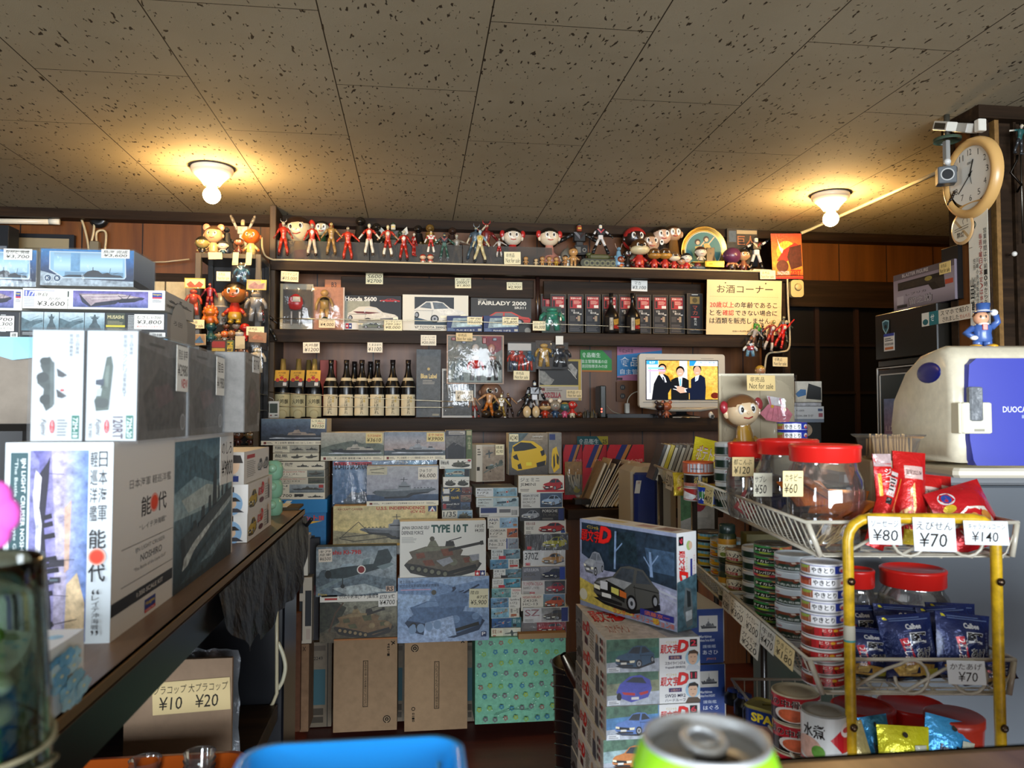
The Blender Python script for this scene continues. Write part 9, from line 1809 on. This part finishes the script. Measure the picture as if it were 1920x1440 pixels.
t=blister('small bag with a blue figure hanging from the rack top',(437,493,469,532),YR-.02,lambda f:None,figfn('2a5a78','2a5a78','2f6484',.5,.1,.95,.5),base=False,grp=GL)
for x in(437,462):card('blank_tag',PY(x,473,YR-.035),PY(x+11,473,YR-.035)-PY(x,473,YR-.035),PY(x-2,497,YR-.035)-PY(x,473,YR-.035),lambda f:None,t,'c8b890')
card('blank_tag',PY(390,473,YR-.006),PY(416,473,YR-.006)-PY(390,473,YR-.006),PY(391,486,YR-.006)-PY(390,473,YR-.006),lambda f:None,None,'c8b890',label='blank cream paper slip stuck on the left of the rack top',cat='paper slip')
t=blister('tall bag with a grey figure and yellow header card, right of rack',(460,543,499,606),YR-.03,lambda f:None,figfn('8a8680','8a8680','8a8278',.5,.06,.98,.56),base=False,grp=GL)
card('header_card',PY(463,524,YR-.035),PY(500,525,YR-.035)-PY(463,524,YR-.035),PY(462,543,YR-.035)-PY(463,524,YR-.035),lambda f:(f.r(0,0,100,100,'c8a848'),f.r(4,8,96,92,'b09078'),f.poly('10,60 40,20 60,50 90,30 84,90 16,90','8a6a6a~4'),f.r(72,10,92,30,'d0b840')),t,'c8a848',.001,'print')
doll(R('teal cloaked toy figure below the lion-like toy',395,604,641,YR-.01,None),'1c4444','16383a','1f4a4c',head=.24,skirt=.06,eyes=False,mouth=None)
for x,top,bot,a,c_,d,lab in((410,622,640,'b08a5c','1c1410','8a6a3c','tiny dark-haired figurine, leftmost of the small crowd'),(421,620,640,'c0602c',None,'b8ae98','tiny orange-headed figurine in white in the small crowd'),(434,619,640,'8a5a34',None,'7a4a2c','tiny plain brown figurine in the small crowd'),(424,605,622,'7a4a2c','120c0a','5a1c18','black-haired brown figurine behind the small crowd'),(443,604,624,'9a8068','1c120e','7a1c1a','pale dark-haired figurine behind the small crowd'),(449,618,640,'c0b8a8','1a1614','8a1c1c','white-faced figurine at the right of the small crowd')):
 doll(R(lab,x,top,bot,YR-.005 if bot>630 else YR+.03,None,'figurine',one=True),a,c_,d,head=.36,legs=False)
doll(R('shiny red horned toy creature at the right of the rack',459,606,640,YR+.0,None,'toy_creature'),'a01814',None,'a81c14',head=.26,eyes=False,mouth=None)
hero(R('black and red knight toy hanging on the left shelf post',511,578,642,3.94,None,lean=-18),'1a1616',leg='1c1c1a',head='8a1c24',chest='a02030',arms=(40,30),wide=1.2)
for q in((406,509,432,527,YR-.03,'hanging inside the top of the toy rack'),(349,599,383,616,YR-.045,'under the bagged red-orange figure'),(462,612,495,629,YR-.045,'under the bagged grey figure'),(427,705,446,724,YR-.02,'left of two above the boxed mini cars'),(448,705,476,724,YR-.02,'right of two above the boxed mini cars')):nfs(*q)
nfs(426,777,460,803,YR-.012,'in front of the boxed mini cars',1,lines=[('Not for',None),('sale',None,1,30,72),('非売品',None,.9,14,80)])
card('header_card',PY(349,627,YR-.04),PY(386,626,YR-.04)-PY(349,627,YR-.04),PY(349,648,YR-.04)-PY(349,627,YR-.04),lambda f:(f.r(0,0,100,100,'b8a47c'),f.r(4,6,96,94,'9a7a58~4'),f.poly('10,80 26,20 46,60 70,16 90,80','4a6a8a~4')),None,'b8a47c',.001,'print','picture header card at the lower left of the rack','header card',GL)
blister('dark card pack with yellow METRADE lettering down its edge',(396,637,438,692),YR-.03,lambda f:(f.r(0,0,100,100,'3a3426~3'),f.r(0,4,58,26,'9a2828'),f.r(0,28,58,38,'b8a038'),f.r(66,0,96,30,'5a6a38~2'),f.t('METRADE',68,6,92,98,'c8ae28',4,0,90)),figfn('a8301c','2a3a68','a83020',.3,.4,.98,.3),backcol='3a3426',grp=GL)
t=blister('bag with a brown figure raising its arms behind a blank slip',(440,640,466,694),YR-.025,lambda f:None,figfn('7a4a2c','7a4a2c','7a4a30',.5,.1,.97,.62),base=False,grp=GL)
card('blank_tag',PY(441,630,YR-.045),PY(459,630,YR-.045)-PY(441,630,YR-.045),PY(441,654,YR-.045)-PY(441,630,YR-.045),lambda f:None,t,'c8bc9c')
t=blister('bag with a horned white figure hanging at the lower right of the rack',(466,624,500,704),YR-.03,lambda f:f.r(0,0,1,1,'8a6a58'),figfn('b8b09c','b8b09c','b8a878',.48,.34,.96,.5),base=False,grp=GL)
card('header_card',PY(467,622,YR-.05),PY(500,624,YR-.05)-PY(467,622,YR-.05),PY(466,641,YR-.05)-PY(467,622,YR-.05),lambda f:f.poly('10,70 40,20 70,40 90,80','b07a60~4'),t,'9a7a60')
hero(R('blue and red hero-suited toy hanging sideways by the grey kit box',421,660,735,YR-.03,None,lean=-20),'a82018',leg='1c3a80',lower='1c3a80',arm='1c3a80',head='a82018',boot='a82018')
for x0,y0,x1,y1,c_,kk in((432,738,461,752,'8a8c90',3),(418,753,446,767,'a82820',3),(448,753,478,767,'4a7a4c',3),(418,769,446,782,'b8b0a0',4),(448,769,478,782,'b0a898',4)):
 i=len([o for o in C.objects if o.name.startswith('mini_car_box')])
 kbox(('boxed silver mini car, topmost of five','boxed red mini car, left of the middle pair','boxed green mini car, right of the middle pair','boxed white mini car, lower left of five','boxed cream mini car, lower right of five')[i],(x0,y0,x1,y1),YR+.01,.06,lambda f:(f.r(0,0,100,100,'14161a'),f.r(2,4,98,36,'20303a'),f.t('tomica',6,8,62,30,'d8d4c8',3),f.r(74,6,84,32,'c85a3c'),f.r(86,6,97,32,'c8862c'),carside(f.sub(10,36,92,92),c_,sh=False)),'14161a',name='mini_car_box',cat='toy car box',group='boxed mini cars on the dark rack')
for x,lab in((446,'left of two small brown figurines at the bottom of the rack'),(470,'right of two small brown figurines at the bottom of the rack')):doll(R(lab,x,806,836,YR+.03,4,'figurine'),'5a3a24' if x<450 else '6a5a3a','2a1a12','4a2018',head=.34)
kbox('low dark base cabinet carrying the toy rack shelves',(374,838,477,1100),YR+.005,.22,None,'14110f',0,'print','base_cabinet','cabinet')

# clock pillar
def onx(px,py,dx=0):return PX(px,py,PXF-dx)
UX=lambda w:V((0,-w,0))
cc=onx(1829,334,.0);Mx=Matrix.Rotation(-PI/2,3,'Y');R0=.132
ck=thing('wall_clock','round pale wooden wall clock showing twenty-two to one on the pillar','clock',cc)
b=B();b.lathe([(R0,0),(R0*1.01,.012),(R0*.97,.028),(R0*.90,.034),(R0*.80,.03),(R0*.78,.022)],'d0a464',56,cc,0,Mx,sx=1.06);b.disc(cc+V((-.002,0,0)),R0*.98,'c89a58',40,0,(-1,0,0));b.build('case',ck,cc,'plastic')
b=B();f=Fr(b,cc+V((-.020,R0*.8,R0*.88)),UX(1.6*R0),V((0,0,-1.6*R0)));f.e(50,50,50,'e2ddd0',n=48);f.e(50,101,40,'c89c5c',6);f.e(50,102,22,'d0ccc0',5)
for i in range(1,13):w=i*PI/6;x,y=50+38*math.sin(w),50-38*math.cos(w);f.t(str(i),x-(3 if 1<i<10 else .8 if i==1 else 4.5),y-5,x+(3 if 1<i<10 else .8 if i==1 else 4.5),y+5,'2a2824',-.6)
f.t('SEIKO',44,28,56,32,'3a3834',.5);b.build('dial',ck,cc,'print')
b=B();f=Fr(b,cc+V((-.022,R0*.8,R0*.88)),UX(1.6*R0),V((0,0,-1.6*R0)));w=math.radians(19);f.line([(50-3*math.sin(w),50+3*math.cos(w)),(50+25*math.sin(w),50-25*math.cos(w))],2.6,'16140f');w=math.radians(228);f.line([(50-8*math.sin(w),50+8*math.cos(w)),(50+37*math.sin(w),50-37*math.cos(w))],1.8,'16140f');f.line([(50,50),(54,66)],1,'16140f');f.e(50,50,3,'16140f');b.build('hands',ck,cc,'print')
def xcard(name,px,w,h,paint,label,cat,dx=.003,paper='ddd8c8',tilt=0):return card(name,onx(px[0],px[1],dx),UX(w)+V((0,0,w*tilt)),V((0,0,-h)),paint,None,paper,.001,'paper',label,cat)
def art_not(f):
 f.e(28,11,13,'1c4a38');f.e(28,11,10,'ccd0c4');f.t('酒',20,7.5,36,14.5,'16181a',3);f.vt('営業時間は午前10時から午後7時',76,16,92,98,'2a2a28',1);f.vt('毎週？曜日（不定）は休業',54,20,70,84,'a0302c',1);f.vt('川崎小売酒販組合会員',38,40,50,90,'3a3a38',.3);f.vt('住所 川崎市川崎',24,40,36,84,'3a3a38',.3);f.vt('山田雄',8,56,26,86,'14140f',3);f.r(2,30,22,30.6,'8a867a')
xcard('opening_hours_notice',(1815,402),.092,.40,art_not,'long white paper notice with vertical Japanese lettering on the clock pillar','notice',.009)
c=onx(1806,428,.012);b=B();b.lathe([(.054,0),(.055,.004),(.053,.006),(.001,.006)],'c09a68',32,c,0,Mx,sx=1.08);f=Fr(b,c+V((-.0065,.05,.054)),UX(.1),V((0,0,-.108)));f.e(50,50,48,'d6ccb4',n=36);f.line('18,20 82,84',10,'b89a6c');f.r(14,50,84,58,'c8bfa8');f.line('14,50 84,44',2,'3a3024');f.line('14,58 84,52',2,'3a3024');f.line('60,40 56,28 66,18 78,22 80,36',2,'3a3024');f.t('禁煙',26,62,62,80,'14120f',3)
tag(b.build('no_smoking_sign',None,c,'plastic'),'round wooden no smoking sign hanging under the clock','sign')
c=onx(1812,240,.03);b=B();b.bbox(-.02,.03,-.03,.05,-.016,.016,'a8a49a',.004,0,Matrix.Translation(c)@Matrix.Rotation(.4,4,'X'));b.bbox(-.06,-.02,.02,.10,-.014,.018,'c8c4b8',.003,0,Matrix.Translation(c)@Matrix.Rotation(.4,4,'X'));b.box(-.0605,-.06,.03,.09,-.008,.012,'3a362e',0,Matrix.Translation(c)@Matrix.Rotation(.4,4,'X'));b.bbox(0,.03,-.06,-.035,-.03,.012,'d0ccc0',.003,0,Matrix.Translation(c));tag(b.build('spot_lamp',None,c,'plastic'),'small grey and white unlit spotlight at the top of the pillar','spotlight')
c=PD(1776,262,2.72);g=thing('ceiling_camera','grey camera on a bracket hanging from the green disc by the clock','camera',c)
b=B();b.lathe([(.045,-.006),(.046,.004),(.001,.008)],'3a4a3c',24,c);b.bbox(-.012,.004,-.012,.012,-.10,-.004,'8a8a86',.003,0,Matrix.Translation(c));b.tube([c+V((0,0,.004)),V((c.x,c.y,CEIL))],.010,'3a3830',8);b.build('bracket',g,c,'plastic')
b=B();p=PD(1772,330,2.70);M=Matrix.Translation(p)@Matrix.Rotation(-.45,4,'Z');b.bbox(-.026,.034,-.02,.03,-.03,.03,'5a5e60',.004,0,M);b.disc(M@V((.004,-.021,0)),.022,'b0b0ac',20,0,M.to_3x3()@V((0,-1,0)));b.disc(M@V((.004,-.0216,0)),.018,'101214',20,0,M.to_3x3()@V((0,-1,0)));b.ell(M@V((.004,-.02,.044)),.012,.012,.012,'c8c8c4',10,8);b.build('camera_body',g,c,'plastic')
b=B();p=onx(1790,360,.02);[b.ell(p+V((-.002*i,.004*i,-.008*i)),.006,.006,.006,'2a1c10',8,6)for i in range(6)];tag(b.build('bead_chain',None,p,'plastic'),'little dark bead cluster hanging at the left of the clock','beads')
p=PY(1908,290,2.35);hero(Toy('toy_figure','small teal-jacketed toy man on a bent black bracket, right picture edge','toy figure',p,.11,None,10),'1c4a48',leg='2a2c2e',head='b0a090',hand='c0b8a8',arms=(70,50))
b=B();b.tube([p,p+V((0,.005,-.02)),p+V((-.02,.01,-.06)),p+V((.02,.01,-.10)),V((p.x+.02,2.38,p.z-.12))],.004,'2a2622',6);b.tube([p+V((.03,.02,.12)),p+V((.028,.02,-.3))],.003,'6a665e',6);tag(b.build('wall_bracket',None,p,'metal'),'bent black bracket on the dark boards behind the teal toy man','bracket')
b=B();p=PY(1902,476,2.37);b.ell(p,.009,.009,.009,'d0ccc4',10,8);b.tube([p,V((p.x,2.395,p.z))],.002,'2a2622',6);tag(b.build('coat_hook',None,p,'plastic'),'small white-tipped hook on the dark boards at the right edge','hook')

# black showcase fridge, gun box on top
FX=1.885;fy1=PX(1641,640,FX).y;fy0=2.57;ft=PX(1641,592,FX).z
fg=thing('showcase_fridge','tall black showcase fridge with stickers behind the clock pillar','fridge',V((2.2,2.9,0)))
def xb(name,y0,y1,z0,z1,x0,x1,col,m='plastic',r=.004):b=B();b.bbox(x0,x1,y0,y1,z0,z1,col,r);return b.build(name,fg,V((x0,y0,z0)),m)
zd=PX(1645,680,FX).z
xb('body',fy0+.02,fy1,0,ft-.02,FX+.06,2.5,'100f0e');xb('fascia',fy0,fy1,zd+.01,ft,FX,FX+.08,'17140f');xb('lower_rail',fy0,fy1,zd-.02,zd+.006,FX+.01,FX+.07,'26221c')
d=xb('door',fy0+.03,fy1-.005,.2,zd-.03,FX+.004,FX+.05,'1a1210');b=B();y0,y1=fy0+.08,fy1-.03;zt4=zd-.055
b.box(FX+.001,FX+.003,y0,y1,.3,zt4,'1c2a2c');[b.box(FX-.001,FX+.004,*q,'b0aca4')for q in((y0,y1,zt4,zt4+.005),(y1,y1+.006,.3,zt4),(y1+.02,y1+.024,.25,zt4+.03),(y0,y1+.02,zt4+.028,zt4+.032))];d['_at']=(FX+.004,fy0+.03,.2);b.build('door_glass',d,d['_at'],'plastic')
def fxcard(name,px,w,h,paint,label,cat,paper,tilt=.0):return card(name,PX(px[0],px[1],FX-.003),UX(w)+V((0,0,w*tilt)),V((0,0,-h)),paint,None,paper,.001,'print',label,cat)
fxcard('sticker',(1728,588),.26,.05,lambda f:(f.r(0,0,16,100,'d0ccc0'),f.e(8,70,6,'1c5a60',22),f.r(16,0,36,100,'1c6a70'),f.t('せ',19,20,27,70,'d8e0dc',1.5),f.t('スマホで紹介',40,8,96,46,'26221c',1),f.t('されました',44,56,76,92,'26221c',1),f.t('せんべろ',78,60,97,90,'b05030',.5)),'long white sticker about being introduced online, on the fridge fascia','sticker','d0c4b0')
fxcard('sticker',(1654,601),.046,.06,lambda f:(f.poly('0,10 50,0 100,10 92,60 50,100 8,60','8ab0b8'),f.poly('10,18 50,9 90,18 82,56 50,88 18,56','22505c'),f.e(50,46,18,'101c22')),'pale blue shield sticker on the black fridge fascia','sticker','17140f')
fxcard('sticker',(1657,627),.068,.07,lambda f:(f.r(0,0,100,100,'ccc8c0'),f.r(0,0,100,16,'2a3a8a'),f.fine(10,24,90,46,2,'4a4844'),f.t('新型無料試飲',8,54,92,68,'26262c',1),f.r(10,78,90,92,'b8683c')),'small white notice sticker below the shield on the fridge','sticker','ccc8c0')
fxcard('poster',(1657,748),.16,.36,lambda f:(f.grad(0,0,100,100,['6a7aa0~2','8a7898~3','a85a70~3','7a3a5a~3']),f.r(46,6,96,14,'3a7ab0'),f.r(44,34,96,78,'2a2628'),f.t('1.12',8,30,34,36,'d0c8d0',1)),'blue to pink poster inside the black showcase fridge door','poster','8a7898')
GX=1.90;a,c_,d_=PX(1675,518,GX),PX(1789,487,GX),PX(1682,584,GX);M=None
y1,y0=a.y,c_.y;z0=ft+.002;z1=z0+(a.z-d_.z)
b=B();b.bbox(GX,GX+.09,y0,y1,z0,z1,'6a6068',.002);f=Fr(b,(GX,y1,z1),(0,y0-y1,0),(0,0,z0-z1))
f.grad(0,0,100,100,['7a6c72','8a7c82','94888e','6a6066']);f.r(0,0,100,16,'5a4e50');f.t('BLASTER FIGURE',16,3,60,12,'b8b0ac',1);f.poly('8,24 84,24 86,64 66,64 60,48 8,46','1a1614');f.poly('8,26 50,28 62,34 84,36 86,60 78,64 70,44 50,44 10,42','2e2620~4');f.e(60,32,6,'8a7a3c~3',6);f.r(86,46,98,58,'a8442c');f.t('レプリカ',22,58,56,64,'26221e',.5);f.r(6,62,18,84,'a89ea2');f.t('留之助',26,70,66,92,'1c1818',5);f.t('留之助',27,71,65,91,'a09898',2);f.r(6,86,24,94,'2a2626')
o=tag(b.build('toy_gun_box',None,V((GX,y1,z0)),'print'),'metallic grey boxed toy gun with window on top of the showcase fridge','toy box')
a=PX(1752,490,GX-.003);card('notice_card',V((GX-.003,y0+.075,z1-.004)),UX(.06),V((0,0,-.042)),written(NFS,2),o,'d8bc78')
b=B();b.bbox(GX+.01,2.2,2.45+.12,y0-.004,z0,z1+.05,'141414',.003);tag(b.build('black_case',None,None,'plastic'),'black equipment case beside the toy gun box on the fridge','case')
